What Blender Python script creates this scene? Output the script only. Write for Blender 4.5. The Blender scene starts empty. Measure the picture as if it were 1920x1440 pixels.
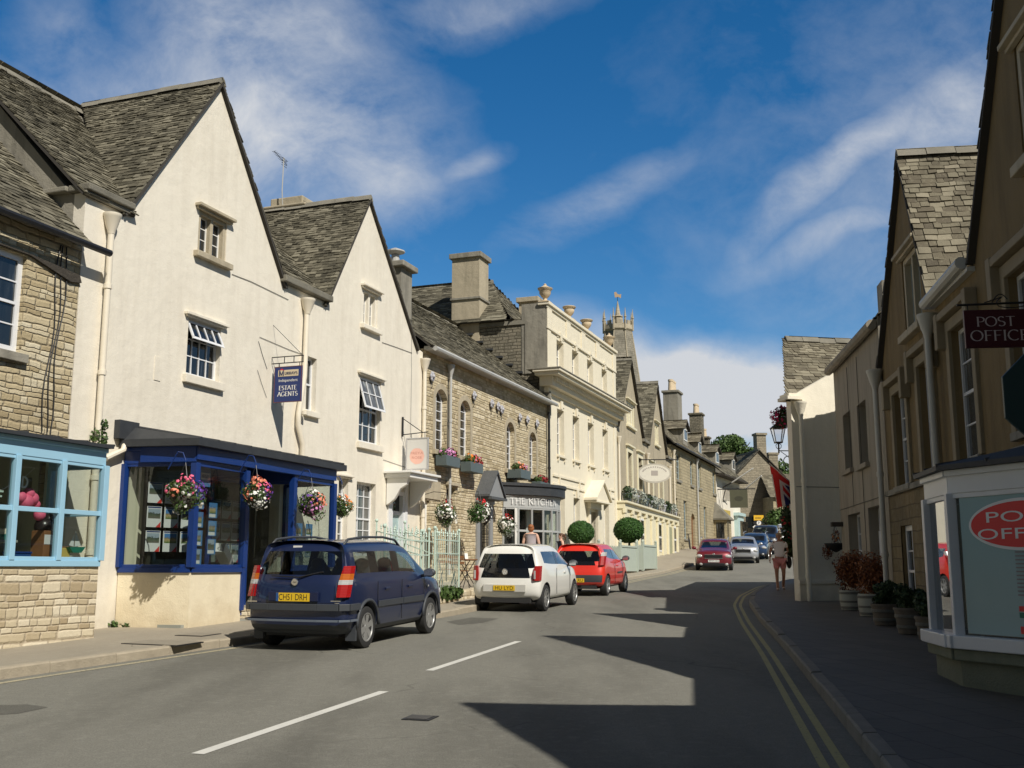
import bpy, bmesh, math, random
from mathutils import Vector, Matrix
from mathutils.geometry import tessellate_polygon
random.seed(7)
S = bpy.context.scene
COL = S.collection
R = math.radians
# ---------------------------------------------------------------- camera, sky, sun, exposure
FPX = 2000.0; PITCH = math.atan(345/FPX); CH = 1.6
cd = bpy.data.cameras.new('camera'); cam = bpy.data.objects.new('camera', cd); COL.objects.link(cam)
cam.location = (0, 0, CH); cam.rotation_euler = (R(90)+PITCH, 0, 0)
cd.sensor_width = 36; cd.lens = 36*FPX/1920; cd.clip_start = 0.1; cd.clip_end = 6000
S.camera = cam
SUN_AZ = R(144); SUN_EL = R(44.5)
W = bpy.data.worlds.new('World'); S.world = W; W.use_nodes = True
def build_world():
    nt = W.node_tree; nt.nodes.clear(); N = nt.nodes.new; L = nt.links.new
    out = N('ShaderNodeOutputWorld'); bg = N('ShaderNodeBackground')
    sky = N('ShaderNodeTexSky'); sky.sky_type = 'NISHITA'; sky.sun_disc = False
    sky.sun_elevation = SUN_EL; sky.sun_rotation = SUN_AZ; sky.altitude = 200
    sky.air_density = 1.0; sky.dust_density = 0.3; sky.ozone_density = 3.0
    hsv = N('ShaderNodeHueSaturation'); hsv.inputs['Saturation'].default_value = 1.38; hsv.inputs['Value'].default_value = SKYV
    L(sky.outputs[0], hsv.inputs['Color'])
    tc = N('ShaderNodeTexCoord')
    def math2(op, a, b=None, c=None, clamp=False):
        m = N('ShaderNodeMath'); m.operation = op; m.use_clamp = clamp
        for i, v in enumerate((a, b, c)):
            if v is None: continue
            if isinstance(v, (int, float)): m.inputs[i].default_value = v
            else: L(v, m.inputs[i])
        return m.outputs[0]
    def vm(op, a, b=None):
        m = N('ShaderNodeVectorMath'); m.operation = op
        for i, v in enumerate((a, b)):
            if v is None: continue
            if isinstance(v, (tuple, Vector)): m.inputs[i].default_value = v
            else: L(v, m.inputs[i])
        return m
    D = tc.outputs['Generated']
    # soft large warp so cloud banks have uneven outlines
    n0 = N('ShaderNodeTexNoise'); n0.inputs['Scale'].default_value = 4; n0.inputs['Detail'].default_value = 3; L(D, n0.inputs['Vector'])
    w = vm('SUBTRACT', n0.outputs['Color'], (.5, .5, .5)); w2 = N('ShaderNodeVectorMath'); w2.operation = 'SCALE'; w2.inputs['Scale'].default_value = .13
    L(w.outputs[0], w2.inputs[0]); Dw = vm('ADD', D, w2.outputs[0]).outputs[0]
    def ray(px, py):
        xc = (px-960)/FPX; yc = (720-py)/FPX; c, s = math.cos(PITCH), math.sin(PITCH)
        return Vector((xc, c-yc*s, s+yc*c)).normalized()
    total = None
    # each bank: centre direction, half sizes along its two axes, tilt, strength
    for px, py, a, b, tilt, amt in [(300, 190, .17, .05, -6, .66), (500, 110, .11, .08, 0, .78), (560, 250, .14, .08, 20, .88), (730, 350, .07, .05, 35, .72), (80, 60, .05, .05, 0, .40), (900, 330, .045, .018, -35, .42),
                                    (1330, 735, .22, .045, 3, 2.4), (1300, 900, .30, .05, 0, 2.0), (1150, 380, .10, .024, -32, .42),
                                    (1570, 300, .11, .022, -35, .75), (1800, 190, .09, .04, -25, .72), (1600, 425, .13, .018, -10, .50), (880, 30, .10, .025, -14, .45), (2500, 300, .4, .2, 10, .6)]:
        c = ray(px, py); r = Vector((0, 0, 1)).cross(c).normalized()*-1; u = r.cross(c).normalized()
        if u.z < 0: u = -u
        t = R(-tilt); ax = r*math.cos(t)+u*math.sin(t); ay = -r*math.sin(t)+u*math.cos(t)
        d = vm('SUBTRACT', Dw, tuple(c)).outputs[0]
        x = math2('DIVIDE', vm('DOT_PRODUCT', d, tuple(ax)).outputs['Value'], a)
        y = math2('DIVIDE', vm('DOT_PRODUCT', d, tuple(ay)).outputs['Value'], b)
        z = math2('DIVIDE', vm('DOT_PRODUCT', d, tuple(c)).outputs['Value'], .6)
        q = math2('ADD', math2('ADD', math2('MULTIPLY', x, x), math2('MULTIPLY', y, y)), math2('MULTIPLY', z, z))
        g = math2('MULTIPLY', math2('POWER', 2.718, math2('MULTIPLY', q, -1.0)), amt)
        total = g if total is None else math2('MAXIMUM', total, g)
    mp = N('ShaderNodeMapping'); mp.inputs['Rotation'].default_value = (0, R(28), R(10)); mp.inputs['Scale'].default_value = (1.0, 1.0, 1.5); L(Dw, mp.inputs[0])
    n1 = N('ShaderNodeTexNoise'); n1.inputs['Scale'].default_value = 9; n1.inputs['Detail'].default_value = 10; n1.inputs['Roughness'].default_value = .64; L(mp.outputs[0], n1.inputs['Vector'])
    nn = N('ShaderNodeMapRange'); nn.inputs['From Min'].default_value = .28; nn.inputs['From Max'].default_value = .68; L(n1.outputs['Fac'], nn.inputs['Value'])
    cov = math2('MULTIPLY', total, math2('ADD', math2('MULTIPLY', nn.outputs[0], .95), .22)); cov = math2('MULTIPLY', math2('SUBTRACT', cov, .07), 1.16, clamp=True); cov = math2('MAXIMUM', cov, 0.0)
    mix = N('ShaderNodeMix'); mix.data_type = 'RGBA'; L(cov, mix.inputs['Factor']); L(hsv.outputs[0], mix.inputs['A'])
    mix.inputs['B'].default_value = CLOUDC
    # unseen grey deck overhead and behind, added to neutralise the blue ambient light
    sp = N('ShaderNodeSeparateXYZ'); L(D, sp.inputs[0])
    def mr(v, a, b):
        m = N('ShaderNodeMapRange'); m.interpolation_type = 'SMOOTHSTEP'; m.inputs['From Min'].default_value = a; m.inputs['From Max'].default_value = b; L(v, m.inputs['Value']); return m.outputs[0]
    sky_fill = math2('MULTIPLY', math2('MAXIMUM', mr(sp.outputs[1], .15, -.35), mr(sp.outputs[2], .62, .80)), math2('ADD', math2('MULTIPLY', nn.outputs[0], .35), .62), clamp=True)
    mx2 = N('ShaderNodeMix'); mx2.data_type = 'RGBA'; L(sky_fill, mx2.inputs['Factor']); L(mix.outputs['Result'], mx2.inputs['A']); mx2.inputs['B'].default_value = FILLC
    L(mx2.outputs['Result'], bg.inputs['Color']); bg.inputs['Strength'].default_value = SKYS
    L(bg.outputs[0], out.inputs[0])
SKYS = 0.085; SKYV = 1.20; CLOUDC = (7.4, 7.7, 8.2, 1); FILLC = (1.15, 1.12, 1.0, 1)
build_world()
sd = bpy.data.lights.new('sun', 'SUN'); sd.energy = 5.0; sd.angle = R(0.5); sd.color = (1.0, .945, .85)
sun = bpy.data.objects.new('sun', sd); COL.objects.link(sun)
TOSUN = Vector((math.sin(SUN_AZ)*math.cos(SUN_EL), math.cos(SUN_AZ)*math.cos(SUN_EL), math.sin(SUN_EL)))
sun.rotation_euler = TOSUN.to_track_quat('Z', 'Y').to_euler(); sun.location = (20, -30, 60)
S.view_settings.view_transform = 'Standard'; S.view_settings.look = 'None'; S.view_settings.exposure = 0; S.view_settings.gamma = 1
S.view_settings.use_curve_mapping = False
S.cycles.max_bounces = 6; S.cycles.transparent_max_bounces = 12; S.cycles.caustics_reflective = False; S.cycles.caustics_refractive = False

# ---------------------------------------------------------------- ground profile and pixel -> place helpers
PROF = [(-60, -1.6), (0, 0), (40, 1.07), (48, 1.32), (53, 1.55), (58, 1.85), (64, 2.18), (72, 2.7), (85, 3.55), (100, 4.5), (140, 6.2), (400, 9)]
def GZ(y):
    for (a, za), (b, zb) in zip(PROF, PROF[1:]):
        if y <= b: return za+(zb-za)*(y-a)/(b-a)
    return 9
def ray(px, py):
    xc = (px-960)/FPX; yc = (720-py)/FPX; c, s = math.cos(PITCH), math.sin(PITCH)
    return Vector((xc, c-yc*s, s+yc*c))
def ground(px, py, dz=0.0):
    r = ray(px, py); t = 3.0
    while t < 400 and CH+r.z*t > GZ(r.y*t)+dz: t += .02
    return Vector((r.x*t, r.y*t, GZ(r.y*t)+dz))
class Fac:                                    # a vertical building face: x along it, -y out of it, z up (world z)
    def __init__(s, p, ang):
        s.p = Vector((p[0], p[1])); a = R(ang); s.d = Vector((math.sin(a), math.cos(a))); s.ang = math.atan2(s.d.y, s.d.x); s.sgn = 1
    @classmethod
    def right(c, p, ang):                     # right side of the street: x runs towards the camera
        f = c(p, ang); f.d = -f.d; f.ang = math.atan2(f.d.y, f.d.x); return f
    def n(s): return Vector((s.d.y, -s.d.x))
    def px(s, x, y, n=0.0):
        r = ray(x, y); o = s.p+s.n()*n; d = s.d
        det = -r.x*d.y+d.x*r.y; t = (-o.x*d.y+d.x*o.y)/det
        X, Y = r.x*t, r.y*t
        return ((Vector((X, Y))-o).dot(d), CH+r.z*t)
    def w(s, u, n=0.0): q = s.p+s.d*u+s.n()*n; return q
    def at(s, x, n=0.0):
        r = s.px(x, 1065, n); return tuple(s.w(r[0], n))
    def U(s, x, y, n=0.0): return s.px(x, y, n)[0]
    def Z(s, x, y, n=0.0): return s.px(x, y, n)[1]

# ---------------------------------------------------------------- mesh building
class MB:
    def __init__(s): s.v = []; s.f = []; s.m = []
    def add(s, vs, fs, m=0):
        o = len(s.v); s.v += [tuple(v) for v in vs]; s.f += [tuple(i+o for i in f) for f in fs]; s.m += [m]*len(fs); return s
    def box(s, x0, x1, y0, y1, z0, z1, m=0):
        if x0 > x1: x0, x1 = x1, x0
        if y0 > y1: y0, y1 = y1, y0
        if z0 > z1: z0, z1 = z1, z0
        return s.add([(x0,y0,z0),(x1,y0,z0),(x1,y1,z0),(x0,y1,z0),(x0,y0,z1),(x1,y0,z1),(x1,y1,z1),(x0,y1,z1)],
              [(0,3,2,1),(4,5,6,7),(0,1,5,4),(1,2,6,5),(2,3,7,6),(3,0,4,7)], m)
    def quad(s, a, b, c, d, m=0): return s.add([a, b, c, d], [(0,1,2,3)], m)
    def tri(s, a, b, c, m=0): return s.add([a, b, c], [(0,1,2)], m)
    def prism(s, poly, y0, y1, m=0):         # polygon in x,z pushed along y
        n = len(poly); vs = [(x, y0, z) for x, z in poly]+[(x, y1, z) for x, z in poly]
        area = sum(poly[i][0]*poly[(i+1)%n][1]-poly[(i+1)%n][0]*poly[i][1] for i in range(n))
        fr = tuple(range(n)); bk = tuple(range(2*n-1, n-1, -1))
        fs = [fr, bk]+[(i, i+n, (i+1)%n+n, (i+1)%n) for i in range(n)]
        if area < 0: fs = [f[::-1] for f in fs]
        return s.add(vs, fs, m)
    def slab(s, poly, z0, z1, m=0):          # polygon in x,y pushed along z
        n = len(poly); area = sum(poly[i][0]*poly[(i+1)%n][1]-poly[(i+1)%n][0]*poly[i][1] for i in range(n))
        if area < 0: poly = poly[::-1]
        vs = [(x, y, z0) for x, y in poly]+[(x, y, z1) for x, y in poly]
        return s.add(vs, [tuple(range(n-1, -1, -1)), tuple(range(n, 2*n))]+[(i, (i+1)%n, (i+1)%n+n, i+n) for i in range(n)], m)
    def tube(s, pts, r, seg=8, m=0, cap=True):
        pts = [Vector(p) for p in pts]; n = len(pts); rs = r if isinstance(r, (list, tuple)) else [r]*n
        rings = []; up = None
        for i, p in enumerate(pts):
            t = (pts[min(i+1, n-1)]-pts[max(i-1, 0)]).normalized()
            if up is None or abs(up.dot(t)) > .95: up = Vector((0, 0, 1)) if abs(t.z) < .9 else Vector((1, 0, 0))
            a = t.cross(up).normalized(); b = a.cross(t).normalized(); up = b
            rings.append([p+(a*math.cos(2*math.pi*k/seg)+b*math.sin(2*math.pi*k/seg))*rs[i] for k in range(seg)])
        vs = [v for rg in rings for v in rg]; fs = []
        for i in range(n-1):
            for k in range(seg): fs.append((i*seg+k, i*seg+(k+1)%seg, (i+1)*seg+(k+1)%seg, (i+1)*seg+k))
        if cap: fs += [tuple(range(seg-1, -1, -1)), tuple(range((n-1)*seg, n*seg))]
        return s.add(vs, [f[::-1] for f in fs], m)
    def lathe(s, prof, c=(0, 0, 0), seg=16, m=0, sx=1, sy=1, a0=0, a1=2*math.pi):   # prof: (r, z)
        full = abs(a1-a0-2*math.pi) < 1e-6; k = seg if full else seg+1; vs = []; fs = []
        for r, z in prof:
            for i in range(k):
                a = a0+(a1-a0)*i/seg; vs.append((c[0]+r*math.cos(a)*sx, c[1]+r*math.sin(a)*sy, c[2]+z))
        for j in range(len(prof)-1):
            for i in range(seg):
                i2 = (i+1) % k; fs.append((j*k+i, j*k+i2, (j+1)*k+i2, (j+1)*k+i))
        if full: fs += [tuple(range(k-1, -1, -1)), tuple(range((len(prof)-1)*k, len(prof)*k))]
        return s.add(vs, fs, m)
    def ball(s, c, r, seg=12, rings=7, m=0, sx=1, sy=1, sz=1):
        return s.lathe([(r*math.sin(math.pi*j/rings)+1e-4, -r*sz*math.cos(math.pi*j/rings)) for j in range(rings+1)], c, seg, m, sx, sy)
    def xf(s, M):                            # transform everything so far
        s.v = [tuple(M @ Vector(v)) for v in s.v]; return s
    def build(s, name, mats, parent=None, smooth=False, bevel=0, kind=None, M=None, auto=None):
        me = bpy.data.meshes.new(name); me.from_pydata(s.v, [], s.f)
        if not isinstance(mats, (list, tuple)): mats = [mats]
        for m in mats: me.materials.append(m)
        if len(mats) > 1: me.polygons.foreach_set('material_index', s.m)
        if smooth: me.polygons.foreach_set('use_smooth', [True]*len(me.polygons))
        me.update()
        if auto: me.set_sharp_from_angle(angle=R(auto))
        o = bpy.data.objects.new(name, me); COL.objects.link(o)
        if parent: o.parent = parent
        if M is not None: o.matrix_local = M
        if bevel:
            b = o.modifiers.new('b', 'BEVEL'); b.width = bevel; b.segments = 2; b.limit_method = 'ANGLE'; b.angle_limit = R(40)
        if kind: o['kind'] = kind
        return o
def empty(name, loc=(0, 0, 0), rz=0.0):
    o = bpy.data.objects.new(name, None); COL.objects.link(o); o.location = loc; o.rotation_euler = (0, 0, rz); o.empty_display_size = .2; return o
def tag(o, label=None, cat=None, group=None, kind=None):
    if label: o['label'] = label
    if cat: o['category'] = cat
    if group: o['group'] = group
    if kind: o['kind'] = kind
    return o
def thing(name, label, cat, loc=(0, 0, 0), rz=0.0, group=None): return tag(empty(name, loc, rz), label, cat, group)
def kids(o): return [c for c in bpy.data.objects if c.parent is o]
def copy_tree(o, parent=None):
    c = o.copy(); COL.objects.link(c)
    if parent is not None: c.parent = parent
    for ch in [k for k in ALLK.get(o.name, [])] if False else kids(o): copy_tree(ch, c)
    return c
def bake(o):                                 # apply modifiers
    dg = bpy.context.evaluated_depsgraph_get(); me = bpy.data.meshes.new_from_object(o.evaluated_get(dg)); o.modifiers.clear(); o.data = me; return o

# ---------------------------------------------------------------- materials
MATS = {}
class NT:
    def __init__(s, name):
        s.mat = bpy.data.materials.new(name); s.mat.use_nodes = True; s.nt = s.mat.node_tree; s.nt.nodes.clear()
        s.out = s.n('ShaderNodeOutputMaterial'); s.b = s.n('ShaderNodeBsdfPrincipled'); s.l(s.b.outputs[0], s.out.inputs[0])
        s.tc = s.n('ShaderNodeTexCoord')
    def n(s, t): return s.nt.nodes.new(t)
    def l(s, a, b): s.nt.links.new(a, b)
    def setv(s, inp, v):
        if isinstance(v, (int, float, tuple)): inp.default_value = v
        else: s.l(v, inp)
    def math(s, op, a, b=0.0, clamp=False):
        m = s.n('ShaderNodeMath'); m.operation = op; m.use_clamp = clamp; s.setv(m.inputs[0], a); s.setv(m.inputs[1], b); return m.outputs[0]
    def noise(s, vec, scale, detail=4, rough=.55, col=False):
        n = s.n('ShaderNodeTexNoise'); n.inputs['Scale'].default_value = scale; n.inputs['Detail'].default_value = detail; n.inputs['Roughness'].default_value = rough
        s.l(vec, n.inputs['Vector']); return n.outputs['Color' if col else 'Fac']
    def ramp(s, fac, stops):
        r = s.n('ShaderNodeValToRGB'); e = r.color_ramp.elements
        while len(e) < len(stops): e.new(.5)
        for el, (p, c) in zip(e, stops): el.position = p; el.color = c if len(c) == 4 else (*c, 1)
        s.l(fac, r.inputs[0]); return r.outputs[0]
    def mix(s, fac, a, b, mode='MIX'):
        m = s.n('ShaderNodeMix'); m.data_type = 'RGBA'; m.blend_type = mode
        s.setv(m.inputs['Factor'], fac); s.setv(m.inputs['A'], a if not isinstance(a, tuple) else (*a[:3], 1)); s.setv(m.inputs['B'], b if not isinstance(b, tuple) else (*b[:3], 1)); return m.outputs['Result']
    def mapr(s, v, a, b, c=0., d=1.):
        m = s.n('ShaderNodeMapRange'); m.inputs['From Min'].default_value = a; m.inputs['From Max'].default_value = b; m.inputs['To Min'].default_value = c; m.inputs['To Max'].default_value = d; s.setv(m.inputs['Value'], v); return m.outputs[0]
    def bump(s, h, dist, strength=1.0):
        b = s.n('ShaderNodeBump'); b.inputs['Distance'].default_value = dist; b.inputs['Strength'].default_value = strength; s.l(h, b.inputs['Height']); s.l(b.outputs[0], s.b.inputs['Normal']); return b
    def mapping(s, vec, scale=(1, 1, 1), loc=(0, 0, 0), rot=(0, 0, 0)):
        m = s.n('ShaderNodeMapping'); m.inputs['Scale'].default_value = scale; m.inputs['Location'].default_value = loc; m.inputs['Rotation'].default_value = rot; s.l(vec, m.inputs[0]); return m.outputs[0]
    def flat(s):                              # (x+y, z) of the object's own space, for walls
        sp = s.n('ShaderNodeSeparateXYZ'); s.l(s.tc.outputs['Object'], sp.inputs[0])
        c = s.n('ShaderNodeCombineXYZ'); s.l(s.math('ADD', sp.outputs[0], sp.outputs[1]), c.inputs[0]); s.l(sp.outputs[2], c.inputs[1]); return c.outputs[0]
    def warp(s, vec, scale, amt):
        n = s.noise(vec, scale, 2, .5, True); a = s.n('ShaderNodeVectorMath'); a.operation = 'SUBTRACT'; s.l(n, a.inputs[0]); a.inputs[1].default_value = (.5, .5, .5)
        b = s.n('ShaderNodeVectorMath'); b.operation = 'MULTIPLY'; s.l(a.outputs[0], b.inputs[0]); b.inputs[1].default_value = amt
        c = s.n('ShaderNodeVectorMath'); c.operation = 'ADD'; s.l(vec, c.inputs[0]); s.l(b.outputs[0], c.inputs[1]); return c.outputs[0]
def plain(name, c, rough=.6, metal=0., var=.12, vscale=3., bump=0., bscale=40., coat=0., spec=.5):
    if name in MATS: return MATS[name]
    t = NT(name); P = t.tc.outputs['Object']
    if var:
        n = t.noise(P, vscale, 5); t.l(t.mix(n, tuple(x*(1-var) for x in c), tuple(min(1, x*(1+var)) for x in c)), t.b.inputs['Base Color'])
    else: t.b.inputs['Base Color'].default_value = (*c, 1)
    t.b.inputs['Roughness'].default_value = rough; t.b.inputs['Metallic'].default_value = metal; t.b.inputs['Coat Weight'].default_value = coat; t.b.inputs['Coat Roughness'].default_value = .03
    t.b.inputs['Specular IOR Level'].default_value = spec
    if bump: t.bump(t.noise(P, bscale, 4), bump)
    MATS[name] = t.mat; return t.mat
def render_mat(name, c, stain=(.45, .40, .31), amt=.3, bump=.006):
    t = NT(name); P = t.tc.outputs['Object']
    streak = t.noise(t.mapping(P, (2.2, 2.2, .35)), 1.6, 5, .6); big = t.noise(P, .55, 4)
    f = t.math('MULTIPLY', t.mapr(streak, .45, .8), amt); f2 = t.math('MULTIPLY', t.mapr(big, .5, .75), amt*.5)
    k = t.mix(f, c, stain); k = t.mix(f2, k, tuple(a*.8 for a in c))
    sz = t.n('ShaderNodeSeparateXYZ'); t.l(P, sz.inputs[0]); low = t.math('MULTIPLY', t.mapr(t.math('ADD', sz.outputs[2], t.math('MULTIPLY', t.noise(P, 2.5, 5), -1.1)), .55, -.1), .75, True); k = t.mix(low, k, stain)
    fine = t.noise(P, 60, 3); k = t.mix(t.math('MULTIPLY', fine, .12), k, tuple(a*.72 for a in c))
    t.l(k, t.b.inputs['Base Color']); t.b.inputs['Roughness'].default_value = .88; t.b.inputs['Specular IOR Level'].default_value = .2
    h = t.math('ADD', t.noise(P, 3, 4), t.math('MULTIPLY', t.noise(P, 45, 4), .25)); t.bump(h, bump*3)
    MATS[name] = t.mat; return t.mat
def stone_brick(name, c1, c2, c3, mortar, w, h, m=.012, warp=.04, bump=.012, rough=.9, wscale=2.5, dirt=.35, dirtc=(.06, .055, .045)):
    t = NT(name); v0 = t.flat(); v = t.warp(v0, wscale, (warp*1.2, warp, 0))
    b = t.n('ShaderNodeTexBrick'); b.inputs['Scale'].default_value = 1; b.inputs['Brick Width'].default_value = w; b.inputs['Row Height'].default_value = h
    b.inputs['Mortar Size'].default_value = m; b.inputs['Mortar Smooth'].default_value = .5; b.inputs['Bias'].default_value = 0; b.offset = .42; b.squash = .75; b.squash_frequency = 3
    b.inputs['Color1'].default_value = (*c1, 1); b.inputs['Color2'].default_value = (*c2, 1); b.inputs['Mortar'].default_value = (*mortar, 1); t.l(v, b.inputs['Vector'])
    n = t.noise(v0, 1.4/max(h, .05), 5, .6); k = t.mix(t.math('MULTIPLY', t.mapr(n, .45, .75), .8), b.outputs['Color'], c3)
    k = t.mix(b.outputs['Fac'], k, mortar)
    big = t.noise(v0, .7, 5, .6); k = t.mix(t.math('MULTIPLY', t.mapr(big, .48, .75), dirt), k, dirtc)
    t.l(k, t.b.inputs['Base Color']); t.b.inputs['Roughness'].default_value = rough; t.b.inputs['Specular IOR Level'].default_value = .2
    hh = t.math('ADD', t.math('SUBTRACT', 1, b.outputs['Fac']), t.math('MULTIPLY', t.noise(v0, 3/max(h, .05), 4, .65), .9)); t.bump(hh, bump)
    MATS[name] = t.mat; return t.mat
def rubble(name, ramp, mortar, sx, sz, bump=.03, warp=.1, dirt=.3, dirtc=(.07, .06, .045), mw=.06, rand=.85):
    # coursed rubble: every course has its own stone length and offset, joints wander, corners are worn
    t = NT(name); v0 = t.flat(); v = t.warp(t.warp(v0, 1.3, (0, warp*1.6, 0)), 5., (warp*1.1, warp*.8, 0)); sp0 = t.n('ShaderNodeSeparateXYZ'); t.l(v, sp0.inputs[0])
    zz = t.math('DIVIDE', sp0.outputs[1], sz); zz = t.math('ADD', zz, t.math('MULTIPLY', t.math('SINE', t.math('MULTIPLY', zz, 1.9)), .22)); row = t.math('FLOOR', zz); fz = t.math('FRACT', zz)
    def white(x, y):
        c = t.n('ShaderNodeCombineXYZ'); t.setv(c.inputs[0], x); t.setv(c.inputs[1], y); w = t.n('ShaderNodeTexWhiteNoise'); w.noise_dimensions = '2D'; t.l(c.outputs[0], w.inputs['Vector']); return w
    r1 = white(row, 3.7).outputs['Value']; xx = t.math('ADD', t.math('DIVIDE', sp0.outputs[0], t.math('ADD', t.math('MULTIPLY', r1, sx*.9), sx*.6)), t.math('MULTIPLY', r1, 37.0)); xx = t.math('ADD', xx, t.math('MULTIPLY', t.math('SINE', t.math('MULTIPLY', xx, 2.3)), .2))
    col = t.math('FLOOR', xx); fx = t.math('FRACT', xx); wn = white(col, row)
    ex = t.math('MULTIPLY', t.math('MINIMUM', fx, t.math('SUBTRACT', 1, fx)), sx/sz); ez = t.math('MINIMUM', fz, t.math('SUBTRACT', 1, fz))
    q = t.math('SUBTRACT', .26, ex); q2 = t.math('SUBTRACT', .26, ez); qx = t.math('MAXIMUM', q, 0); qz = t.math('MAXIMUM', q2, 0)
    ed0 = t.math('SUBTRACT', .26, t.math('SQRT', t.math('ADD', t.math('MULTIPLY', qx, qx), t.math('MULTIPLY', qz, qz)))); fine = t.noise(v0, 24, 5, .65); ed0 = t.math('ADD', ed0, t.math('MULTIPLY', t.math('SUBTRACT', fine, .5), .14))
    k = t.ramp(wn.outputs['Value'], ramp); k = t.mix(t.math('MULTIPLY', fine, .4), k, tuple(x*.45 for x in ramp[0][1][:3])); k = t.mix(t.mapr(ed0, mw*.4, mw*1.7), mortar, k)
    big = t.noise(v0, .9, 5, .6); k = t.mix(t.math('MULTIPLY', t.mapr(big, .5, .72), dirt), k, dirtc)
    t.l(k, t.b.inputs['Base Color']); t.b.inputs['Roughness'].default_value = .92; t.b.inputs['Specular IOR Level'].default_value = .2
    h = t.math('ADD', t.mapr(ed0, 0, .2), t.math('MULTIPLY', fine, .6)); h = t.math('ADD', h, t.math('MULTIPLY', wn.outputs['Value'], .35)); t.bump(h, bump)
    MATS[name] = t.mat; return t.mat
def slate_mat(name, stops, lichen=(.30, .28, .20), la=.5):
    t = NT(name); P = t.tc.outputs['Object']; g = t.n('ShaderNodeNewGeometry')
    k = t.ramp(g.outputs['Random Per Island'], stops); n = t.noise(P, 14, 5, .7); k = t.mix(t.math('MULTIPLY', t.mapr(n, .52, .7), la), k, lichen)
    n2 = t.noise(P, 1.2, 4); k = t.mix(t.math('MULTIPLY', t.mapr(n2, .45, .75), .55), k, (.035, .033, .026))
    t.l(k, t.b.inputs['Base Color']); t.b.inputs['Roughness'].default_value = .9; t.b.inputs['Specular IOR Level'].default_value = .2; t.bump(t.noise(P, 45, 4, .7), .012)
    MATS[name] = t.mat; return t.mat
def glass_mat(name, tint=(.75, .8, .78), refl=1.0):      # thin pane: see-through with a real mirror share by angle
    t = NT(name); t.nt.nodes.remove(t.b); tr = t.n('ShaderNodeBsdfTransparent'); tr.inputs[0].default_value = (*tint, 1)
    gl = t.n('ShaderNodeBsdfGlossy'); gl.inputs['Roughness'].default_value = .01; gl.inputs[0].default_value = (.95, .97, 1, 1)
    fr = t.n('ShaderNodeLayerWeight'); fr.inputs['Blend'].default_value = .5; mx = t.n('ShaderNodeMixShader')
    t.l(t.math('MULTIPLY', t.math('ADD', t.math('MULTIPLY', t.math('POWER', fr.outputs['Facing'], 4.0), .9), .06), refl, True), mx.inputs[0]); t.l(tr.outputs[0], mx.inputs[1]); t.l(gl.outputs[0], mx.inputs[2]); t.l(mx.outputs[0], t.out.inputs[0])
    MATS[name] = t.mat; return t.mat
def pane_mat(name, c, rough=.04):                         # glass over a dim room with pale curtain folds
    t = NT(name); P = t.tc.outputs['Object']; n = t.noise(t.mapping(P, (5, 5, .5)), 1.8, 3, .5)
    t.l(t.ramp(n, [(.42, tuple(x*.5 for x in c)), (.6, c), (.75, tuple(min(1, x*4+.05) for x in c))]), t.b.inputs['Base Color'])
    t.b.inputs['Roughness'].default_value = rough; t.b.inputs['Specular IOR Level'].default_value = .8
    w = t.noise(P, 2.0, 2); t.bump(w, .01)
    MATS[name] = t.mat; return t.mat
def M_(n): return MATS[n]
render_mat('cream_paint', (.80, .745, .63), (.50, .44, .34), .36)
render_mat('cream_shop_paint', (.80, .71, .52), (.5, .4, .25), .25)
render_mat('bath_cream', (.80, .735, .58), (.5, .42, .28), .22)
render_mat('yellow_cream', (.82, .73, .50), (.5, .4, .22), .25)
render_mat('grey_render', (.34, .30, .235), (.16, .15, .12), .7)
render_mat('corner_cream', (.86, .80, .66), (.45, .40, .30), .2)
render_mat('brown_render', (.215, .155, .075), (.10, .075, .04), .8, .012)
render_mat('stained_stone', (.30, .28, .23), (.10, .095, .08), .8, .01)
render_mat('ashlar', (.46, .40, .29), (.2, .18, .13), .6, .008)
render_mat('bay_render', (.30, .31, .23), (.16, .17, .12), .5, .01)
rubble('rubble_tan', [(0, (.40, .32, .19)), (.35, (.54, .45, .28)), (.7, (.64, .55, .37)), (1, (.72, .65, .48))], (.38, .31, .20), .28, .10, .022, .06, .28, (.18, .14, .08), .05)
#stone_brick('coursed_pale', (.72, .62, .44), (.56, .47, .32), (.40, .32, .20), (.50, .42, .30), .27, .105, .013, .10, .02, dirt=.2, dirtc=(.3, .22, .12))
#stone_brick('coursed_tan', (.66, .55, .34), (.50, .41, .24), (.36, .28, .16), (.48, .40, .27), .22, .10, .012, .10, .03, dirt=.28, dirtc=(.14, .10, .06))
rubble('coursed_pale', [(0, (.44, .35, .22)), (.3, (.58, .49, .33)), (.7, (.72, .63, .45)), (1, (.80, .72, .55))], (.50, .42, .30), .27, .115, .014, .04, .22, (.3, .22, .12), .06)
rubble('coursed_tan', [(0, (.44, .36, .22)), (.3, (.58, .49, .32)), (.7, (.70, .60, .41)), (1, (.78, .69, .50))], (.42, .34, .22), .22, .095, .018, .05, .18, (.2, .15, .09), .045)
stone_brick('dark_rubble', (.26, .23, .17), (.17, .155, .115), (.36, .33, .26), (.11, .10, .075), .36, .13, .016, .09, .04, dirt=.5)
stone_brick('ashlar_block', (.50, .44, .33), (.42, .37, .27), (.33, .29, .21), (.25, .22, .16), .75, .33, .006, .01, .006, dirt=.3)
stone_brick('far_stone', (.50, .43, .28), (.40, .34, .22), (.30, .26, .17), (.30, .26, .18), .5, .2, .012, .06, .02, dirt=.35)
stone_brick('grey_rubble', (.40, .35, .26), (.30, .265, .2), (.22, .2, .15), (.25, .22, .16), .4, .16, .012, .09, .03, dirt=.4)
stone_brick('shade_stone', (.26, .20, .11), (.20, .155, .085), (.30, .25, .16), (.17, .135, .085), .5, .22, .01, .07, .02, dirt=.5)
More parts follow.
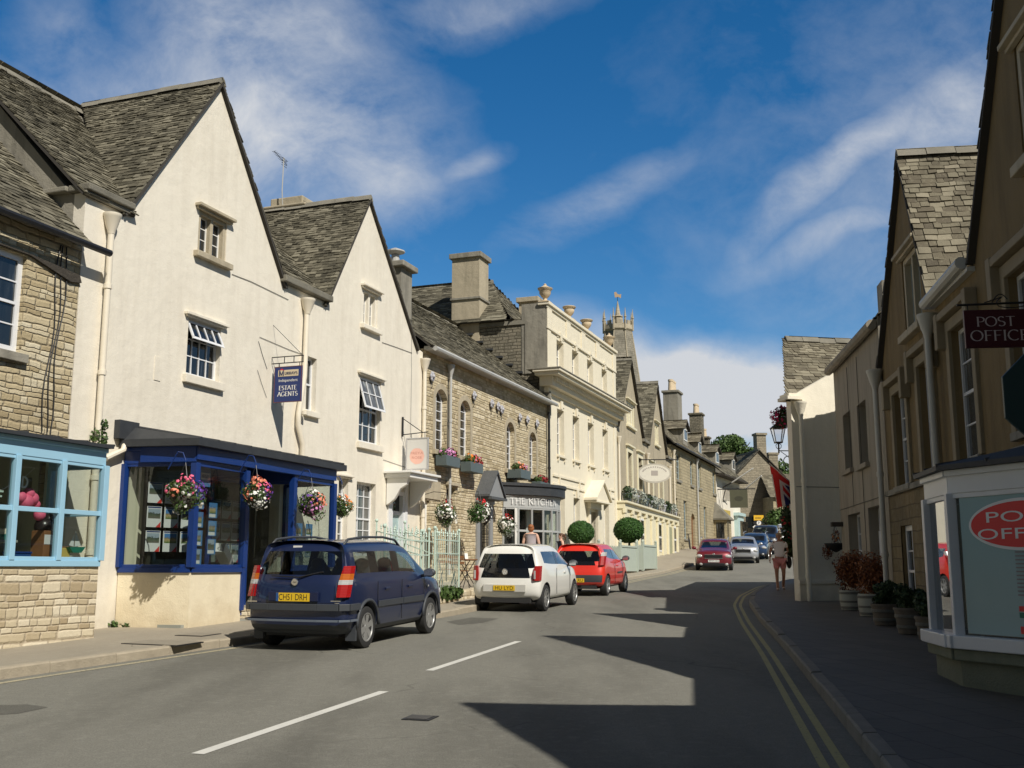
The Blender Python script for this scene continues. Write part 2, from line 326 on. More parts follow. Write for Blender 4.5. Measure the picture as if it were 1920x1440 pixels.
stone_brick('tower_stone', (.34, .31, .25), (.24, .225, .18), (.16, .15, .12), (.2, .18, .14), .7, .3, .01, .06, .02, dirt=.5)
slate_mat('slates', [(0, (.06, .055, .04)), (.35, (.11, .10, .072)), (.7, (.165, .15, .11)), (1, (.26, .24, .18))])
slate_mat('slates_warm', [(0, (.11, .095, .07)), (.35, (.16, .14, .10)), (.7, (.20, .18, .13)), (1, (.30, .27, .20))])
slate_mat('ridge_stone', [(0, (.17, .16, .13)), (1, (.30, .28, .23))])
plain('under_roof', (.05, .045, .038), .95)
plain('white_paint', (.80, .79, .75), .45, var=.05)
plain('white_gloss', (.74, .75, .76), .35, var=.06)
plain('pipe_cream', (.76, .69, .56), .5, var=.1)
plain('pipe_grey', (.46, .46, .44), .5, var=.15)
plain('pipe_white', (.52, .51, .46), .5, var=.12)
plain('light_blue', (.32, .55, .70), .4, var=.06)
plain('royal_blue', (.008, .035, .17), .35, var=.12)
plain('dark_blue_sign', (.012, .030, .14), .35, var=.05)
plain('lead', (.085, .09, .095), .65, var=.35, vscale=6, bump=.01)
plain('dark_lead', (.035, .038, .042), .6, var=.35, vscale=6)
plain('black_iron', (.015, .015, .016), .45)
plain('room_dark', (.035, .033, .03), .9)
plain('room_wall', (.62, .60, .45), .9)
plain('room_grey', (.30, .31, .27), .9)
plain('bow_grey', (.40, .41, .40), .45, var=.05); plain('surround_stone', (.27, .22, .14), .85, var=.25, vscale=5)
plain('grey_paint', (.27, .275, .275), .45, var=.06)
plain('door_blue', (.35, .47, .47), .45, var=.08)
plain('mint', (.50, .63, .55), .5, var=.08)
plain('sage', (.42, .47, .40), .5, var=.08)
plain('wood_brown', (.22, .10, .04), .5, var=.25, vscale=8)
plain('terracotta', (.42, .20, .11), .8)
plain('window_blue_grey', (.34, .42, .44), .5)
glass_mat('shop_glass'); glass_mat('post_glass', (.35, .4, .4), 1.5)
pane_mat('pane', (.022, .026, .028)); pane_mat('pane_pale', (.12, .125, .12)); pane_mat('pane_dark', (.012, .014, .016), .03)
# ---------------------------------------------------------------- the ground, road, pavements, kerbs and road markings
def asphalt(name, a, b, speck=.35, patch=.5):
    t = NT(name); P = t.tc.outputs['Object']; f = t.noise(P, 60, 5, .85); m = t.noise(P, 9, 5, .6); g = t.noise(t.mapping(P, (.5, .14, 1), rot=(0, 0, R(-17))), 1.0, 5, .6)
    k = t.mix(t.mapr(f, .3, .7), a, b); k = t.mix(t.math('MULTIPLY', t.mapr(g, .46, .62), patch), k, tuple(x*.72 for x in a)); k = t.mix(t.math('MULTIPLY', t.mapr(m, .5, .8), speck), k, tuple(x*1.25 for x in b))
    cr = t.n('ShaderNodeTexVoronoi'); cr.feature = 'DISTANCE_TO_EDGE'; cr.inputs['Scale'].default_value = .32; t.l(t.warp(P, 1.1, (.9, .9, 0)), cr.inputs['Vector'])
    crk = t.math('MULTIPLY', t.mapr(cr.outputs['Distance'], .006, .0, 0, 1), t.mapr(t.noise(P, .4, 2), .5, .62)); k = t.mix(t.math('MULTIPLY', crk, .6, True), k, tuple(x*.35 for x in a))
    t.l(k, t.b.inputs['Base Color']); t.b.inputs['Roughness'].default_value = .82; t.b.inputs['Specular IOR Level'].default_value = .3
    t.bump(t.math('ADD', f, t.math('MULTIPLY', t.noise(P, 30, 3), .6)), .006); MATS[name] = t.mat; return t.mat
asphalt('road_asphalt', (.118, .114, .096), (.262, .255, .218), .3, .5)
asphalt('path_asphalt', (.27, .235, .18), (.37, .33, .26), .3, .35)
def paving():
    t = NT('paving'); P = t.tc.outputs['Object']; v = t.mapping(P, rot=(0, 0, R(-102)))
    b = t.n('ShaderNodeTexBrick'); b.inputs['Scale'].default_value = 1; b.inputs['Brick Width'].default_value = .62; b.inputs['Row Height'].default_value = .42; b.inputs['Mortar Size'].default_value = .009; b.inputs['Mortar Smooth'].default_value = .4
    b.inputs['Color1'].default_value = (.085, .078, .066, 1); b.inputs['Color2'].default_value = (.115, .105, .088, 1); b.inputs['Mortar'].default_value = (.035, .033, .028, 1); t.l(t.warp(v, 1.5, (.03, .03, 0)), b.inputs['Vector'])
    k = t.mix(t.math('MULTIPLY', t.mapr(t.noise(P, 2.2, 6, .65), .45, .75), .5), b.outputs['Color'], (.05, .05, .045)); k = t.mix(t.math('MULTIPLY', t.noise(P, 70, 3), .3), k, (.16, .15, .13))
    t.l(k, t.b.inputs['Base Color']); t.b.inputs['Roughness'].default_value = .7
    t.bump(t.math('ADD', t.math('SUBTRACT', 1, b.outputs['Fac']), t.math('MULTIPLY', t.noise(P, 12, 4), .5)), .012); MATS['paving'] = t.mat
paving()
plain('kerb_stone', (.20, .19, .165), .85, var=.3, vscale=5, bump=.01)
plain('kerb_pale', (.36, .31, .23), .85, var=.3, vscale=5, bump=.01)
def worn(name, c, under, thr=.56):
    t = NT(name); P = t.tc.outputs['Object']; n = t.noise(P, 26, 5, .7); k = t.mix(t.mapr(n, thr, thr+.12), c, under); k = t.mix(t.math('MULTIPLY', t.mapr(t.noise(P, 2, 4), .45, .7), .35), k, tuple(x*.7 for x in c))
    t.l(k, t.b.inputs['Base Color']); t.b.inputs['Roughness'].default_value = .7; MATS[name] = t.mat
worn('white_line', (.62, .61, .56), (.2, .2, .18), .6); worn('yellow_line', (.42, .36, .13), (.12, .11, .09), .56); worn('pale_line', (.42, .37, .24), (.2, .19, .16), .5)
def poly_x(pts, y):
    for (xa, ya), (xb, yb) in zip(pts, pts[1:]):
        if y <= yb: return xa+(xb-xa)*(y-ya)/(yb-ya)
    return pts[-1][0]
g2 = lambda px, py, dz=0: tuple(ground(px, py, dz))[:2]
KL = [(-15.5, -14), (-9.4, 3.5), g2(0, 1275), g2(430, 1212), g2(838, 1157), g2(1010, 1122), g2(1185, 1087), g2(1290, 1063), (13.6, 67), (18.4, 82), (25, 100), (50, 160)]
KR = [(-.6, -14), (1.25, 0), g2(1640, 1438), g2(1480, 1230), g2(1425, 1167), g2(1404, 1135), g2(1410, 1118), g2(1440, 1101), (11.9, 43.8), (14.0, 51), (18.6, 64), (23.5, 78), (29, 92), (50, 140)]
ys = []
y = -14.0
while y < 140: ys.append(y); y += .5 if y < 60 else 2
def strip(name, xa, xb, za, zb, m, kind='structure', y0=-14, y1=140, cols=1):
    b = MB(); yy = [v for v in ys if y0 <= v <= y1]; k = cols+1
    for v in yy:
        for c in range(k):
            f = c/cols; b.v.append((xa(v)*(1-f)+xb(v)*f, v, GZ(v)+za(v)*(1-f)+zb(v)*f))
    for i in range(len(yy)-1):
        for c in range(cols): b.f.append((i*k+c, i*k+c+1, (i+1)*k+c+1, (i+1)*k+c)); b.m.append(0)
    return b.build(name, M_(m), kind=kind, smooth=True)
gb = MB(); gy = [-400, -60, -14, 0, 20, 40, 48, 53, 58, 64, 72, 85, 100, 140, 400, 1500]
plain('earth', (.10, .105, .06), .95, var=.4)
for v in gy: gb.v += [(-1500, v, GZ(v)-.12), (1500, v, GZ(v)-.12)]
for i in range(len(gy)-1): gb.f.append((2*i, 2*i+1, 2*i+3, 2*i+2)); gb.m.append(0)
gb.build('ground', M_('earth'), kind='structure')
strip('road', lambda v: poly_x(KL, v)-.05, lambda v: poly_x(KR, v)+.05, lambda v: 0, lambda v: 0, 'road_asphalt', cols=3)
WH = Fac((-6.854, 18.237), 20)
ST = Fac(WH.at(792), 20)
BA = Fac(ST.at(1028), 20.3)
YE = Fac(BA.at(1157), 17)
RO = Fac(YE.at(1264), 20)
PO = Fac.right((6.36, 15.6), 8)
LB = [(-6.854-.364*32, 18.237-32), WH.at(100), tuple(WH.w(0)), tuple(ST.w(0)), tuple(BA.w(0)), tuple(YE.w(0)), tuple(RO.w(0)), tuple(RO.w(24)), tuple(RO.w(60))]
LX = [(0, -14), (0, 26), (.10, 31), (.22, 41), (.34, 50), (.36, 57), (.16, 66), (.1, 75), (.1, 200)]
strip('left_pavement', lambda v: poly_x(LB, v)-1.2, lambda v: poly_x(KL, v)-.12, lambda v: .12+poly_x(LX, v), lambda v: .12, 'path_asphalt', cols=3)
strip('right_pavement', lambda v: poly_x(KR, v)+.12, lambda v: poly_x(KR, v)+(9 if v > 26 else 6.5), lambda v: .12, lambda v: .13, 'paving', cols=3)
def kerb(name, pts, side, m):
    b = MB(); y = -13.0; rnd = random.Random(3)
    while y < 100:
        L = rnd.uniform(.7, 1.05) if y < 62 else 2.5; a, c = y+.008, y+L-.008
        for (p, q) in ((a, c),):
            xa, xc = poly_x(pts, p), poly_x(pts, q); w = .125*side; h = .125+rnd.uniform(-.008, .008); e = .02
            za, zc = GZ(p), GZ(q)
            vs = []
            for x, yy, z in ((xa, p, za), (xc, q, zc)):
                vs += [(x+.004*side, yy, z-.08), (x+.004*side, yy, z+h-e), (x+e*side, yy, z+h), (x+w, yy, z+h+.003), (x+w, yy, z-.08)]
            f = [(0, 1, 6, 5), (1, 2, 7, 6), (2, 3, 8, 7), (3, 4, 9, 8), (0, 4, 3, 2, 1), (5, 6, 7, 8, 9)]
            b.add(vs, [t if side > 0 else t[::-1] for t in f])
        y += L
    b.build(name, M_(m), kind='structure')
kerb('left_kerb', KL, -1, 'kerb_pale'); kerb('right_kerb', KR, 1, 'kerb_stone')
def line_on_road(name, pts, w, m, dz=.004, y0=None, y1=None, step=.5):
    b = MB(); vs = []
    P = [Vector(p) for p in pts]; out = []
    for a, c in zip(P, P[1:]):
        n = max(1, int((c-a).length/step))
        for i in range(n): out.append(a+(c-a)*i/n)
    out.append(P[-1])
    for i, p in enumerate(out):
        t = (out[min(i+1, len(out)-1)]-out[max(i-1, 0)]).normalized(); nn = Vector((t.y, -t.x))*w/2
        for q in (p-nn, p+nn): b.v.append((q.x, q.y, GZ(q.y)+dz))
    for i in range(len(out)-1): b.f.append((2*i, 2*i+1, 2*i+3, 2*i+2)); b.m.append(0)
    return b.build(name, M_(m), kind='structure')
for a, c in (((370, 1415), (720, 1297)), ((805, 1258), (972, 1203))): line_on_road('road_marking', [g2(*a), g2(*c)], .11, 'white_line')
line_on_road('road_marking', [(-6.6, -4), (-4.5, 1.6)], .11, 'white_line')
yv = [v*.5 for v in range(-20, 132)]
import functools
def off(pts, d, y0, y1, st=.5):
    o = []; y = y0
    while y < y1: o.append((poly_x(pts, y)+d, y)); y += st
    # light smoothing
    for _ in range(3): o = [o[0]]+[((o[i-1][0]+2*o[i][0]+o[i+1][0])/4, o[i][1]) for i in range(1, len(o)-1)]+[o[-1]]
    return o
line_on_road('road_marking', off(KR, -.22, -10, 50), .07, 'yellow_line'); line_on_road('road_marking', off(KR, -.36, -10, 50), .07, 'yellow_line')
line_on_road('road_marking', off(KL, .26, -10, 17.5), .10, 'pale_line'); line_on_road('road_marking', off(KL, .24, 38, 58), .10, 'pale_line'); line_on_road('road_marking', off(KL, .44, 38, 58), .08, 'pale_line')
def cover(label, cx, cy, w, l, rz, dz, m, group=None):
    t = thing('manhole_cover', label, 'manhole cover', (cx, cy, GZ(cy)+dz), rz, group)
    t.rotation_euler = (Matrix.Rotation(math.atan(.0268), 3, 'X') @ Matrix.Rotation(rz, 3, 'Z')).to_euler()
    b = MB(); b.box(-w/2, w/2, -l/2, l/2, -.01, .006); b.build('frame', M_('black_iron'), t)
    b = MB(); b.box(-w/2+.03, w/2-.03, -l/2+.03, l/2-.03, .006, .011); b.build('plate', M_(m), t, bevel=.002)
plain('iron_plate', (.10, .095, .085), .6, .4, .3, 20, .006, 60); plain('plate_fill', (.25, .22, .17), .9, var=.2, vscale=9)
c = ground(788, 1347); cover('small square iron cover in the sunlit road by the white dash', c.x, c.y, .26, .26, R(-17), .003, 'iron_plate')
c = ground(305, 1206, .12); cover('large tan filled cover in the left pavement behind the blue car', c.x, c.y, .95, .62, R(-20), .123, 'plate_fill')
c = ground(412, 1190, .12); cover('dark cover half in the shadow of the blue car on the pavement', c.x-.32, c.y-.05, .5, .5, R(-20), .123, 'plate_fill')

# ---------------------------------------------------------------- building kit
class House:
    def __init__(s, name, label, cat, F, zb, group=None):
        s.F = F; s.zb = zb; s.t = thing(name, label, cat, (F.p.x, F.p.y, zb), F.ang, group); s.M = Matrix.Translation((0, 0, -zb))
    def b(s, mb, name, mats, parent=None, **k):
        return mb.build(name, mats, parent or s.t, M=(s.M if parent is None else None), **k)
def offset_u(F0, F1):                          # u of F1's origin in F0
    return (F1.p-F0.p).dot(F0.d)
def holed(b, outer, holes, y, m=0):            # face in x,z at depth y, seen from -y
    loops = [[Vector((u, 0, z)) for u, z in outer]]+[[Vector((u, 0, z)) for u, z in h] for h in holes]
    tris = tessellate_polygon(loops); flat = [v for lp in loops for v in lp]; o = len(b.v)
    b.v += [(v.x, y, v.z) for v in flat]
    for t in tris:
        A, B, Cc = (flat[i] for i in t); s = (B.x-A.x)*(Cc.z-A.z)-(Cc.x-A.x)*(B.z-A.z)
        t = tuple(t) if s > 0 else tuple(t)[::-1]
        b.f.append(tuple(i+o for i in t)); b.m.append(m)
def wall(H, outer, holes, mat, reveal=.22, depth=8, name='wall', mass=True, mass_y=None, parent=None, back=None):
    b = MB(); holed(b, outer, holes, 0)
    for h in holes:
        a = sum(h[i][0]*h[(i+1)%len(h)][1]-h[(i+1)%len(h)][0]*h[i][1] for i in range(len(h)))
        hh = h if a > 0 else h[::-1]; n = len(hh)
        for i in range(n):
            p, q = hh[i], hh[(i+1)%n]; b.quad((p[0], 0, p[1]), (p[0], reveal, p[1]), (q[0], reveal, q[1]), (q[0], 0, q[1]))
    a = sum(outer[i][0]*outer[(i+1)%len(outer)][1]-outer[(i+1)%len(outer)][0]*outer[i][1] for i in range(len(outer)))
    oo = outer if a > 0 else outer[::-1]; n = len(oo); ye = (mass_y if mass_y is not None else reveal)
    for i in range(n):
        p, q = oo[i], oo[(i+1)%n]; b.quad((p[0], 0, p[1]), (q[0], 0, q[1]), (q[0], ye, q[1]), (p[0], ye, p[1]))
    if mass: b.prism(oo, ye, depth)
    return H.b(b, name, mat, parent)
def rect(u0, u1, z0, z1): return [(u0, z0), (u1, z0), (u1, z1), (u0, z1)]
def arch(u0, u1, z0, z1, rise, n=8):
    r = []; w = (u1-u0)/2; rad = (w*w+rise*rise)/(2*rise); cz = z1-rad; a = math.asin(min(1, w/rad))
    for i in range(n+1):
        t = a-2*a*i/n; r.append(((u0+u1)/2+rad*math.sin(t), cz+rad*math.cos(t)))
    return [(u0, z0), (u1, z0)]+r
def win(H, u0, u1, z0, z1, cols=2, rows=4, y=.13, fm='white_paint', pm='pane', fr=.055, bar=.022, meet=True, sill=None, sillm=None, hood=None, hoodm=None, rise=0, label=None, frd=.06, parent=None, name='window', open_top=0, sillp=.09):
    b = MB(); yf = y
    top = z1-rise*.6
    b.box(u0, u0+fr, yf, yf+frd, z0, top); b.box(u1-fr, u1, yf, yf+frd, z0, top); b.box(u0+fr, u1-fr, yf, yf+frd, z0, z0+fr*1.2)
    if rise:
        A = arch(u0, u1, z0, z1, rise)[2:]; B = arch(u0+fr, u1-fr, z0, z1-fr, rise*.9)[2:]
        poly = A+B[::-1]; b.prism(poly[::-1], yf, yf+frd)
    else: b.box(u0+fr, u1-fr, yf, yf+frd, z1-fr, z1)
    iu0, iu1, iz0, iz1 = u0+fr, u1-fr, z0+fr*1.2, z1-fr
    zm = (iz0+iz1)/2
    if meet: b.box(iu0, iu1, yf-.004, yf+frd-.01, zm-.022, zm+.022)
    for i in range(1, cols):
        uc = iu0+(iu1-iu0)*i/cols; b.box(uc-bar/2, uc+bar/2, yf+.008, yf+.04, iz0, iz1)
    for j in range(1, rows):
        if meet and rows % 2 == 0 and j == rows//2: continue
        zc = iz0+(iz1-iz0)*j/rows; b.box(iu0, iu1, yf+.010, yf+.038, zc-bar/2, zc+bar/2)
    w = H.b(b, name, M_(fm), parent)
    if label: w['label'] = label
    p = MB(); p.prism(arch(u0+.01, u1-.01, z0+.01, z1-.01, rise)if rise else rect(u0+.01, u1-.01, z0+.01, z1-.01), yf+.03, yf+.05); H.b(p, 'pane', M_(pm), w)
    if sill:
        s = MB(); s.box(u0-.10, u1+.10, -sillp, y, z0-sill, z0-.002); H.b(s, 'sill', M_(sillm), w, bevel=.008)
    if hood:
        s = MB(); s.box(u0-.14, u1+.14, -.10, .0, z1+.03, z1+.03+hood*.5); s.box(u0-.11, u1+.11, -.06, .001, z1+.001, z1+.03); H.b(s, 'lintel', M_(hoodm), w, bevel=.01)
    return w
def pipe(H, u, z0, z1, n=.09, r=.045, m='pipe_cream', hop=True, coll=(.33, .66), pts=None, name='downpipe', seg=10):
    b = MB(); path = pts or [(u, -n, z0), (u, -n, z1)]
    b.tube(path, r, seg)
    for c in coll:
        z = z0+(z1-z0)*c; b.tube([(u, -n, z-.04), (u, -n, z+.04)], r*1.28, seg)
    if hop:
        b.lathe([(r*1.1, -.16), (r*1.3, -.10), (r*1.9, -.02), (r*2.7, .14), (r*2.9, .16), (r*2.9, .2), (r*2.4, .2)], (u, -n, z1), 12)
    return H.b(b, name, M_(m), None, smooth=False, auto=40)
def inpoly(x, y, poly):
    c = False; n = len(poly); j = n-1
    for i in range(n):
        xi, yi = poly[i]; xj, yj = poly[j]
        if (yi > y) != (yj > y) and x < (xj-xi)*(y-yi)/(yj-yi)+xi: c = not c
        j = i
    return c
def spans(poly, s):                            # where the line s = const runs inside the polygon
    xs = []; n = len(poly)
    for i in range(n):
        (xa, ya), (xb, yb) = poly[i], poly[(i+1) % n]
        if (ya > s) != (yb > s): xs.append(xa+(xb-xa)*(s-ya)/(yb-ya))
    xs.sort(); return list(zip(xs[::2], xs[1::2]))
def slates(b, O, E, Sv, poly, row=.17, w=.30, th=.022, seed=1, rowtop=None, sag=0.0):
    rnd = random.Random(seed); O = Vector(O); E = Vector(E).normalized(); Sv = Vector(Sv).normalized(); N = E.cross(Sv).normalized()
    flip = N.z < 0
    if flip: N = -N
    smin = min(p[1] for p in poly); smax = max(p[1] for p in poly); s = smin-.02
    while s < smax-.04:
        f = (s-smin)/max(.01, smax-smin); rh = row*(1-f)+(rowtop or row*.6)*f; ln = rh*1.75
        for e0, e1 in spans(poly, min(max(s+rh*.45, smin+.001), smax-.001)):
            e = e0+rnd.uniform(-.015, .02); first = True
            while e < e1-.03:
                ww = w*rnd.uniform(.55, 1.4)*(1-.3*f)*(rnd.uniform(.4, 1) if first else 1); first = False
                if e+ww > e1-.08: ww = e1-e+rnd.uniform(-.02, .015)
                d = rnd.uniform(-.014, .014); a = rnd.uniform(-.014, .014); lift = th*rnd.uniform(1.1, 2.0); g = .005; h0 = rnd.uniform(-.4, .5)*.018
                P = (((e+g, s-.01+d), lift+h0), ((e+ww-g, s-.01+d+a), lift-h0*.4), ((e+ww-g, s+ln), .010), ((e+g, s+ln), .010)); vs = [O+E*ee+Sv*ss+N*up for (ee, ss), up in P]
                vs2 = [vs[0]-N*th, vs[1]-N*th, vs[2]-N*.018, vs[3]-N*.018]; fs = [(0, 1, 2, 3), (4, 5, 1, 0), (5, 6, 2, 1), (7, 4, 0, 3)]
                if flip: fs = [q[::-1] for q in fs]
                b.add(vs+vs2, fs); e += ww
        s += rh
def roof(H, O, E, Sv, poly, name='roof', m='slates', parent=None, **k):     # slated plane with a solid board under it
    b = MB(); slates(b, O, E, Sv, poly, **k); r = H.b(b, name, M_(m), parent)
    O = Vector(O); E = Vector(E).normalized(); Sv = Vector(Sv).normalized(); N = E.cross(Sv).normalized()
    if N.z < 0: N = -N
    u = MB(); top = [O+E*a+Sv*c-N*.008 for a, c in poly]; n = len(poly); bot = [p-N*.05 for p in top]
    fs = [tuple(range(n)), tuple(range(2*n-1, n-1, -1))]+[(i, i+n, (i+1)%n+n, (i+1)%n) for i in range(n)]
    if E.cross(Sv).z < 0: fs = [f[::-1] for f in fs]
    u.add(top+bot, fs); H.b(u, 'roof_board', M_('under_roof'), r); return r
def ridge(H, pts, m='ridge_stone', r=.12, L=.45, name='ridge', seed=1, parent=None):
    b = MB(); rnd = random.Random(seed)
    for a, c in zip(pts, pts[1:]):
        a, c = Vector(a), Vector(c); D = c-a; n = max(1, int(D.length/L)); t = D.normalized(); side = Vector((-t.y, t.x, 0)).normalized()
        for i in range(n):
            p, q = a+D*i/n+t*.006, a+D*(i+1)/n-t*.006; up = Vector((0, 0, rnd.uniform(-.012, .02)))
            vs = []
            for w in (p, q):
                vs += [w+side*r*1.1+Vector((0, 0, -r*1.0))+up, w+side*r*.55+Vector((0, 0, .0))+up, w+Vector((0, 0, r*.38))+up, w-side*r*.55+up, w-side*r*1.1+Vector((0, 0, -r*1.0))+up]
            b.add(vs, [(0, 5, 6, 1), (1, 6, 7, 2), (2, 7, 8, 3), (3, 8, 9, 4), (0, 1, 2, 3, 4), (9, 8, 7, 6, 5)])
    return H.b(b, name, M_(m), parent)
def gable_roof(H, uf0, ua, uf1, z0, za, z1, y0, y1, over=.12, seed=1, m='slates', row=.17, parts=('l', 'r'), yl=None, yr=None, w=.3, eave_out=.12):
    # ridge runs along y at (ua, za); left eave at (uf0, z0), right eave at (uf1, z1)
    yl = y1 if yl is None else yl; yr = y1 if yr is None else yr
    if 'l' in parts:
        L = Vector((ua-uf0, 0, za-z0)); s = L.length; roof(H, (uf0, y0-over, z0), (0, 1, 0), L, [(0, -eave_out), (yl-y0+over, -eave_out), (y1-y0+over, s), (0, s)], m=m, seed=seed, row=row, w=w)
    if 'r' in parts:
        L = Vector((ua-uf1, 0, za-z1)); s = L.length; roof(H, (uf1, y0-over, z1), (0, 1, 0), L, [(0, -eave_out), (yr-y0+over, -eave_out), (y1-y0+over, s), (0, s)], m=m, seed=seed+50, row=row, w=w)
    ridge(H, [(ua, y0-over, za+.05), (ua, y1, za+.05)], seed=seed, m='ridge_stone')
def chimney(H, u0, u1, y0, y1, z0, z1, m='stained_stone', pots=1, cap=.14, band=None, pm='terracotta', name='chimney', potr=.12, poth=.35, capm=None):
    b = MB(); b.box(u0, u1, y0, y1, z0, z1); c = H.b(b, name, M_(m))
    k = MB(); k.box(u0-.10, u1+.10, y0-.10, y1+.10, z1-cap, z1-.0+.01)
    if band: k.box(u0-.06, u1+.06, y0-.06, y1+.06, band-.05, band+.05)
    H.b(k, 'cap', M_(capm or m), c, bevel=.015)
    for i in range(pots):
        f = (i+.5)/pots; ul = abs(u1-u0) > abs(y1-y0); cx, cy = (u0+(u1-u0)*f, (y0+y1)/2) if ul else ((u0+u1)/2, y0+(y1-y0)*f)
        p = MB(); p.lathe([(potr*1.1, 0), (potr*1.05, .05), (potr*.85, poth*.8), (potr*1.0, poth*.82), (potr, poth), (potr*.8, poth)], (cx, cy, z1+.01), 10); H.b(p, 'chimney_pot', M_(pm), c, auto=40)
    return c
# letters: strokes with thick stems, thin arms and serifs
def arcp(cx, cy, rx, ry, a0, a1, n=10): return [(cx+rx*math.cos(R(a0+(a1-a0)*i/n)), cy+ry*math.sin(R(a0+(a1-a0)*i/n))) for i in range(n+1)]
GL = {
 'A': (.72, [[(.02, 0), (.36, 1)], [(.36, 1), (.70, 0)], [(.16, .34), (.57, .34)]], [(.04, 0), (.68, 0)]),
 'C': (.74, [arcp(.42, .5, .36, .5, 48, 312, 14)], []), 'E': (.62, [[(.14, 0), (.14, 1)], [(.14, .98), (.56, .98)], [(.14, .52), (.46, .52)], [(.14, .02), (.58, .02)]], [(.14, 0), (.14, 1)]),
 'F': (.58, [[(.14, 0), (.14, 1)], [(.14, .98), (.55, .98)], [(.14, .52), (.46, .52)]], [(.14, 0), (.14, 1)]),
 'G': (.78, [arcp(.42, .5, .36, .5, 48, 318, 14), [(.68, .42), (.68, .12)]], [(.66, .42)]), 'H': (.78, [[(.14, 0), (.14, 1)], [(.64, 0), (.64, 1)], [(.14, .52), (.64, .52)]], [(.14, 0), (.14, 1), (.64, 0), (.64, 1)]),
 'I': (.32, [[(.16, 0), (.16, 1)]], [(.16, 0), (.16, 1)]), 'K': (.72, [[(.14, 0), (.14, 1)], [(.62, .98), (.16, .45)], [(.3, .6), (.66, .02)]], [(.14, 0), (.14, 1), (.62, 1), (.66, 0)]),
 'M': (.92, [[(.12, 0), (.12, 1)], [(.12, 1), (.45, .08)], [(.45, .08), (.78, 1)], [(.78, 1), (.78, 0)]], [(.12, 0), (.78, 0)]), 'N': (.78, [[(.12, 0), (.12, 1)], [(.12, 1), (.64, 0)], [(.64, 0), (.64, 1)]], [(.12, 0), (.64, 1)]),
 'O': (.84, [arcp(.42, .5, .36, .5, 0, 360, 20)], []), 'P': (.60, [[(.14, 0), (.14, 1)], [(.14, .97), (.3, .97)]+arcp(.32, .72, .24, .25, 90, -90, 8)+[(.14, .47)]], [(.14, 0), (.14, 1)]),
 'R': (.68, [[(.14, 0), (.14, 1)], [(.14, .97), (.3, .97)]+arcp(.32, .74, .22, .23, 90, -90, 8)+[(.14, .51)], [(.3, .5), (.64, 0)]], [(.14, 0), (.14, 1), (.62, 0)]),
 'S': (.56, [arcp(.28, .74, .2, .24, 40, 250, 9)+arcp(.28, .25, .22, .25, 70, -140, 9)], []), 'T': (.66, [[(.33, 0), (.33, 1)], [(.03, .98), (.63, .98)]], [(.33, 0)]),
 'U': (.76, [[(.14, 1), (.14, .34)]+arcp(.38, .3, .24, .3, 180, 360, 8)+[(.62, 1)]], [(.14, 1), (.62, 1)]), 'Y': (.70, [[(.04, 1), (.35, .46)], [(.66, 1), (.35, .46)], [(.35, .46), (.35, 0)]], [(.04, 1), (.66, 1), (.35, 0)]),
 'D': (.78, [[(.14, 0), (.14, 1)], [(.14, .98), (.32, .98)]+arcp(.34, .5, .34, .48, 90, -90, 12)+[(.14, .02)]], [(.14, 0), (.14, 1)]), ' ': (.34, [], []), 'L': (.56, [[(.14, 0), (.14, 1)], [(.14, .02), (.52, .02)]], [(.14, 0), (.14, 1)]),
 'V': (.70, [[(.04, 1), (.36, 0)], [(.36, 0), (.68, 1)]], [(.04, 1), (.68, 1)]), 'B': (.64, [[(.14, 0), (.14, 1)], [(.14, .98), (.28, .98)]+arcp(.3, .75, .2, .22, 90, -90, 7)+[(.14, .53)], [(.14, .53), (.3, .53)]+arcp(.32, .27, .24, .26, 90, -90, 7)+[(.14, .02)]], [(.14, 0), (.14, 1)]),
 '1': (.4, [[(.22, 0), (.22, 1)], [(.22, 1), (.06, .8)]], []), '5': (.56, [[(.48, .98), (.14, .98), (.12, .56)]+arcp(.26, .32, .24, .31, 105, -130, 9)], [])}
def letters(b, text, x0, x1, z0, h, y, d=.004, thick=.13, thin=.055, serif=True, place=None):
    tot = sum(GL[c][0] for c in text); sx = (x1-x0)/tot; x = x0; k = 0
    place = place or (lambda a, c, yy: (a, yy, c))
    for ch in text:
        wd, st, se = GL[ch]
        for s in st:
            for (ax, az), (bx, bz) in zip(s, s[1:]):
                dx, dz = (bx-ax)*sx, (bz-az)*h; L = math.hypot(dx, dz) or 1e-6; t = thin+(thick-thin)*abs(dz/L) if (bx-ax)*(bz-az) <= 1e-9 or not serif else thin+(thick-thin)*abs(dz/L)*.75
                t *= h/2; nx, nz = -dz/L*t, dx/L*t; ex, ez = dx/L*t*.25, dz/L*t*.25; k += 1; yy = y-d-(k % 5)*.0004
                P = [(x+ax*sx-ex+nx, z0+az*h-ez+nz), (x+ax*sx-ex-nx, z0+az*h-ez-nz), (x+bx*sx+ex-nx, z0+bz*h+ez-nz), (x+bx*sx+ex+nx, z0+bz*h+ez+nz)]
                b.add([place(p, q, yy) for p, q in P], [(0, 1, 2, 3)])
        if serif:
            for ax, az in se:
                w = .13*h; t = .022*h; cx, cz = x+ax*sx, z0+az*h+(t if az < .5 else -t); k += 1; yy = y-d-(k % 5)*.0004
                b.add([place(p, q, yy) for p, q in [(cx-w, cz-t), (cx+w, cz-t), (cx+w, cz+t), (cx-w, cz+t)]], [(0, 1, 2, 3)])
        x += wd*sx
    return b

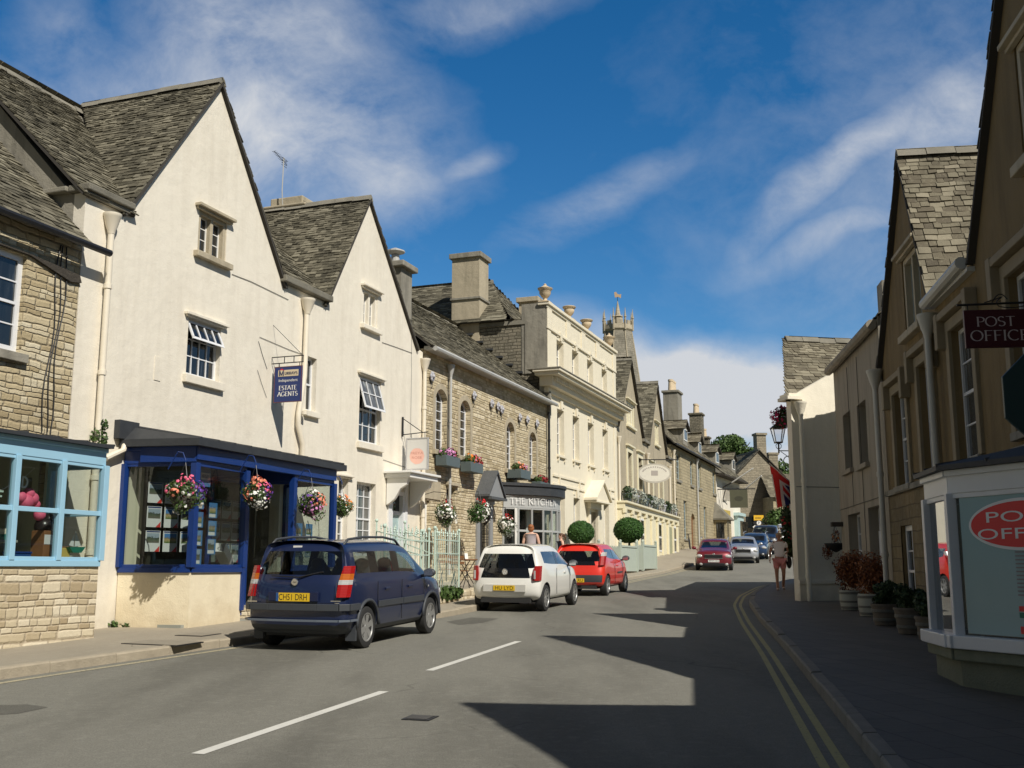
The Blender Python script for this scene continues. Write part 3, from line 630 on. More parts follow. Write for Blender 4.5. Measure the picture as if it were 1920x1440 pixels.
# repair patches and stains in the road surface, each a sheet 3 mm up
asphalt('patch_asphalt', (.07, .068, .06), (.16, .155, .13), .3, .5)
def patch(pts):
    P = [ground(*p) for p in pts]; b = MB(); b.v = [(p.x, p.y, GZ(p.y)+.003) for p in P]; b.f = [tuple(range(len(P)))]; b.m = [0]; b.build('road_patch', M_('patch_asphalt'), kind='structure')
patch([(-40, 1324), (50, 1321), (90, 1327), (35, 1338), (-40, 1344)]); patch([(838, 1166), (884, 1158), (935, 1160), (905, 1168), (860, 1172)])
# ---------------------------------------------------------------- left side: stone shop, two cream gabled houses
def prismx(b, poly, x0, x1, m=0):              # polygon in y,z pushed along x
    n = len(poly); a = sum(poly[i][0]*poly[(i+1)%n][1]-poly[(i+1)%n][0]*poly[i][1] for i in range(n))
    if a < 0: poly = poly[::-1]
    vs = [(x0, y, z) for y, z in poly]+[(x1, y, z) for y, z in poly]
    return b.add(vs, [tuple(range(n-1, -1, -1)), tuple(range(n, 2*n))]+[(i, (i+1)%n, (i+1)%n+n, i+n) for i in range(n)], m)
def segbox(b, A, B, t0, t1, z0, z1, m=0):      # A,B = (x,y); t = offset outwards
    A, B = Vector(A), Vector(B); d = (B-A).normalized(); n = Vector((d.y, -d.x))
    p = [A+n*t1, B+n*t1, B+n*t0, A+n*t0]
    return b.add([(q.x, q.y, z0) for q in p]+[(q.x, q.y, z1) for q in p], [(3, 2, 1, 0), (4, 5, 6, 7), (0, 1, 5, 4), (1, 2, 6, 5), (2, 3, 7, 6), (3, 0, 4, 7)], m)
def sheet(b, A, B, t, z0, z1, m=0):
    A, B = Vector(A), Vector(B); d = (B-A).normalized(); n = Vector((d.y, -d.x)); A, B = A+n*t, B+n*t
    return b.quad((A.x, A.y, z0), (B.x, B.y, z0), (B.x, B.y, z1), (A.x, A.y, z1), m)
def shopfront(H, pts, zg, zs, zh, zt, fm, wm, post=.10, glass='shop_glass', split={}, trans=None, wallt=.25, over=.16, rm='dark_lead', sillm=None, sillh=.09, roofrise=.25, zh_over=None, backy=.0):
    # pts along the front (x, y) left to right; a post stands on every corner
    sf = empty('shopfront', (0, 0, 0)); sf.parent = H.t; sf.matrix_local = H.M
    w = MB()
    for A, B in zip(pts, pts[1:]): segbox(w, A, B, -wallt, 0, zg, zs)
    w.build('stall_riser', M_(wm), sf)
    f = MB()
    for A, B in zip(pts, pts[1:]):
        segbox(f, A, B, -.06, .035, zs+.002, zs+sillh); segbox(f, A, B, -.05, .02, zh, zt); segbox(f, A, B, -.02, .06, zt-.06, zt+.001)
    for i, p in enumerate(pts): f.box(p[0]-post/2, p[0]+post/2, p[1]-post/2, p[1]+post/2, zs+sillh, zh)
    for i, (A, B) in enumerate(zip(pts, pts[1:])):
        A, B = Vector(A), Vector(B)
        segbox(f, A, B, -.04, .01, zs+sillh-.001, zs+sillh+.05); segbox(f, A, B, -.04, .01, zh-.05, zh+.001)
        for k in range(1, split.get(i, 1)):
            c = A.lerp(B, k/split[i]); d = (B-A).normalized()*post*.42; segbox(f, c-d, c+d, -.055, .045, zs+sillh, zh)
        for z in (trans or []): segbox(f, A, B, -.035, .022, z-.035, z+.035)
    f.build('frame', M_(fm), sf, bevel=.006)
    g = MB()
    for A, B in zip(pts, pts[1:]): sheet(g, A, B, -.018, zs+sillh, zh)
    g.build('pane', M_(glass), sf)
    r = MB(); n = len(pts); cx = sum(p[0] for p in pts)/n; P = []
    for i, p in enumerate(pts):
        a = Vector(pts[max(i-1, 0)]); c = Vector(pts[min(i+1, n-1)]); d = (c-a).normalized(); P.append(Vector(p)+Vector((d.y, -d.x))*over)
    back = [(P[0].x, backy-.002), (P[-1].x, backy-.002)]
    # sloping lead: front edge low, back edge high
    for z in (zt+.002,):
        top = [(q.x, q.y, z+.05) for q in P]; bot = [(q.x, q.y, z) for q in P]
        bt = [(q.x, max(q.y, backy-.004) if q.y > backy else backy-.004, z+.05+roofrise) for q in P]; bb = [(a[0], a[1], z) for a in bt]
        m = len(P)
        for i in range(m-1):
            r.quad(bot[i], bot[i+1], top[i+1], top[i]); r.quad(top[i], top[i+1], bt[i+1], bt[i]); r.quad(bb[i], bb[i+1], bot[i+1], bot[i])
        r.quad(bot[0], top[0], bt[0], bb[0]); r.quad(bb[-1], bt[-1], top[-1], bot[-1])
        r.quad(bb[0], bb[-1], bt[-1], bt[0])
        # rolls
        for i in range(m-1):
            L = (P[i+1]-P[i]).length; k = max(1, int(L/.55))
            for j in range(k):
                a = Vector(top[i]).lerp(Vector(top[i+1]), j/k); c = Vector(bt[i]).lerp(Vector(bt[i+1]), j/k); r.tube([a, c], .022, 6)
    r.build('roof', M_(rm), sf)
    return sf
# --- cream house with the blue shop bay
A = House('gabled_house', 'cream rendered gabled house behind the royal blue shop bay', 'house', WH, .45, 'cream gabled houses')
uA0, uA1 = -1.05, 6.0
fl, ap, fr_ = (-.04, 7.82), (WH.U(412, 160), 11.42), (5.08, 7.72)
outA = [(uA0, .3), (uA1, .3), (uA1, 7.86), (6.0, 7.86), (fr_[0]+.02, 7.80), fr_, ap, fl, (uA0, 7.87)]
outA = [(uA0, .3), (uA1, .3), (uA1, 7.86), (5.12, 7.86), ap, (-.09, 7.87), (uA0, 7.87)]
def pxrect(F, x0, y0, x1, y1): # opening from top-left and bottom-left/right pixels
    return F.U(x0, y0), F.U(x1, (y0+y1)/2), F.Z(x0, y1), F.Z(x0, y0)
w1 = (WH.U(372, 430), WH.U(425, 440), 7.72, 8.58); w2 = (WH.U(351, 650), WH.U(413, 660), 5.24, 6.36)
shopA = rect(.45, 5.3, .62, 3.55)
wall(A, outA, [rect(*w1), rect(*w2), shopA], M_('cream_paint'), reveal=.24, mass=False)
m = MB()
for y0, y1, z0, z1 in ((.24, 7.0, 3.62, 7.87),): m.box(uA0, uA1, y0, y1, z0, z1)
m.box(uA0, uA1, 3.0, 7.0, .3, 3.62); m.box(uA0, .42, .24, 3.0, .3, 3.62); m.box(5.4, uA1, .24, 3.0, .3, 3.62)
prismx(m, [(.3, 7.87), (3.5, 11.25), (6.9, 7.87)], uA0, uA1)
m.prism([(.05, 7.87), (4.98, 7.87), (ap[0], 11.25)], .24, 3.5)
A.b(m, 'side_wall', M_('stained_stone'))
fl_ = MB(); fl_.box(.44, 5.35, -1.25, 3.0, .45, .66); A.b(fl_, 'shop_floor', M_('room_grey'))
rw = MB(); rw.quad((.44, 2.99, .66), (5.38, 2.99, .66), (5.38, 2.99, 3.6), (.44, 2.99, 3.6)); A.b(rw, 'room_wall', M_('room_grey')); rw = MB(); rw.box(.425, .46, .02, 2.98, .67, 3.55); A.b(rw, 'inner_wall', M_('room_wall'))
# casement with stone mullion
def casement(H, r, fm, sm, y=.14, lights=2, bars=2, hood=.1, open_=False, name='window', sill=True, pm='pane', stone=.09):
    u0, u1, z0, z1 = r; b = MB(); st = stone
    b.box(u0, u0+st, .02, .2, z0, z1-st); b.box(u1-st, u1, .02, .2, z0, z1-st); b.box(u0, u1, .021, .2, z1-st, z1); b.box(u0, u1, .019, .2, z0-.01, z0+st*.6)
    lw = (u1-u0-2*st-(lights-1)*.09)/lights
    for i in range(1, lights): c = u0+st+lw*i+.09*(i-1); b.box(c, c+.09, .03, .2, z0, z1-st)
    w = H.b(b, name, M_(sm), bevel=.006)
    f = MB(); p = MB()
    for i in range(lights):
        a = u0+st+i*(lw+.09); c = a+lw; q = .028
        f.box(a, a+q, y-.02, y+.02, z0+st*.6, z1-st); f.box(c-q, c, y-.02, y+.02, z0+st*.6, z1-st); f.box(a, c, y-.018, y+.018, z1-st-q, z1-st); f.box(a, c, y-.018, y+.018, z0+st*.6, z0+st*.6+q)
        for k in range(1, bars+1): z = z0+st+(z1-z0-2*st)*k/(bars+1); f.box(a, c, y-.008, y+.008, z-.009, z+.009)
        p.box(a, c, y, y+.01, z0+st*.6, z1-st)
    H.b(f, 'casement', M_(fm), w); H.b(p, 'pane', M_(pm), w)
    if sill: s = MB(); s.box(u0-.12, u1+.12, -.12, .1, z0-.13, z0-.01); H.b(s, 'sill', M_(sm), w, bevel=.012)
    if hood: s = MB(); s.prism([(u0-.14, z1+.03), (u1+.14, z1+.03), (u1+.14, z1+.09), (u0-.14, z1+.09)], -.14, .0); s.box(u0-.11, u1+.11, -.07, .001, z1-.02, z1+.029); H.b(s, 'lintel', M_(sm), w, bevel=.008)
    return w
casement(A, w1, 'white_paint', 'ashlar')
wa = win(A, *w2, cols=4, rows=3, y=.10, meet=False, fm='white_gloss', pm='pane_dark', sill=.16, sillm='cream_paint', hood=.12, hoodm='cream_paint')
# open top light of that window
ob = MB(); zt, zb2 = w2[3]-.05, w2[3]-.42; u0, u1 = w2[0]+.03, w2[1]-.03
tilt = .17
def tq(u, f, e): return (u, .08-tilt*(1-f)-e, zb2+(zt-zb2)*f)
def tbar(ua, ub, f0, f1, e0=0, e1=.035):
    ob.add([tq(ua, f0, e1), tq(ub, f0, e1), tq(ub, f1, e1), tq(ua, f1, e1), tq(ua, f0, e0), tq(ub, f0, e0), tq(ub, f1, e0), tq(ua, f1, e0)], [(0, 1, 2, 3), (7, 6, 5, 4), (0, 4, 5, 1), (1, 5, 6, 2), (2, 6, 7, 3), (3, 7, 4, 0)])
tbar(u0, u1, 0, .13); tbar(u0, u1, .88, 1); tbar(u0, u0+.045, .1, .9); tbar(u1-.045, u1, .1, .9)
for k in (1, 2, 3): c = u0+(u1-u0)*k/4; tbar(c-.014, c+.014, .1, .9)
o = A.b(ob, 'open_sash', M_('white_gloss'), wa)
pb = MB(); pb.add([tq(u0, .05, .015), tq(u1, .05, .015), tq(u1, .95, .015), tq(u0, .95, .015)], [(0, 1, 2, 3)]); A.b(pb, 'pane', M_('pane'), wa)
b = MB(); b.box(WH.U(288, 710), WH.U(300, 710), -.012, 0, 4.98, 5.42); A.b(b, 'vent_plate', M_('cream_paint'))
# gutters, copings
b = MB(); b.box(-1.15, .02, -.16, .30, 7.88, 8.0); b.box(-1.15, -.02, -.10, 0, 7.80, 7.88); b.box(-1.2, -.3, .30, 1.5, 7.885, 7.98); A.b(b, 'coping', M_('ridge_stone'), bevel=.02)
b = MB(); b.box(5.0, 7.1, -.16, .30, 7.87, 8.02); A.b(b, 'coping', M_('ridge_stone'), bevel=.02)
pipe(A, WH.U(189, 600), .62, 7.45, .1, .055, 'pipe_cream', coll=(.18, .36, .62, .84))
pipe(A, WH.U(572, 700, .1), 3.9, 7.5, .11, .06, 'pipe_cream', coll=(.32, .99), pts=[(WH.U(572, 700, .1)+.0, -.1, 3.7), (WH.U(572, 700, .1), -.1, 4.35), (WH.U(572, 700, .1)-.22, -.1, 4.75), (WH.U(572, 700, .1)-.22, -.1, 5.0), (WH.U(572, 700, .1)-.02, -.1, 5.9), (WH.U(572, 700, .1), -.1, 7.5)])
gable_roof(A, -.09, ap[0], 5.12, 7.87, 11.45, 7.87, 0, 3.5, seed=11, over=.08, row=.125, w=.22, yl=0.35, yr=.6)
roof(A, (uA0-.12, .0, 7.90), (1, 0, 0), (0, 3.5, 3.4), [(0, -.1), (1.3, -.1), (3.4, 4.9), (0, 4.9)], m='slates', seed=31, row=.125, w=.22)
roof(A, (4.2, .0, 7.90), (1, 0, 0), (0, 3.5, 3.4), [(1.6, 1.6), (3.0, .1), (3.0, 4.9), (0, 4.9), (0, 4.0)], m='slates', seed=32, row=.15, w=.26)
roof(A, (uA0-.12, 7.0, 7.90), (1, 0, 0), (0, -3.5, 3.4), [(0, -.1), (7.1, -.1), (7.1, 4.9), (0, 4.9)], m='slates', seed=33, row=.3, w=.5)
ridge(A, [(uA0-.12, 3.5, 11.32), (uA1, 3.5, 11.32)], seed=3)
# --- blue bay
p0 = (.30, -.02); p1 = (.54, -1.32); p2 = (2.1, -1.25); p3 = (3.72, -1.25); p4 = (5.3, -1.22); p5 = (5.5, -.02)
shopfront(A, [(.30, -.02), p1, (2.12, -1.27)], .35, 1.52, 3.38, 3.66, 'royal_blue', 'cream_shop_paint', post=.12, over=.02, roofrise=0, rm='royal_blue')
sf2 = shopfront(A, [(2.12, -1.27), (2.35, -.35), (3.55, -.35), (3.78, -1.27)], .35, .75, 3.30, 3.66, 'royal_blue', 'cream_shop_paint', post=.09, over=.02, roofrise=0, rm='royal_blue')
sf3 = shopfront(A, [(3.78, -1.27), (5.42, -1.25), (5.5, -.02)], .35, 1.52, 3.38, 3.66, 'royal_blue', 'cream_shop_paint', post=.12, over=.02, roofrise=0, rm='royal_blue')
b = MB(); P = [(.12, -.03), (.36, -1.50), (2.1, -1.46), (3.8, -1.46), (5.66, -1.43), (5.72, -.03)]
b.slab(P, 3.665, 3.79); b2 = MB()
n = len(P)
for i in range(n-1):
    a, c = P[i], P[i+1]; zt = 4.05
    top = lambda q: (min(max(q[0], .4), 5.5), -.005, zt)
    b.quad((a[0], a[1], 3.79), (c[0], c[1], 3.79), top(c), top(a))
k = 11
for i in range(k):
    x = .5+i*.5; b.tube([(x, -1.44, 3.80), (x, -.01, 4.06)], .03, 6)
b.box(.0, .5, -.12, 0, 3.8, 4.12)
A.b(b, 'bay_roof', M_('dark_lead'))
b = MB(); segbox(b, (.33, -.35), (.54, -1.34), -.05, .055, 3.40, 3.665); segbox(b, (.5, -1.33), (5.42, -1.27), -.05, .05, 3.44, 3.665)
A.b(b, 'fascia', M_('royal_blue'))
b = MB(); b.tube([(.28, -.06, 3.9), (.12, -.12, 3.6), (-.1, -.1, 3.5), (-.28, -.1, 3.42)], .05, 8); A.b(b, 'waste_pipe', M_('pipe_cream'))
b = MB(); b.box(WH.U(396, 1140, 1.3), WH.U(408, 1140, 1.3), -1.29, -1.27, .82, .98); A.b(b, 'air_brick', M_('ridge_stone'))
b = MB(); segbox(b, (.42, -.06), (.86, .0), -.03, 0, 1.55, 3.36); A.b(b, 'display_panel', M_('room_wall'))
# --- right cream house
B = House('gabled_house', 'cream rendered gabled house with the tilted-open sash above the small hanging sign', 'house', WH, .7, 'cream gabled houses')
uB0, uB1 = 6.0, 12.55
apB = (WH.U(691, 380), 11.12)
outB = [(uB0, .5), (uB1, .5), (uB1, 7.70), (12.08, 7.78), apB, (6.98, 7.86), (uB0, 7.86)]
v1 = (WH.U(680, 590), WH.U(707, 600), 7.75, 8.70); v2 = (WH.U(673, 790), WH.U(713, 790), 4.72, 6.42); v3 = (WH.U(574, 735), WH.U(592, 740), 5.15, 6.42)
v4 = (WH.U(668, 950), WH.U(704, 950), 1.9, 3.72); v5 = (WH.U(634, 950), WH.U(652, 950), 1.7, 3.75)
dr = (WH.U(731, 960), WH.U(757, 960), 1.15, 3.62)
wall(B, outB, [rect(*q) for q in (v1, v2, v3, v4, v5, dr)], M_('cream_paint'), reveal=.24, mass=False)
m = MB(); m.box(uB0, uB1, .24, 7, .5, 7.80); prismx(m, [(.3, 7.79), (3.5, 11.2), (6.9, 7.79)], uB0, uB1); m.prism([(7.1, 7.79), (11.98, 7.79), (apB[0], 10.9)], .24, 3.5); B.b(m, 'side_wall', M_('stained_stone'))
casement(B, v1, 'white_paint', 'cream_paint', pm='pane_pale')
wb = win(B, *v2, cols=3, rows=4, y=.10, fm='white_gloss', pm='pane', sill=.16, sillm='cream_paint', hood=.12, hoodm='cream_paint')
ob = MB(); zt, zb2 = v2[3]-.05, (v2[2]+v2[3])/2+.02; u0, u1 = v2[0]+.03, v2[1]-.03; tilt = .22
tbar(u0, u1, 0, .07); tbar(u0, u1, .94, 1); tbar(u0, u0+.045, .05, .95); tbar(u1-.045, u1, .05, .95); tbar(u0, u1, .49, .52)
for k in (1, 2): c = u0+(u1-u0)*k/3; tbar(c-.013, c+.013, .05, .95)
B.b(ob, 'open_sash', M_('white_gloss'), wb); pb = MB(); pb.add([tq(u0, .02, .015), tq(u1, .02, .015), tq(u1, .97, .015), tq(u0, .97, .015)], [(0, 1, 2, 3)]); B.b(pb, 'pane', M_('pane_pale'), wb)
win(B, *v3, cols=1, rows=2, y=.12, fm='white_gloss', pm='pane', sill=.13, sillm='cream_paint')
win(B, *v4, cols=3, rows=6, y=.14, fm='white_gloss', pm='pane_pale', sill=.12, sillm='cream_paint')
win(B, *v5, cols=2, rows=6, y=.14, fm='white_gloss', pm='pane_pale', sill=.12, sillm='cream_paint', hood=.1, hoodm='cream_paint')
# door with hood on brackets
u0, u1, z0, z1 = dr
b = MB(); b.box(u0, u0+.12, -.03, .12, z0, z1); b.box(u1-.12, u1, -.03, .12, z0, z1); b.box(u0, u1, -.031, .12, z1-.1, z1); b.box(u0+.12, u1-.12, .05, .12, z1-.62, z1-.52)
b.box(u0-.14, u0-.002, -.05, .0, z0, z1+.12); b.box(u1+.002, u1+.14, -.05, .0, z0, z1+.12); b.box(u0-.14, u1+.14, -.06, -.001, z1+.12, z1+.3)
d = B.b(b, 'door_frame', M_('white_gloss'))
b = MB(); b.box(u0+.12, u1-.12, .10, .14, z0, z1-.62); b.box(u0+.2, u0+.32, .085, .10, z0+.25, z0+.9); b.box(u0+.2, u1-.2, .085, .10, z0+1.1, z1-.8); B.b(b, 'door', M_('door_blue'), d)
b = MB(); b.box(u0+.12, u1-.12, .08, .09, z1-.52, z1-.1); B.b(b, 'pane', M_('pane_dark'), d)
b = MB(); b.slab([(u0-.35, 0), (u0-.35, -.75), (u1+.55, -.75), (u1+.55, 0)], z1+.3, z1+.42); b.slab([(u0-.42, 0), (u0-.42, -.82), (u1+.62, -.82), (u1+.62, 0)], z1+.42, z1+.48); B.b(b, 'door_hood', M_('white_paint'), bevel=.01)
for uu in (u0-.27, u1+.3):
    b = MB(); prismx(b, [(-.02, z1+.3), (-.66, z1+.3), (-.6, z1+.12), (-.42, z1+.02), (-.25, z1-.25), (-.12, z1-.35), (-.02, z1-.4)], uu, uu+.12); B.b(b, 'bracket', M_('white_paint'), bevel=.01)
pipe(B, WH.U(793, 1000, .1), 1.2, 7.3, .09, .055, 'pipe_cream', coll=(.3, .55, .8))
gable_roof(B, 6.98, apB[0], 12.08, 7.87, 11.16, 7.78, 0, 3.5, seed=21, over=.08, row=.125, w=.22, yl=.6, yr=.8)
roof(B, (uB0, .0, 7.90), (1, 0, 0), (0, 3.5, 3.3), [(0, .5), (1.2, .5), (3.4, 4.8), (0, 4.8)], m='slates', seed=34, row=.17, w=.3)
roof(B, (uB0, .0, 7.90), (1, 0, 0), (0, 3.5, 3.3), [(5.0, .9), (6.6, .9), (6.6, 4.8), (3.2, 4.8)], m='slates', seed=36, row=.17, w=.3)
roof(B, (uB0, 7.0, 7.90), (1, 0, 0), (0, -3.5, 3.3), [(0, -.1), (6.6, -.1), (6.6, 4.8), (0, 4.8)], m='slates', seed=35, row=.3, w=.5)
chimney(B, 10.6, 12.2, 2.2, 3.1, 10.0, 11.55, 'ashlar', pots=0, cap=.26) if False else None
ch = MB(); q = WH.U(565, 380, -2.4); ch.box(q-.55, q+.6, 2.0, 3.0, 10.4, 11.36); ch2 = MB(); cc = B.b(ch, 'chimney', M_('ashlar')); ch2.box(q-.72, q+.75, 1.85, 3.15, 11.18, 11.26); ch2.slab([(q-.6, 2.0), (q+.62, 2.0), (q+.62, 3.0), (q-.6, 3.0)], 11.26, 11.50); B.b(ch2, 'cap', M_('ashlar'), cc, bevel=.03)
q = WH.U(746, 520, -1.5); ch = MB(); ch.box(q-.4, q+.38, 1.2, 2.0, 8.2, 10.75); cc = B.b(ch, 'chimney', M_('stained_stone')); ch = MB(); ch.box(q-.55, q+.52, 1.05, 2.15, 10.62, 10.80); B.b(ch, 'cap', M_('stained_stone'), cc, bevel=.03)
ch = MB(); ch.lathe([(.13, 0), (.13, .32), (.12, .33)], (q, 1.6, 10.8), 10); ch.lathe([(.05, .33), (.30, .42), (.30, .46), (.05, .56)], (q, 1.6, 10.8), 12); B.b(ch, 'cowl', M_('pipe_grey'), cc)
# --- stone shop on the far left
u_s = -1.07
Sx = House('stone_house', 'tan rubble stone house with the pale blue shop window at the left edge', 'house', WH, .35)
wz = Fac(WH.p, 20)
s1 = (WH.U(-60, 620), WH.U(40, 625), 4.86, 6.42)
shopS = rect(-6.5, -1.5, .6, 3.5)
wall(Sx, [(-8.5, .1), (u_s, .1), (u_s, 6.98), (-8.5, 6.98)], [rect(*s1), rect(s1[0]-3.2, s1[1]-3.2, s1[2], s1[3]), shopS], M_('rubble_tan'), reveal=.2, mass=False)
m = MB(); m.box(-8.5, u_s-.01, .2, 7, 3.6, 6.98); m.box(-8.5, u_s-.01, 2.8, 7, .1, 3.6); m.box(-8.5, -6.6, .2, 2.8, .1, 3.6); m.box(-1.45, u_s-.01, .2, 2.8, .1, 3.6); prismx(m, [(.2, 6.98), (3.5, 10.3), (7, 6.98)], -8.5, u_s-.01); Sx.b(m, 'side_wall', M_('dark_rubble'))
win(Sx, *s1, cols=2, rows=4, y=.08, fm='white_gloss', pm='pane', sill=.14, sillm='stained_stone', fr=.09, frd=.1)
win(Sx, s1[0]-3.2, s1[1]-3.2, s1[2], s1[3], cols=2, rows=4, y=.08, fm='white_gloss', pm='pane', sill=.14, sillm='stained_stone', fr=.09, frd=.1)
b = MB(); b.prism([(s1[0]-.3, 6.47), (s1[1]+.05, 6.46), (s1[1]+1.1, 6.40), (s1[1]+1.15, 6.28), (s1[1]+.9, 6.24), (s1[1]+.02, 6.44), (s1[0]-.3, 6.44)], -.05, 0); Sx.b(b, 'timber_lintel', M_('wood_brown') if False else plain('dark_timber', (.05, .042, .032), .9, var=.5, vscale=9, bump=.02, bscale=30))
roof(Sx, (-8.6, -.22, 6.93), (1, 0, 0), (0, 3.7, 3.55), [(0, 0), (7.5, 0), (7.5, 5.0), (0, 5.0)], m='slates', seed=41, row=.14, w=.24)
roof(Sx, (-8.6, 7.2, 6.93), (1, 0, 0), (0, -3.7, 3.55), [(0, 0), (7.5, 0), (7.5, 5.0), (0, 5.0)], m='slates', seed=42, row=.3, w=.5)
b = MB(); b.tube([(-8.6, -.30, 6.86), (-.72, -.30, 6.86)], .062, 8); Sx.b(b, 'gutter', M_('black_iron'))
b = MB()
for k in range(3):
    x0 = WH.U(112+k*3, 470); pts = []
    for j in range(12): z = 6.8-j*.28; pts.append((x0-.05*math.sin(j*.9+k)-j*.012+k*.05, -.02, z))
    b.tube(pts, .012, 5)
Sx.b(b, 'cable', M_('black_iron'))
# projecting shop bay: its own plane
p = WH.w(0); SH = Fac((-6.32, 16.5), 20)
def toWH(u, n=0.0):                            # SH plan point -> WH local x,y
    w = SH.w(u, n)-WH.p; return (w.dot(WH.d), -w.dot(WH.n()))
a0, a1 = toWH(-7), toWH(.02)
sfS = shopfront(Sx, [(a0[0], a0[1]), (a1[0], a1[1]), (a1[0]+.02, -.02)], .2, 1.62, 3.16, 3.42, 'light_blue', 'coursed_pale', post=.11, split={0: 8}, trans=[2.42], rm='dark_lead', over=.14, roofrise=.10)
b = MB(); b.box(-7.0, -1.5, a0[1]+.1, 2.8, .2, .7); Sx.b(b, 'shop_floor', M_('room_grey'))
b = MB(); b.quad((-1.52, .1, .7), (-1.52, 2.8, .7), (-1.52, 2.8, 3.6), (-1.52, .1, 3.6)); b.quad((-1.52, -.02, .7), (-1.0, -.02, .7), (-1.0, -.02, 3.5), (-1.52, -.02, 3.5)); b.quad((-6.6, 2.79, .7), (-1.5, 2.79, .7), (-1.5, 2.79, 3.6), (-6.6, 2.79, 3.6)); Sx.b(b, 'room_wall', M_('room_wall'))
# --- middle stone house with arched windows
C = House('stone_house', 'coursed golden stone house with tall arched windows and flower boxes', 'house', ST, 1.1)
sU = 11.25
def pw(F, x0, x1, yt, yb, ym=None):
    ym = ym or (yt+yb)/2; u0, u1 = F.U(x0, ym), F.U(x1, ym); return (u0, u1, F.Z(x0, yb), F.Z(x0, yt))
arw = [(.75, 1.60, 5.0, 6.84), (2.62, 3.45, 5.0, 6.78), (6.75, 7.55, 4.95, 6.62), (9.15, 9.95, 4.95, 6.55)]
gw = (ST.U(838, 950), ST.U(853, 950), 1.9, 4.0); gd = (ST.U(897, 1010), ST.U(916, 1010), 1.2, 3.65); wd = (.02+.1, ST.U(806, 960), 1.3, 3.5)
holes = [arch(*q, .28) for q in arw]+[rect(*gw), rect(*gd), rect(*wd)]
wall(C, [(.0, .7), (sU, .7), (sU, 7.86), (.0, 7.86)], holes, M_('coursed_tan'), reveal=.3, mass=True, depth=7.2)
for q in arw:
    win(C, *q, cols=2, rows=6, y=.16, fm='white_gloss', pm='pane_dark', rise=.28, fr=.06)
    s = MB(); o_ = arch(q[0]-.17, q[1]+.17, q[2], q[3]+.17, .33); i_ = arch(q[0]+.001, q[1]-.001, q[2], q[3]-.001, .28)
    outer = o_[1:]+[o_[0]]; inner = i_[1:]+[i_[0]]; s.prism([o_[1]]+o_[2:]+[o_[0], i_[0]]+i_[2:][::-1]+[i_[1]], -.012, .0); s.box(q[0]-.2, q[1]+.2, -.10, .1, q[2]-.14, q[2]-.002)
    C.b(s, 'stone_surround', M_('ashlar'))
win(C, *gw, cols=2, rows=6, y=.15, fm='white_gloss', pm='pane', sill=.12, sillm='ashlar', hood=.2, hoodm='ashlar')
b = MB(); b.box(gd[0], gd[1], .12, .16, gd[2], gd[3]); b.box(gd[0]+.1, gd[1]-.1, .1, .12, gd[2]+.2, gd[2]+.9); dd = C.b(b, 'door', M_('pane_dark'))
b = MB(); b.box(gd[0]-.25, gd[0], -.06, .1, gd[2], gd[3]); b.box(gd[1], gd[1]+.25, -.06, .1, gd[2], gd[3]); b.box(gd[0]-.3, gd[1]+.3, -.1, .1, gd[3], gd[3]+.2); C.b(b, 'door_frame', M_('grey_paint'), dd)
b = MB(); c_ = (gd[0]+gd[1])/2; zp = gd[3]+.2; hw = .66
b.prism([(c_-hw, zp), (c_+hw, zp), (c_, zp+.72)], -.45, 0); pdm = C.b(b, 'pediment', M_('grey_paint'))
b = MB()
for s_ in (-1, 1):
    b.add([(c_+s_*(hw+.1), -.5, zp-.02), (c_, -.5, zp+.78), (c_, .0, zp+.78), (c_+s_*(hw+.1), 0, zp-.02), (c_+s_*(hw+.1), -.5, zp+.05), (c_, -.5, zp+.86), (c_, .0, zp+.86), (c_+s_*(hw+.1), 0, zp+.05)], [(0, 1, 2, 3), (7, 6, 5, 4), (0, 4, 5, 1), (3, 2, 6, 7), (0, 3, 7, 4)])
b.box(c_-hw-.05, c_+hw+.05, -.55, 0, zp-.1, zp-.021); C.b(b, 'hood', M_('lead'), pdm)
b = MB(); b.box(wd[0], wd[1], .1, .15, wd[2], wd[3]); C.b(b, 'door', M_('white_paint'))
b = MB(); b.box(0.0, 1.15, -.03, 0, 3.55, 4.35); C.b(b, 'stone_panel', M_('ashlar'))

pipe(C, ST.U(845, 750, .12), 1.4, 7.45, .12, .042, 'pipe_grey', coll=(.1, .45, .75)); pipe(C, sU-.12, 4.3, 7.5, .12, .05, 'black_iron', hop=False)
b = MB(); b.tube([(-.1, -.36, 7.82), (sU+.1, -.36, 7.82)], .075, 8); b.box(-.1, sU+.05, -.28, 0, 7.80, 7.90); C.b(b, 'gutter', M_('pipe_grey'))
roof(C, (-.3, -.30, 7.88), (1, 0, 0), (0, 4.1, 3.3), [(0, 0), (11.55, 0), (11.55, 5.26), (0, 5.26)], m='slates', seed=51, row=.19, w=.32)
roof(C, (-.3, 7.9, 7.88), (1, 0, 0), (0, -4.1, 3.3), [(0, 0), (11.55, 0), (11.55, 5.26), (0, 5.26)], m='slates', seed=52, row=.35, w=.55)
ridge(C, [(-.3, 3.8, 11.18), (11.2, 3.8, 11.18)], seed=5)
m = MB(); prismx(m, [(.1, 7.8), (3.8, 11.0), (7.2, 7.8)], .0, 11.2); C.b(m, 'side_wall', M_('dark_rubble'))
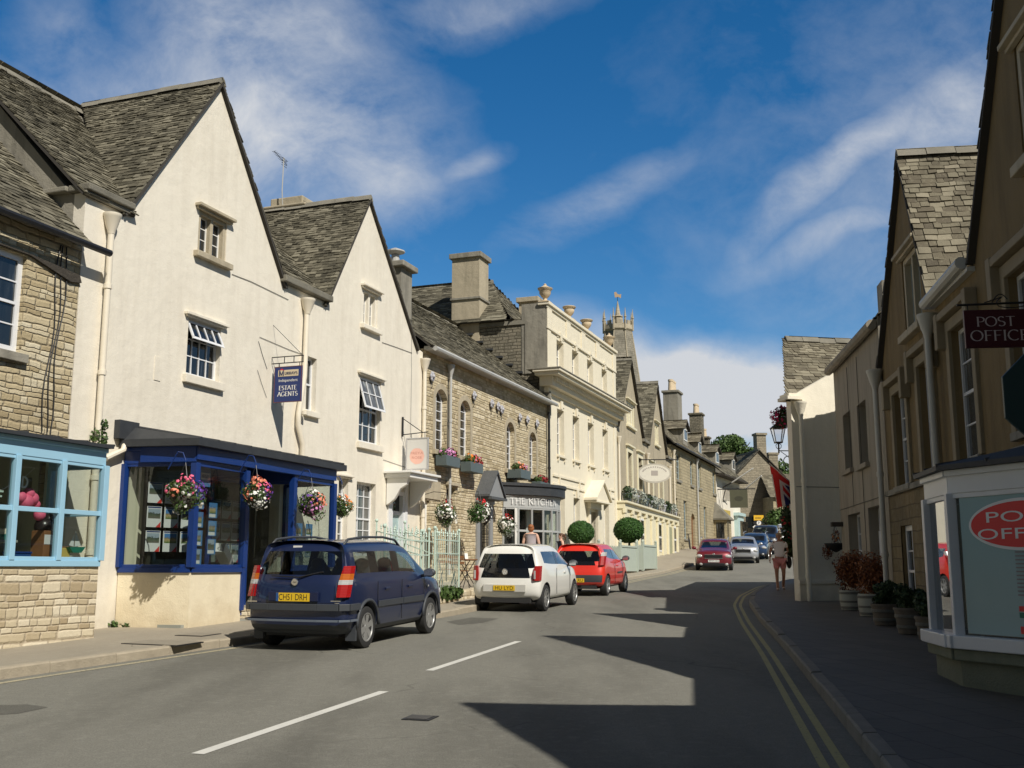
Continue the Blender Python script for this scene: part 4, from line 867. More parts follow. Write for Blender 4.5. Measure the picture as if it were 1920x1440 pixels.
# small pale metal ornaments on the wall: each a thing
bi = 0
for px, py in [(807, 706), (886, 742), (919, 757), (931, 762), (938, 768), (972, 783), (986, 787), (1004, 794)]:
    u, z = ST.px(px, py); bi += 1; ww = ST.w(u, .0)
    t = thing('wall_ornament', ['small pale metal ornament above the left arched window', 'small pale metal ornament right of the second arched window', 'first of three pale ornaments between the pairs of arched windows', 'middle of three pale ornaments between the pairs of arched windows', 'last of three pale ornaments between the pairs of arched windows', 'pale metal ornament right of the third arched window head', 'pale metal ornament between the two right arched windows', 'rightmost pale metal ornament under the eaves by the cream hall'][bi-1], 'wall ornament', (ww.x, ww.y, z), ST.ang, 'pale ornaments along the stone wall')
    b = MB()
    for k in range(6):
        a = k*math.pi/3+bi; b.ball((math.cos(a)*.09, -.07, math.sin(a)*.09), .07, 8, 5, sy=.4)
    b.ball((0, -.1, 0), .06, 8, 5); b.build('rosette', plain('pale_metal', (.42, .42, .45), .6), t, smooth=True); b = MB(); b.tube([(0, 0, -.1), (0, -.06, -.28), (.02, -.03, -.36)], .012, 5); b.build('stem', M_('black_iron'), t)
# bow window shopfront
def bowpts(c, w, n, proj, k=8): # shallow arc
    r = []
    for i in range(k+1):
        t = i/k; x = c-w/2+w*t; r.append((x, -(proj*math.sin(math.pi*(.06+.88*t))-proj*math.sin(math.pi*.06))-.03))
    return r
bc = 8.6; bw = 4.3
u0b, u1b = ST.U(942, 960, .0), 10.95
bp = bowpts((u0b+u1b)/2, u1b-u0b, 0, 1.45, 10)
sfb = shopfront(C, bp, .9, 2.0, 3.62, 4.05, 'bow_grey', 'bow_grey', post=.06, trans=[2.85], over=.05, roofrise=.0, rm='bow_grey', sillh=.08)
b = MB()
P = [Vector(p) for p in bowpts((u0b+u1b)/2, u1b-u0b+.3, 0, 1.72, 12)]
for a, c in zip(P, P[1:]): segbox(b, a, c, -.6, 0, 4.06, 4.42); segbox(b, a, c, -.6, .05, 4.36, 4.46)
C.b(b, 'bow_roof', M_('dark_lead'))
b = MB(); tot = sum((c-a).length for a, c in zip(bp, bp[1:])) if False else 0
Lp = [Vector(p) for p in bp]; cum = [0]
for a, c in zip(Lp, Lp[1:]): cum.append(cum[-1]+(c-a).length)
def onbow(s, z, yy):
    for i in range(len(Lp)-1):
        if s <= cum[i+1] or i == len(Lp)-2:
            d = (Lp[i+1]-Lp[i]).normalized(); q = Lp[i]+d*(s-cum[i])+Vector((d.y, -d.x))*(.066-yy); return (q.x, q.y, z)
letters(b, 'THE KITCHEN', cum[-1]*.04, cum[-1]*.455, 3.75, .20, 0, place=onbow, thick=.15, thin=.07)
C.b(b, 'sign_lettering', plain('sign_white', (.78, .77, .74), .5, var=0), sfb) if False else b.build('sign_lettering', plain('sign_white', (.78, .77, .74), .5, var=0), sfb)
b = MB(); b.prism([(u0b+.1, 1.2), (u1b-.1, 1.2), (u1b-.1, 3.6), (u0b+.1, 3.6)], -.02, -.01); C.b(b, 'room_wall', M_('room_dark'))
b = MB()
for uu in (u0b+.35, u0b+1.5, u1b-.5): # curtains
    for k in range(6): b.tube([(uu+k*.06, -.35+.02*(k % 2), 2.05), (uu+k*.06-.03, -.35, 3.6)], .035, 5)
C.b(b, 'curtain', M_('white_paint'))
# thin cables, hairline cracks and old bracket holes on the cream walls
b = MB()
def wpts(pts, n=.012): return [(WH.U(x, y), -n, WH.Z(x, y)) for x, y in pts]
b.tube(wpts([(434, 514), (470, 528), (505, 545), (540, 562)]), .007, 4); A.b(b, 'cable', M_('lead')); b = MB(); b.tube(wpts([(486, 632), (540, 655), (565, 664)]), .006, 4); A.b(b, 'cable', M_('lead'))
b = MB(); b.tube(wpts([(484, 640), (492, 668), (500, 692)]), .006, 4); b.tube(wpts([(482, 694), (490, 720), (499, 745)]), .005, 4); A.b(b, 'wall_crack', M_('lead'))
b = MB(); b.tube(wpts([(716, 642), (745, 652), (772, 662)]), .007, 4); b.tube(wpts([(771, 560), (771, 700), (769, 820)]), .004, 4); b.tube(wpts([(718, 862), (735, 868), (765, 878)]), .006, 4); B.b(b, 'cable', M_('lead'))
# ---------------------------------------------------------------- left side, further up: cream hall, gabled shop, long row, end house, church, trees
D_ = House('georgian_hall', 'three-storey cream classical hall with urns along its parapet', 'building', BA, 1.3)
bu = 10.35; zc0, zc1 = 8.35, 9.12; zp0, zp1 = 10.85, 11.9
def pu(F, xs): return [F.U(x, 760) for x in xs]
tops = [(1044.6, 1056.5, 640), (1074, 1084, 655), (1102, 1111, 672), (1128.5, 1137.5, 690)]
h2 = []; h1 = []; h0 = []
for i, (xa, xb, yt) in enumerate(tops):
    c_ = (BA.U(xa, 700)+BA.U(xb, 700))/2; hw = .46; h2.append((c_-hw, c_+hw, 9.50, 10.66)); h1.append((c_-hw, c_+hw, 6.02, 7.86)); h0.append(c_)
for i in (0, 1, 3): pass
g0 = [(h0[0]-.45, h0[0]+.45, 2.2, 4.45), (h0[1]-.45, h0[1]+.45, 2.2, 4.45), (h0[3]-.45, h0[3]+.45, 2.2, 4.45)]
gdr = (h0[2]-.55, h0[2]+.55, 1.5, 4.0)
allh = h2+h1+g0+[gdr]
wall(D_, [(0, .9), (bu, .9), (bu, zp1), (0, zp1)], [rect(*q) for q in allh], M_('bath_cream'), reveal=.32, mass=False)
m = MB(); m.box(0.01, bu-.01, .32, 9, .9, 11.35); D_.b(m, 'side_wall', M_('dark_rubble'))
m = MB(); m.box(-.015, .0, -.0, 1.05, 9.1, 11.9); m.box(-.04, .0, -.02, .9, 9.1, 11.2); m.box(-.06, .12, -.12, .5, 8.35, 7.4); D_.b(m, 'pilaster', M_('stained_stone'))
for q in h2: win(D_, *q, cols=2, rows=2, y=.22, fm='white_paint', pm='pane_dark', sill=.1, sillm='bath_cream', hood=None)
for q in h1: win(D_, *q, cols=2, rows=4, y=.22, fm='white_paint', pm='pane_dark', sill=.1, sillm='bath_cream')
for q in g0: win(D_, *q, cols=2, rows=4, y=.22, fm='white_paint', pm='pane_dark', sill=.1, sillm='bath_cream')
b = MB()
for q in h2+h1+g0: # keystones and little sill brackets
    c_ = (q[0]+q[1])/2
    b.prism([(c_-.10, q[3]+.004), (c_+.10, q[3]+.004), (c_+.14, q[3]+.34), (c_-.14, q[3]+.34)], -.07, 0)
    for s_ in (-1, 1): b.box(c_+s_*.42-.05, c_+s_*.42+.05, -.07, 0, q[2]-.24, q[2]-.11); b.prism([(c_+s_*.36-.1, q[3]+.12), (c_+s_*.36+.1, q[3]+.12), (c_+s_*.36+.08, q[3]+.26), (c_+s_*.36-.08, q[3]+.26)], -.03, 0)
D_.b(b, 'window_trim', M_('bath_cream'))
b = MB()
b.box(-.75, bu+.35, -.75, .35, zc1-.10, zc1); b.box(-.66, bu+.3, -.66, .3, zc1-.22, zc1-.102); b.box(-.36, bu+.2, -.34, .2, zc0+.18, zc1-.222); b.box(-.12, bu+.06, -.10, .1, zc0-.05, zc0+.178)
cn = D_.b(b, 'cornice', M_('bath_cream'), bevel=.015)
b = MB(); x = -.2
while x < bu: b.box(x, x+.10, -.47, -.34, zc0+.36, zc0+.52); x += .22
D_.b(b, 'dentils', M_('bath_cream'), cn)
b = MB(); b.box(-.78, bu+.38, -.78, .6, zc1+.001, zc1+.04); D_.b(b, 'lead_flashing', M_('stained_stone'), cn)
b = MB(); b.box(-.06, bu+.06, -.07, .0, zp0, zp0+.09); b.box(-.10, bu+.1, -.13, .35, zp1-.09, zp1+.03); b.box(-.06, bu+.06, -.06, -.001, zp1-.2, zp1-.091)
for c_ in [0.25]+[(h0[i]+h0[i+1])/2 for i in range(3)]+[bu-.2]: b.box(c_-.28, c_+.28, -.05, .0, zp0+.09, zp1-.2)
b.box(0, .42, -.035, .0, .9, zc0-.05); b.box(bu-.42, bu, -.035, .0, .9, zc0-.05); b.box(0, .42, -.035, 0, zc1, zp0); b.box(bu-.42, bu, -.035, 0, zc1, zp0)
D_.b(b, 'parapet', M_('bath_cream'), bevel=.01)
b = MB()
for a_, c_ in ((.6, h0[2]-1.1), (h0[2]+1.1, bu-.5)): b = MB(); b.box(a_, c_, -.05, 0, 5.12, 5.2); b.box(a_, c_, -.05, 0, 4.78, 4.86); [b.box(x_-.05, x_+.05, -.06, 0, 4.8, 5.2) for x_ in (a_+.8, c_-.8)]; D_.b(b, 'string_course', M_('bath_cream'))
b = MB(); u0, u1, z0, z1 = gdr; b.box(u0, u1, .2, .26, z0, z1); dd = D_.b(b, 'door', M_('dark_timber'))
b = MB(); b.box(u0-.22, u0, -.12, .1, z0, z1+.1); b.box(u1, u1+.22, -.12, .1, z0, z1+.1); b.box(u0-.3, u1+.3, -.2, .1, z1+.1, z1+.42); b.prism([(u0-.6, z1+.42), (u1+.6, z1+.42), ((u0+u1)/2, z1+1.22)], -.5, 0)
for s_ in (-1, 1): c_ = (u0+u1)/2; b.add([(c_+s_*1.22, -.6, z1+.44), (c_, -.6, z1+1.25), (c_, 0, z1+1.25), (c_+s_*1.22, 0, z1+.44), (c_+s_*1.22, -.6, z1+.54), (c_, -.6, z1+1.36), (c_, 0, z1+1.36), (c_+s_*1.22, 0, z1+.54)], [(0, 1, 2, 3), (7, 6, 5, 4), (0, 4, 5, 1), (0, 3, 7, 4)])
b.box(u0-.62, u1+.62, -.55, 0, z1+.36, z1+.43); D_.b(b, 'pediment', M_('bath_cream'), dd)
plain('urn_stone', (.62, .50, .34), .85, var=.25, vscale=7, bump=.01)
urn_p = [(.30, 0), (.30, .08), (.14, .12), (.11, .24), (.20, .34), (.30, .5), (.34, .68), (.30, .74), (.40, .80), (.44, .90), (.40, .93), (.34, .90)]
urn_c = [(.30, 0), (.30, .08), (.14, .12), (.11, .24), (.24, .38), (.34, .56), (.36, .78), (.44, .84), (.46, .92), (.30, .98), (.20, 1.04), (.08, 1.12), (.10, 1.18), (.02, 1.24)]
for (px, py, prof, lab, k) in ((1021, 560, urn_c, 'lidded stone urn on the near corner pedestal of the cream hall', 1), (1073, 600, urn_p, 'open stone urn nearer along the cream parapet', 0), (1101, 620, urn_p, 'open stone urn further along the cream parapet', 0), (1143, 650, urn_c, 'lidded stone urn on the far corner of the cream hall', 1)):
    u = {1021: .1, 1073: 3.3, 1101: 5.9, 1143: 9.75}[px]; w_ = BA.w(u, -.1)
    t = thing('stone_urn', lab, 'urn', (w_.x, w_.y, zp1+.03), BA.ang, 'urns on the hall parapet')
    b = MB(); b.lathe(prof, (0, 0, .0), 16); b.build('urn', M_('urn_stone'), t, auto=50); b = MB(); b.box(-.34, .34, -.34, .34, -.02, .03); b.build('plinth', M_('urn_stone'), t)
    if prof is urn_c: pass
    t.scale = (.66, .66, .62)
b = MB(); b.box(-.35, .55, -.12, .6, zp1+.03, zp1+.36) ; D_.b(b, 'corner_block', M_('urn_stone')) if False else None
roof(D_, (-.25, 9, 11.30), (0, -1, 0), (3.1, 0, 2.5), [(0, 0), (7.4, 0), (5.5, 4.05), (0, 4.05)], m='slates', seed=61, row=.2, w=.35)
roof(D_, (6.1, 9, 11.30), (0, -1, 0), (-3.2, 0, 2.5), [(0, 0), (7.4, 0), (5.5, 4.05), (0, 4.05)], m='slates', seed=62, row=.25, w=.4)
roof(D_, (-.2, 1.4, 11.35), (1, 0, 0), (0, 2.1, 2.35), [(0, 0), (6.2, 0), (3.15, 3.15)], m='slates', seed=63, row=.2, w=.35)
ridge(D_, [(2.9, 3.4, 13.85), (2.9, 9, 13.85)], seed=61)
chimney(D_, -.06, .95, 2.85, 4.05, 7.5, 14.25, 'ashlar', pots=0, cap=.2, band=12.35, capm='stained_stone')
chimney(D_, 3.4, 4.3, 1.6, 2.4, 11.0, 13.1, 'ashlar', pots=0, cap=.2)
b = MB(); b.box(-.05, .0, .9, 3.0, 11.1, 11.26); D_.b(b, 'coping', M_('ridge_stone'))
# stepped flashing stones on the side wall
b = MB()
for k in range(6): yy = 1.0+k*.42; b.box(-.12, .0, yy, yy+.35, 7.9+.8*yy+.42, 7.9+.8*yy+.5)
D_.b(b, 'flashing', M_('dark_lead'))
# --- gabled pair with yellow shopfront
E_ = House('gabled_house', 'grey stone pair of gables over the long yellow shopfront', 'house', YE, 1.9)
L_ = (YE.p-RO.p).length; yu = (RO.p-YE.p).dot(YE.d)
ga = (.9, YE.U(1181, 675)-.2, 7.2, 8.3, 12.1); gb_ = (8.9, YE.U(1230, 718), 15.3, 8.4, 12.35)
ga = (.5, 4.05, 7.4); gb2 = (8.8, 12.3, 15.6)
pitch = lambda z: z
outE = [(0, 1.2), (yu, 1.2), (yu, 8.3), (15.6, 8.3), (12.3, 12.35), (9.0, 8.4), (7.5, 8.4), (4.05, 12.2), (.45, 8.4), (0, 8.4)]
def sc(F, x0, x1, yt, yb): # rect from zoom pixels
    u0, u1 = F.U(x0, (yt+yb)/2), F.U(x1, (yt+yb)/2); return (u0, u1, F.Z((x0+x1)/2, yb), F.Z((x0+x1)/2, yt))
y1w = [sc(YE, 1176, 1190, 765, 803), sc(YE, 1227.5, 1237, 806, 845)]
y2w = [(3.0, 4.15, 5.6, 7.35), (5.9, 7.0, 5.6, 7.35), (9.2, 10.4, 5.6, 7.2), (12.6, 14.0, 5.6, 7.2)]
y1w = [(3.0, 5.2, 8.75, 10.0), (11.6, 13.0, 8.7, 10.0)]
wall(E_, outE, [rect(*q) for q in y1w+y2w], M_('ashlar'), reveal=.25, mass=True, depth=4.2)
yt_ = plain('yellow_trim', (.76, .70, .50), .6, var=.1)
for q in y1w[:1]: casement(E_, q, 'white_paint', 'yellow_trim', lights=3, bars=0, pm='pane_pale', stone=.16)
casement(E_, y1w[1], 'white_paint', 'yellow_trim', lights=2, bars=0, pm='pane_pale', stone=.16)
for q in y2w:
    win(E_, *q, cols=2, rows=2, y=.18, fm='white_paint', pm='pane_pale', sill=.14, sillm='stained_stone')
    b = MB(); b.box(q[0]-.25, q[0], -.05, .05, q[2], q[3]+.28); b.box(q[1], q[1]+.25, -.05, .05, q[2], q[3]+.28); b.box(q[0], q[1], -.05, .05, q[3], q[3]+.28); b.box(q[0]-.35, q[1]+.35, -.16, .0, q[3]+.281, q[3]+.36); E_.b(b, 'window_surround', M_('yellow_trim'))
gable_roof(E_, .45, 4.05, 7.5, 8.4, 12.25, 8.4, 0, 4.5, seed=71, over=.15, row=.22, w=.36)
gable_roof(E_, 9.0, 12.3, 15.6, 8.4, 12.4, 8.3, 0, 4.5, seed=73, over=.15, row=.22, w=.36)
roof(E_, (-.1, .3, 8.4), (1, 0, 0), (0, 4, 3.6), [(0, 0), (yu+.1, 0), (yu+.1, 5.2), (0, 5.2)], m='slates', seed=75, row=.28, w=.5)
b = MB(); b.box(7.3, 9.2, -.15, .3, 8.35, 8.5); b.box(15.4, yu, -.15, .3, 8.25, 8.4); E_.b(b, 'coping', M_('ridge_stone'))
pipe(E_, .35, 1.9, 7.6, .12, .05, 'pipe_cream', coll=(.5,)); pipe(E_, 8.3, 5.0, 7.6, .12, .05, 'pipe_cream', coll=(.5,)); pipe(E_, 16.2, 2.0, 7.6, .12, .05, 'pipe_cream', coll=(.5,))
# shopfront with pilasters, sashes, panelled door
zz0 = 1.5
b = MB(); ye0, ye1 = .1, yu-.4
b.box(ye0, ye1, -.30, .0, zz0, 4.35); b.box(ye0-.05, ye1+.1, -.42, 0, 4.35, 4.62); b.box(ye0-.1, ye1+.2, -.55, 0, 4.62, 4.72); b.box(ye0, ye1, -.36, -.30, zz0, 2.15)
n = 9
for i in range(n+1):
    x = ye0+(ye1-ye0-.35)*i/n; b.box(x, x+.35, -.40, -.30, 2.15, 4.35); b.box(x-.05, x+.4, -.44, -.30, 4.15, 4.351)
sfy = E_.b(b, 'shopfront', M_('yellow_trim'), bevel=.015)
for i in range(n):
    x = ye0+(ye1-ye0-.35)*i/n+.35; wd_ = (ye1-ye0-.35)/n-.35
    if i == 7:
        b = MB(); b.box(x+.1, x+wd_-.1, -.34, -.30, 2.0, 4.0); E_.b(b, 'door', plain('olive', (.36, .36, .22), .5), sfy); continue
    if i in (2, 5, 8):
        f = MB(); f.box(x+.15, x+wd_-.15, -.33, -.301, 2.5, 4.1); w_ = E_.b(f, 'window', M_('white_paint'), sfy); p = MB(); p.box(x+.22, x+wd_-.22, -.335, -.331, 2.6, 3.25); p.box(x+.22, x+wd_-.22, -.335, -.331, 3.35, 4.0); E_.b(p, 'pane', M_('pane'), w_)
b = MB(); x = .3
while x < yu-.5: b.tube([(x, -.52, 4.72), (x, -.52, 4.9)], .02, 5); x += .8
E_.b(b, 'iron_rail', M_('black_iron'))
# --- long row with dormers
G_ = House('terraced_house', 'long plain stone terrace with blue-grey sashes and dormers in its roof', 'house', RO, 2.3)
ru = RO.U(1342, 900)
rw1 = [(1.6, 2.7), (6.3, 7.3), (9.0, 10.0), (15.6, 16.6)]
rw1 = [(RO.U(1268, 870), RO.U(1275.5, 870)), (RO.U(1294, 880), RO.U(1299.5, 880)), (RO.U(1309, 885), RO.U(1314, 885)), (RO.U(1336, 895), RO.U(1341, 895))]
rw0 = [(RO.U(1265, 960), RO.U(1271, 960)), (RO.U(1282, 960), RO.U(1288, 960)), (RO.U(1309, 975), RO.U(1314, 975)), (RO.U(1320, 975), RO.U(1325, 975))]
rdo = (RO.U(1296, 980), RO.U(1303, 980))
ru = max(ru, 16.8)
RWH = [(a, c, 7.25, 8.95) for a, c in rw1 if c < ru]+[(a, c, 3.5, 6.0) for a, c in rw0 if c < ru]+[(rdo[0], rdo[1], 2.4, 5.3)]
wall(G_, [(0, 1.5), (ru, 1.5), (ru, 9.35), (0, 9.35)], [arch(*q, .35) if i == len(RWH)-1 else rect(*q) for i, q in enumerate(RWH)], M_('far_stone'), reveal=.22, mass=True, depth=6)
for i, q in enumerate(RWH[:-1]): win(G_, *q, cols=2, rows=4, y=.12, fm='window_blue_grey', pm='pane', sill=.18 if i < 4 else .12, sillm='stained_stone', bar=.04, fr=.09)
q = RWH[-1]; b = MB(); b.prism(arch(q[0]+.01, q[1]-.01, q[2], q[3]-.01, .35), .15, .2); G_.b(b, 'door', M_('wood_brown'))
# ground floor stone porch bay
b = MB(); u_ = RO.U(1340, 970); b.slab([(u_-.6, 0), (u_-.6, -1.0), (u_+1.6, -1.0), (u_+1.6, 0)], 2.2, 5.3); pb_ = G_.b(b, 'bay_window', M_('far_stone')); b = MB(); b.box(u_-.45, u_+.35, -1.02, -1.0, 3.6, 5.0); b.box(u_-.62, u_-.6, -.8, -.2, 3.6, 5.0); G_.b(b, 'pane', M_('pane_dark'), pb_)
b = MB(); b.add([(u_-.8, 0, 5.35), (u_-.8, -1.2, 5.3), (u_+1.8, -1.2, 5.3), (u_+1.8, 0, 5.35), (u_+.1, 0, 6.6), (u_+.9, 0, 6.6), (u_-.8, -1.2, 5.2), (u_+1.8, -1.2, 5.2), (u_-.8, 0, 5.2), (u_+1.8, 0, 5.2)], [(1, 2, 5, 4), (0, 1, 4), (2, 3, 5), (6, 7, 2, 1), (8, 6, 1, 0), (7, 9, 3, 2), (8, 9, 7, 6)]); G_.b(b, 'bay_roof', M_('ridge_stone'), pb_)
roof(G_, (-.2, -.3, 9.38), (1, 0, 0), (0, 2.6, 2.55), [(0, 0), (ru+.3, 0), (ru-4.5, 3.64), (0, 3.64)], m='slates_warm', seed=81, row=.26, w=.42)
roof(G_, (ru+.1, 0, 9.38), (0, 1, 0), (-4.4, 0, 2.6), [(0, 0), (5, 0), (2.4, 5.1)], m='slates_warm', seed=83, row=.3, w=.5)
roof(G_, (-.2, 5.5, 9.38), (1, 0, 0), (0, -2.9, 2.55), [(0, 0), (ru+.2, 0), (ru-4.5, 3.86), (0, 3.86)], m='slates_warm', seed=82, row=.4, w=.6)
ridge(G_, [(-.2, 2.3, 11.98), (ru-4.6, 2.3, 11.98)], seed=8)
b = MB(); b.tube([(-.2, -.36, 9.34), (ru+.1, -.36, 9.34)], .07, 7); G_.b(b, 'gutter', M_('black_iron')); pipe(G_, RO.U(1305, 900), 3, 9.0, .1, .06, 'pipe_grey', coll=(.5,)); pipe(G_, .3, 2.3, 8.8, .1, .05, 'pipe_cream', coll=(.4, .7))
def dormer(H, uc, y, z, w=1.1, h=1.25, dz=.9, dep=2.6, m='slates_warm', seed=1):
    b = MB(); b.prism([(uc-w/2, z), (uc+w/2, z), (uc+w/2, z+h), (uc, z+h+dz*.6), (uc-w/2, z+h)], y, y+dep); d = H.b(b, 'dormer', M_('stained_stone'))
    f = MB(); f.box(uc-w*.34, uc+w*.34, y-.03, y, z+.3, z+h-.02); H.b(f, 'window', M_('white_paint'), d); p = MB(); p.box(uc-w*.27, uc-.03, y-.035, y-.03, z+.38, z+h-.1); p.box(uc+.03, uc+w*.27, y-.035, y-.03, z+.38, z+h-.1); H.b(p, 'pane', M_('pane'), d)
    L = Vector((w*.62, 0, dz*.75)); roof(H, (uc-w*.62, y-.2, z+h-.1), (0, 1, 0), L, [(0, 0), (dep, 0), (dep, L.length), (0, L.length)], m=m, seed=seed, row=.22, w=.35, parent=d)
    L = Vector((-w*.62, 0, dz*.75)); roof(H, (uc+w*.62, y-.2, z+h-.1), (0, 1, 0), L, [(0, 0), (dep, 0), (dep, L.length), (0, L.length)], m=m, seed=seed+1, row=.22, w=.35, parent=d)
dormer(G_, 6.2, .25, 9.95, w=1.7, h=1.15, dep=2.0, seed=84); dormer(G_, 12.6, .4, 9.7, w=1.5, h=1.2, dep=1.8, seed=86)
cu1, cu2 = RO.U(1262, 745, -2.2), RO.U(1308, 780, -2.2); chimney(G_, cu1-.8, cu1+.8, 1.7, 2.8, 9.5, RO.Z(1262, 735, -2.2), 'stained_stone', pots=3, cap=.15, pm='urn_stone', potr=.2, poth=.85)
chimney(G_, cu2-.6, cu2+.6, 1.8, 2.8, 9.5, RO.Z(1308, 776, -2.2), 'dark_rubble', pots=2, cap=.15, pm='urn_stone', potr=.2, poth=.8)
# --- cream house beyond
FR = Fac(RO.w(ru+.15), 23)
K_ = House('terraced_house', 'small cream painted house beyond the stone terrace, dark eaves towards the end house', 'house', FR, 3.3)
fu = min(20, FR.U(1388, 950))
fh = [(2.2, 3.2, 7.0, 8.4), (6.6, 7.6, 7.0, 8.4), (11.5, 12.5, 7.0, 8.3)]
wall(K_, [(0, 2.4), (fu, 2.4), (fu, 9.0), (0, 9.0)], [rect(*q) for q in fh], M_('cream_paint'), reveal=.2, mass=True, depth=6)
for q in fh: win(K_, *q, cols=2, rows=4, y=.1, fm='white_paint', pm='pane', sill=.12, sillm='stained_stone', bar=.05, fr=.09)
roof(K_, (-.2, -.7, 8.85), (1, 0, 0), (0, 3.2, 2.6), [(0, 0), (fu+.3, 0), (fu-3, 4.1), (0, 4.1)], m='slates', seed=91, row=.3, w=.5)
b = MB(); b.box(-.2, fu+.1, -.75, .0, 8.72, 8.84); K_.b(b, 'eaves', M_('dark_timber'))
dormer(K_, 3.0, .5, 9.7, w=1.6, h=1.2, dep=2, seed=92); dormer(K_, 9.5, .5, 9.7, w=1.6, h=1.2, dep=2, seed=94); chimney(K_, 6.2, 7.0, 1.9, 2.7, 9.0, 12.6, 'dark_rubble', pots=1, cap=.15, pm='urn_stone', potr=.2, poth=.7)
b = MB(); b.box(6.5, fu-.5, -.35, 0, 2.6, 5.9); b.box(6.3, fu-.3, -.5, 0, 5.9, 6.15); s_ = K_.b(b, 'shopfront', plain('teal_paint', (.45, .60, .60), .5)); b = MB(); b.box(7.2, 9.8, -.37, -.35, 3.5, 5.5); b.box(10.6, fu-1.4, -.37, -.35, 3.5, 5.5); K_.b(b, 'pane', M_('pane_dark'), s_)
b = MB(); b.box(1.2, 4.8, -.06, 0, 5.6, 6.2); K_.b(b, 'shop_sign', plain('ochre', (.5, .38, .10), .6))
# --- stone cottage that closes the view
ED = Fac((20.0, 99.0), 82)
Z_ = House('stone_cottage', 'rough stone cottage with a gable chimney closing the far end of the street', 'house', ED, 4.4)
wall(Z_, [(.2, 3.5), (6.2, 3.5), (6.2, 9.2), (3.1, 12.4), (.2, 9.5)], [rect(1.6, 2.6, 5.2, 6.3)], M_('grey_rubble'), reveal=.25, mass=True, depth=8)
b = MB(); b.box(1.6, 2.6, .12, .2, 5.2, 6.3); Z_.b(b, 'window', M_('pane_dark'))
gable_roof(Z_, .0, 3.1, 6.4, 9.45, 12.5, 9.2, -.1, 8, seed=101, row=.3, w=.5, m='slates')
chimney(Z_, 3.0, 3.9, .05, 1.0, 11, 14.1, 'grey_rubble', pots=0, cap=.2); chimney(Z_, 5.3, 6.2, 3, 3.9, 9, 12.6, 'grey_rubble', pots=0, cap=.2)
wall(Z_, [(3.2, 3.5), (11, 3.5), (11, 8.5), (3.2, 8.5)], [], M_('grey_rubble'), reveal=.1, depth=.2, mass=False, name='lower_wall') if False else None
b = MB(); b.box(3.3, 11, -2.6, -.01, 3.4, 8.0); lw = Z_.b(b, 'front_range', M_('far_stone'))
roof(Z_, (2.9, -2.9, 7.9), (1, 0, 0), (0, 3, 2.3), [(0, 0), (8.4, 0), (8.4, 3.7), (.3, 3.7)], m='slates_warm', seed=103, row=.3, w=.5)
f = MB(); f.box(4.3, 5.3, -2.66, -2.6, 6.2, 7.3); w_ = Z_.b(f, 'window', M_('white_paint')); p = MB(); p.box(4.4, 4.75, -2.68, -2.66, 6.3, 7.2); p.box(4.85, 5.2, -2.68, -2.66, 6.3, 7.2); Z_.b(p, 'pane', M_('pane_dark'), w_)
f = MB(); f.box(8, 9, -2.66, -2.6, 6.2, 7.3); w_ = Z_.b(f, 'window', M_('white_paint')); p = MB(); p.box(8.1, 8.9, -2.68, -2.66, 6.3, 7.2); Z_.b(p, 'pane', M_('pane_dark'), w_)
# --- church tower
t = thing('church_tower', 'grey stone church spire cut short, with battlements and pinnacles, behind the roofs', 'church tower', (14.25, 140, 5), 0)
b = MB()
def octa(r, z, n=8, rot=math.pi/8): return [(r*math.cos(rot+2*math.pi*k/n), r*math.sin(rot+2*math.pi*k/n), z) for k in range(n)]
def frust(b, r0, z0, r1, z1, n=8, rot=math.pi/8, m=0): b.add(octa(r0, z0, n, rot)+octa(r1, z1, n, rot), [(i, (i+1) % n, (i+1) % n+n, i+n) for i in range(n)]+[tuple(range(n-1, -1, -1)), tuple(range(n, 2*n))], m)
frust(b, 4.4, 10, 1.86, 27.9); b.build('spire', M_('tower_stone'), t)
b = MB()
for k in range(8): # ribs
    a = math.pi/8+2*math.pi*k/8; b.tube([(4.42*math.cos(a), 4.42*math.sin(a), 10), (1.88*math.cos(a), 1.88*math.sin(a), 27.9)], .09, 5)
b.build('rib', M_('ashlar_block'), t)
b = MB(); frust(b, 1.86, 27.7, 2.1, 28.0); frust(b, 2.1, 28.0, 2.05, 28.6)
for k in range(8):
    a0_, a1_ = math.pi/8+2*math.pi*k/8, math.pi/8+2*math.pi*(k+1)/8; p_, q_ = Vector((2.05*math.cos(a0_), 2.05*math.sin(a0_))), Vector((2.05*math.cos(a1_), 2.05*math.sin(a1_)))
    segbox(b, q_.lerp(p_, .30), q_.lerp(p_, .70), -.0, .18, 28.6, 29.15); segbox(b, q_.lerp(p_, -.02), q_.lerp(p_, .12), -.0, .18, 28.6, 29.15); segbox(b, q_.lerp(p_, .88), q_.lerp(p_, 1.02), -.0, .18, 28.6, 29.15)
b.build('parapet', M_('ashlar_block'), t)
for k in range(8):
    a = math.pi/8+2*math.pi*k/8; b = MB(); c_ = (2.05*math.cos(a), 2.05*math.sin(a)); 
    for r0, z0, r1, z1 in ((.14, 27.8, .14, 29.5), (.21, 29.5, .17, 29.65), (.14, 29.65, .02, 30.8)):
        b.add([(c_[0]+x, c_[1]+y, z) for x, y, z in octa(r0, z0, 6)]+[(c_[0]+x, c_[1]+y, z) for x, y, z in octa(r1, z1, 6)], [(i, (i+1) % 6, (i+1) % 6+6, i+6) for i in range(6)])
    b.build('pinnacle', M_('ashlar_block'), t)
b = MB(); frust(b, .62, 28.5, .58, 29.9, 8); frust(b, .72, 29.9, .66, 30.0); frust(b, .42, 30.0, .04, 32.1); b.build('spirelet', M_('ashlar_block'), t)
b = MB(); b.tube([(0, 0, 32.0), (0, 0, 33.0)], .04, 5); b.build('vane_rod', M_('black_iron'), t)
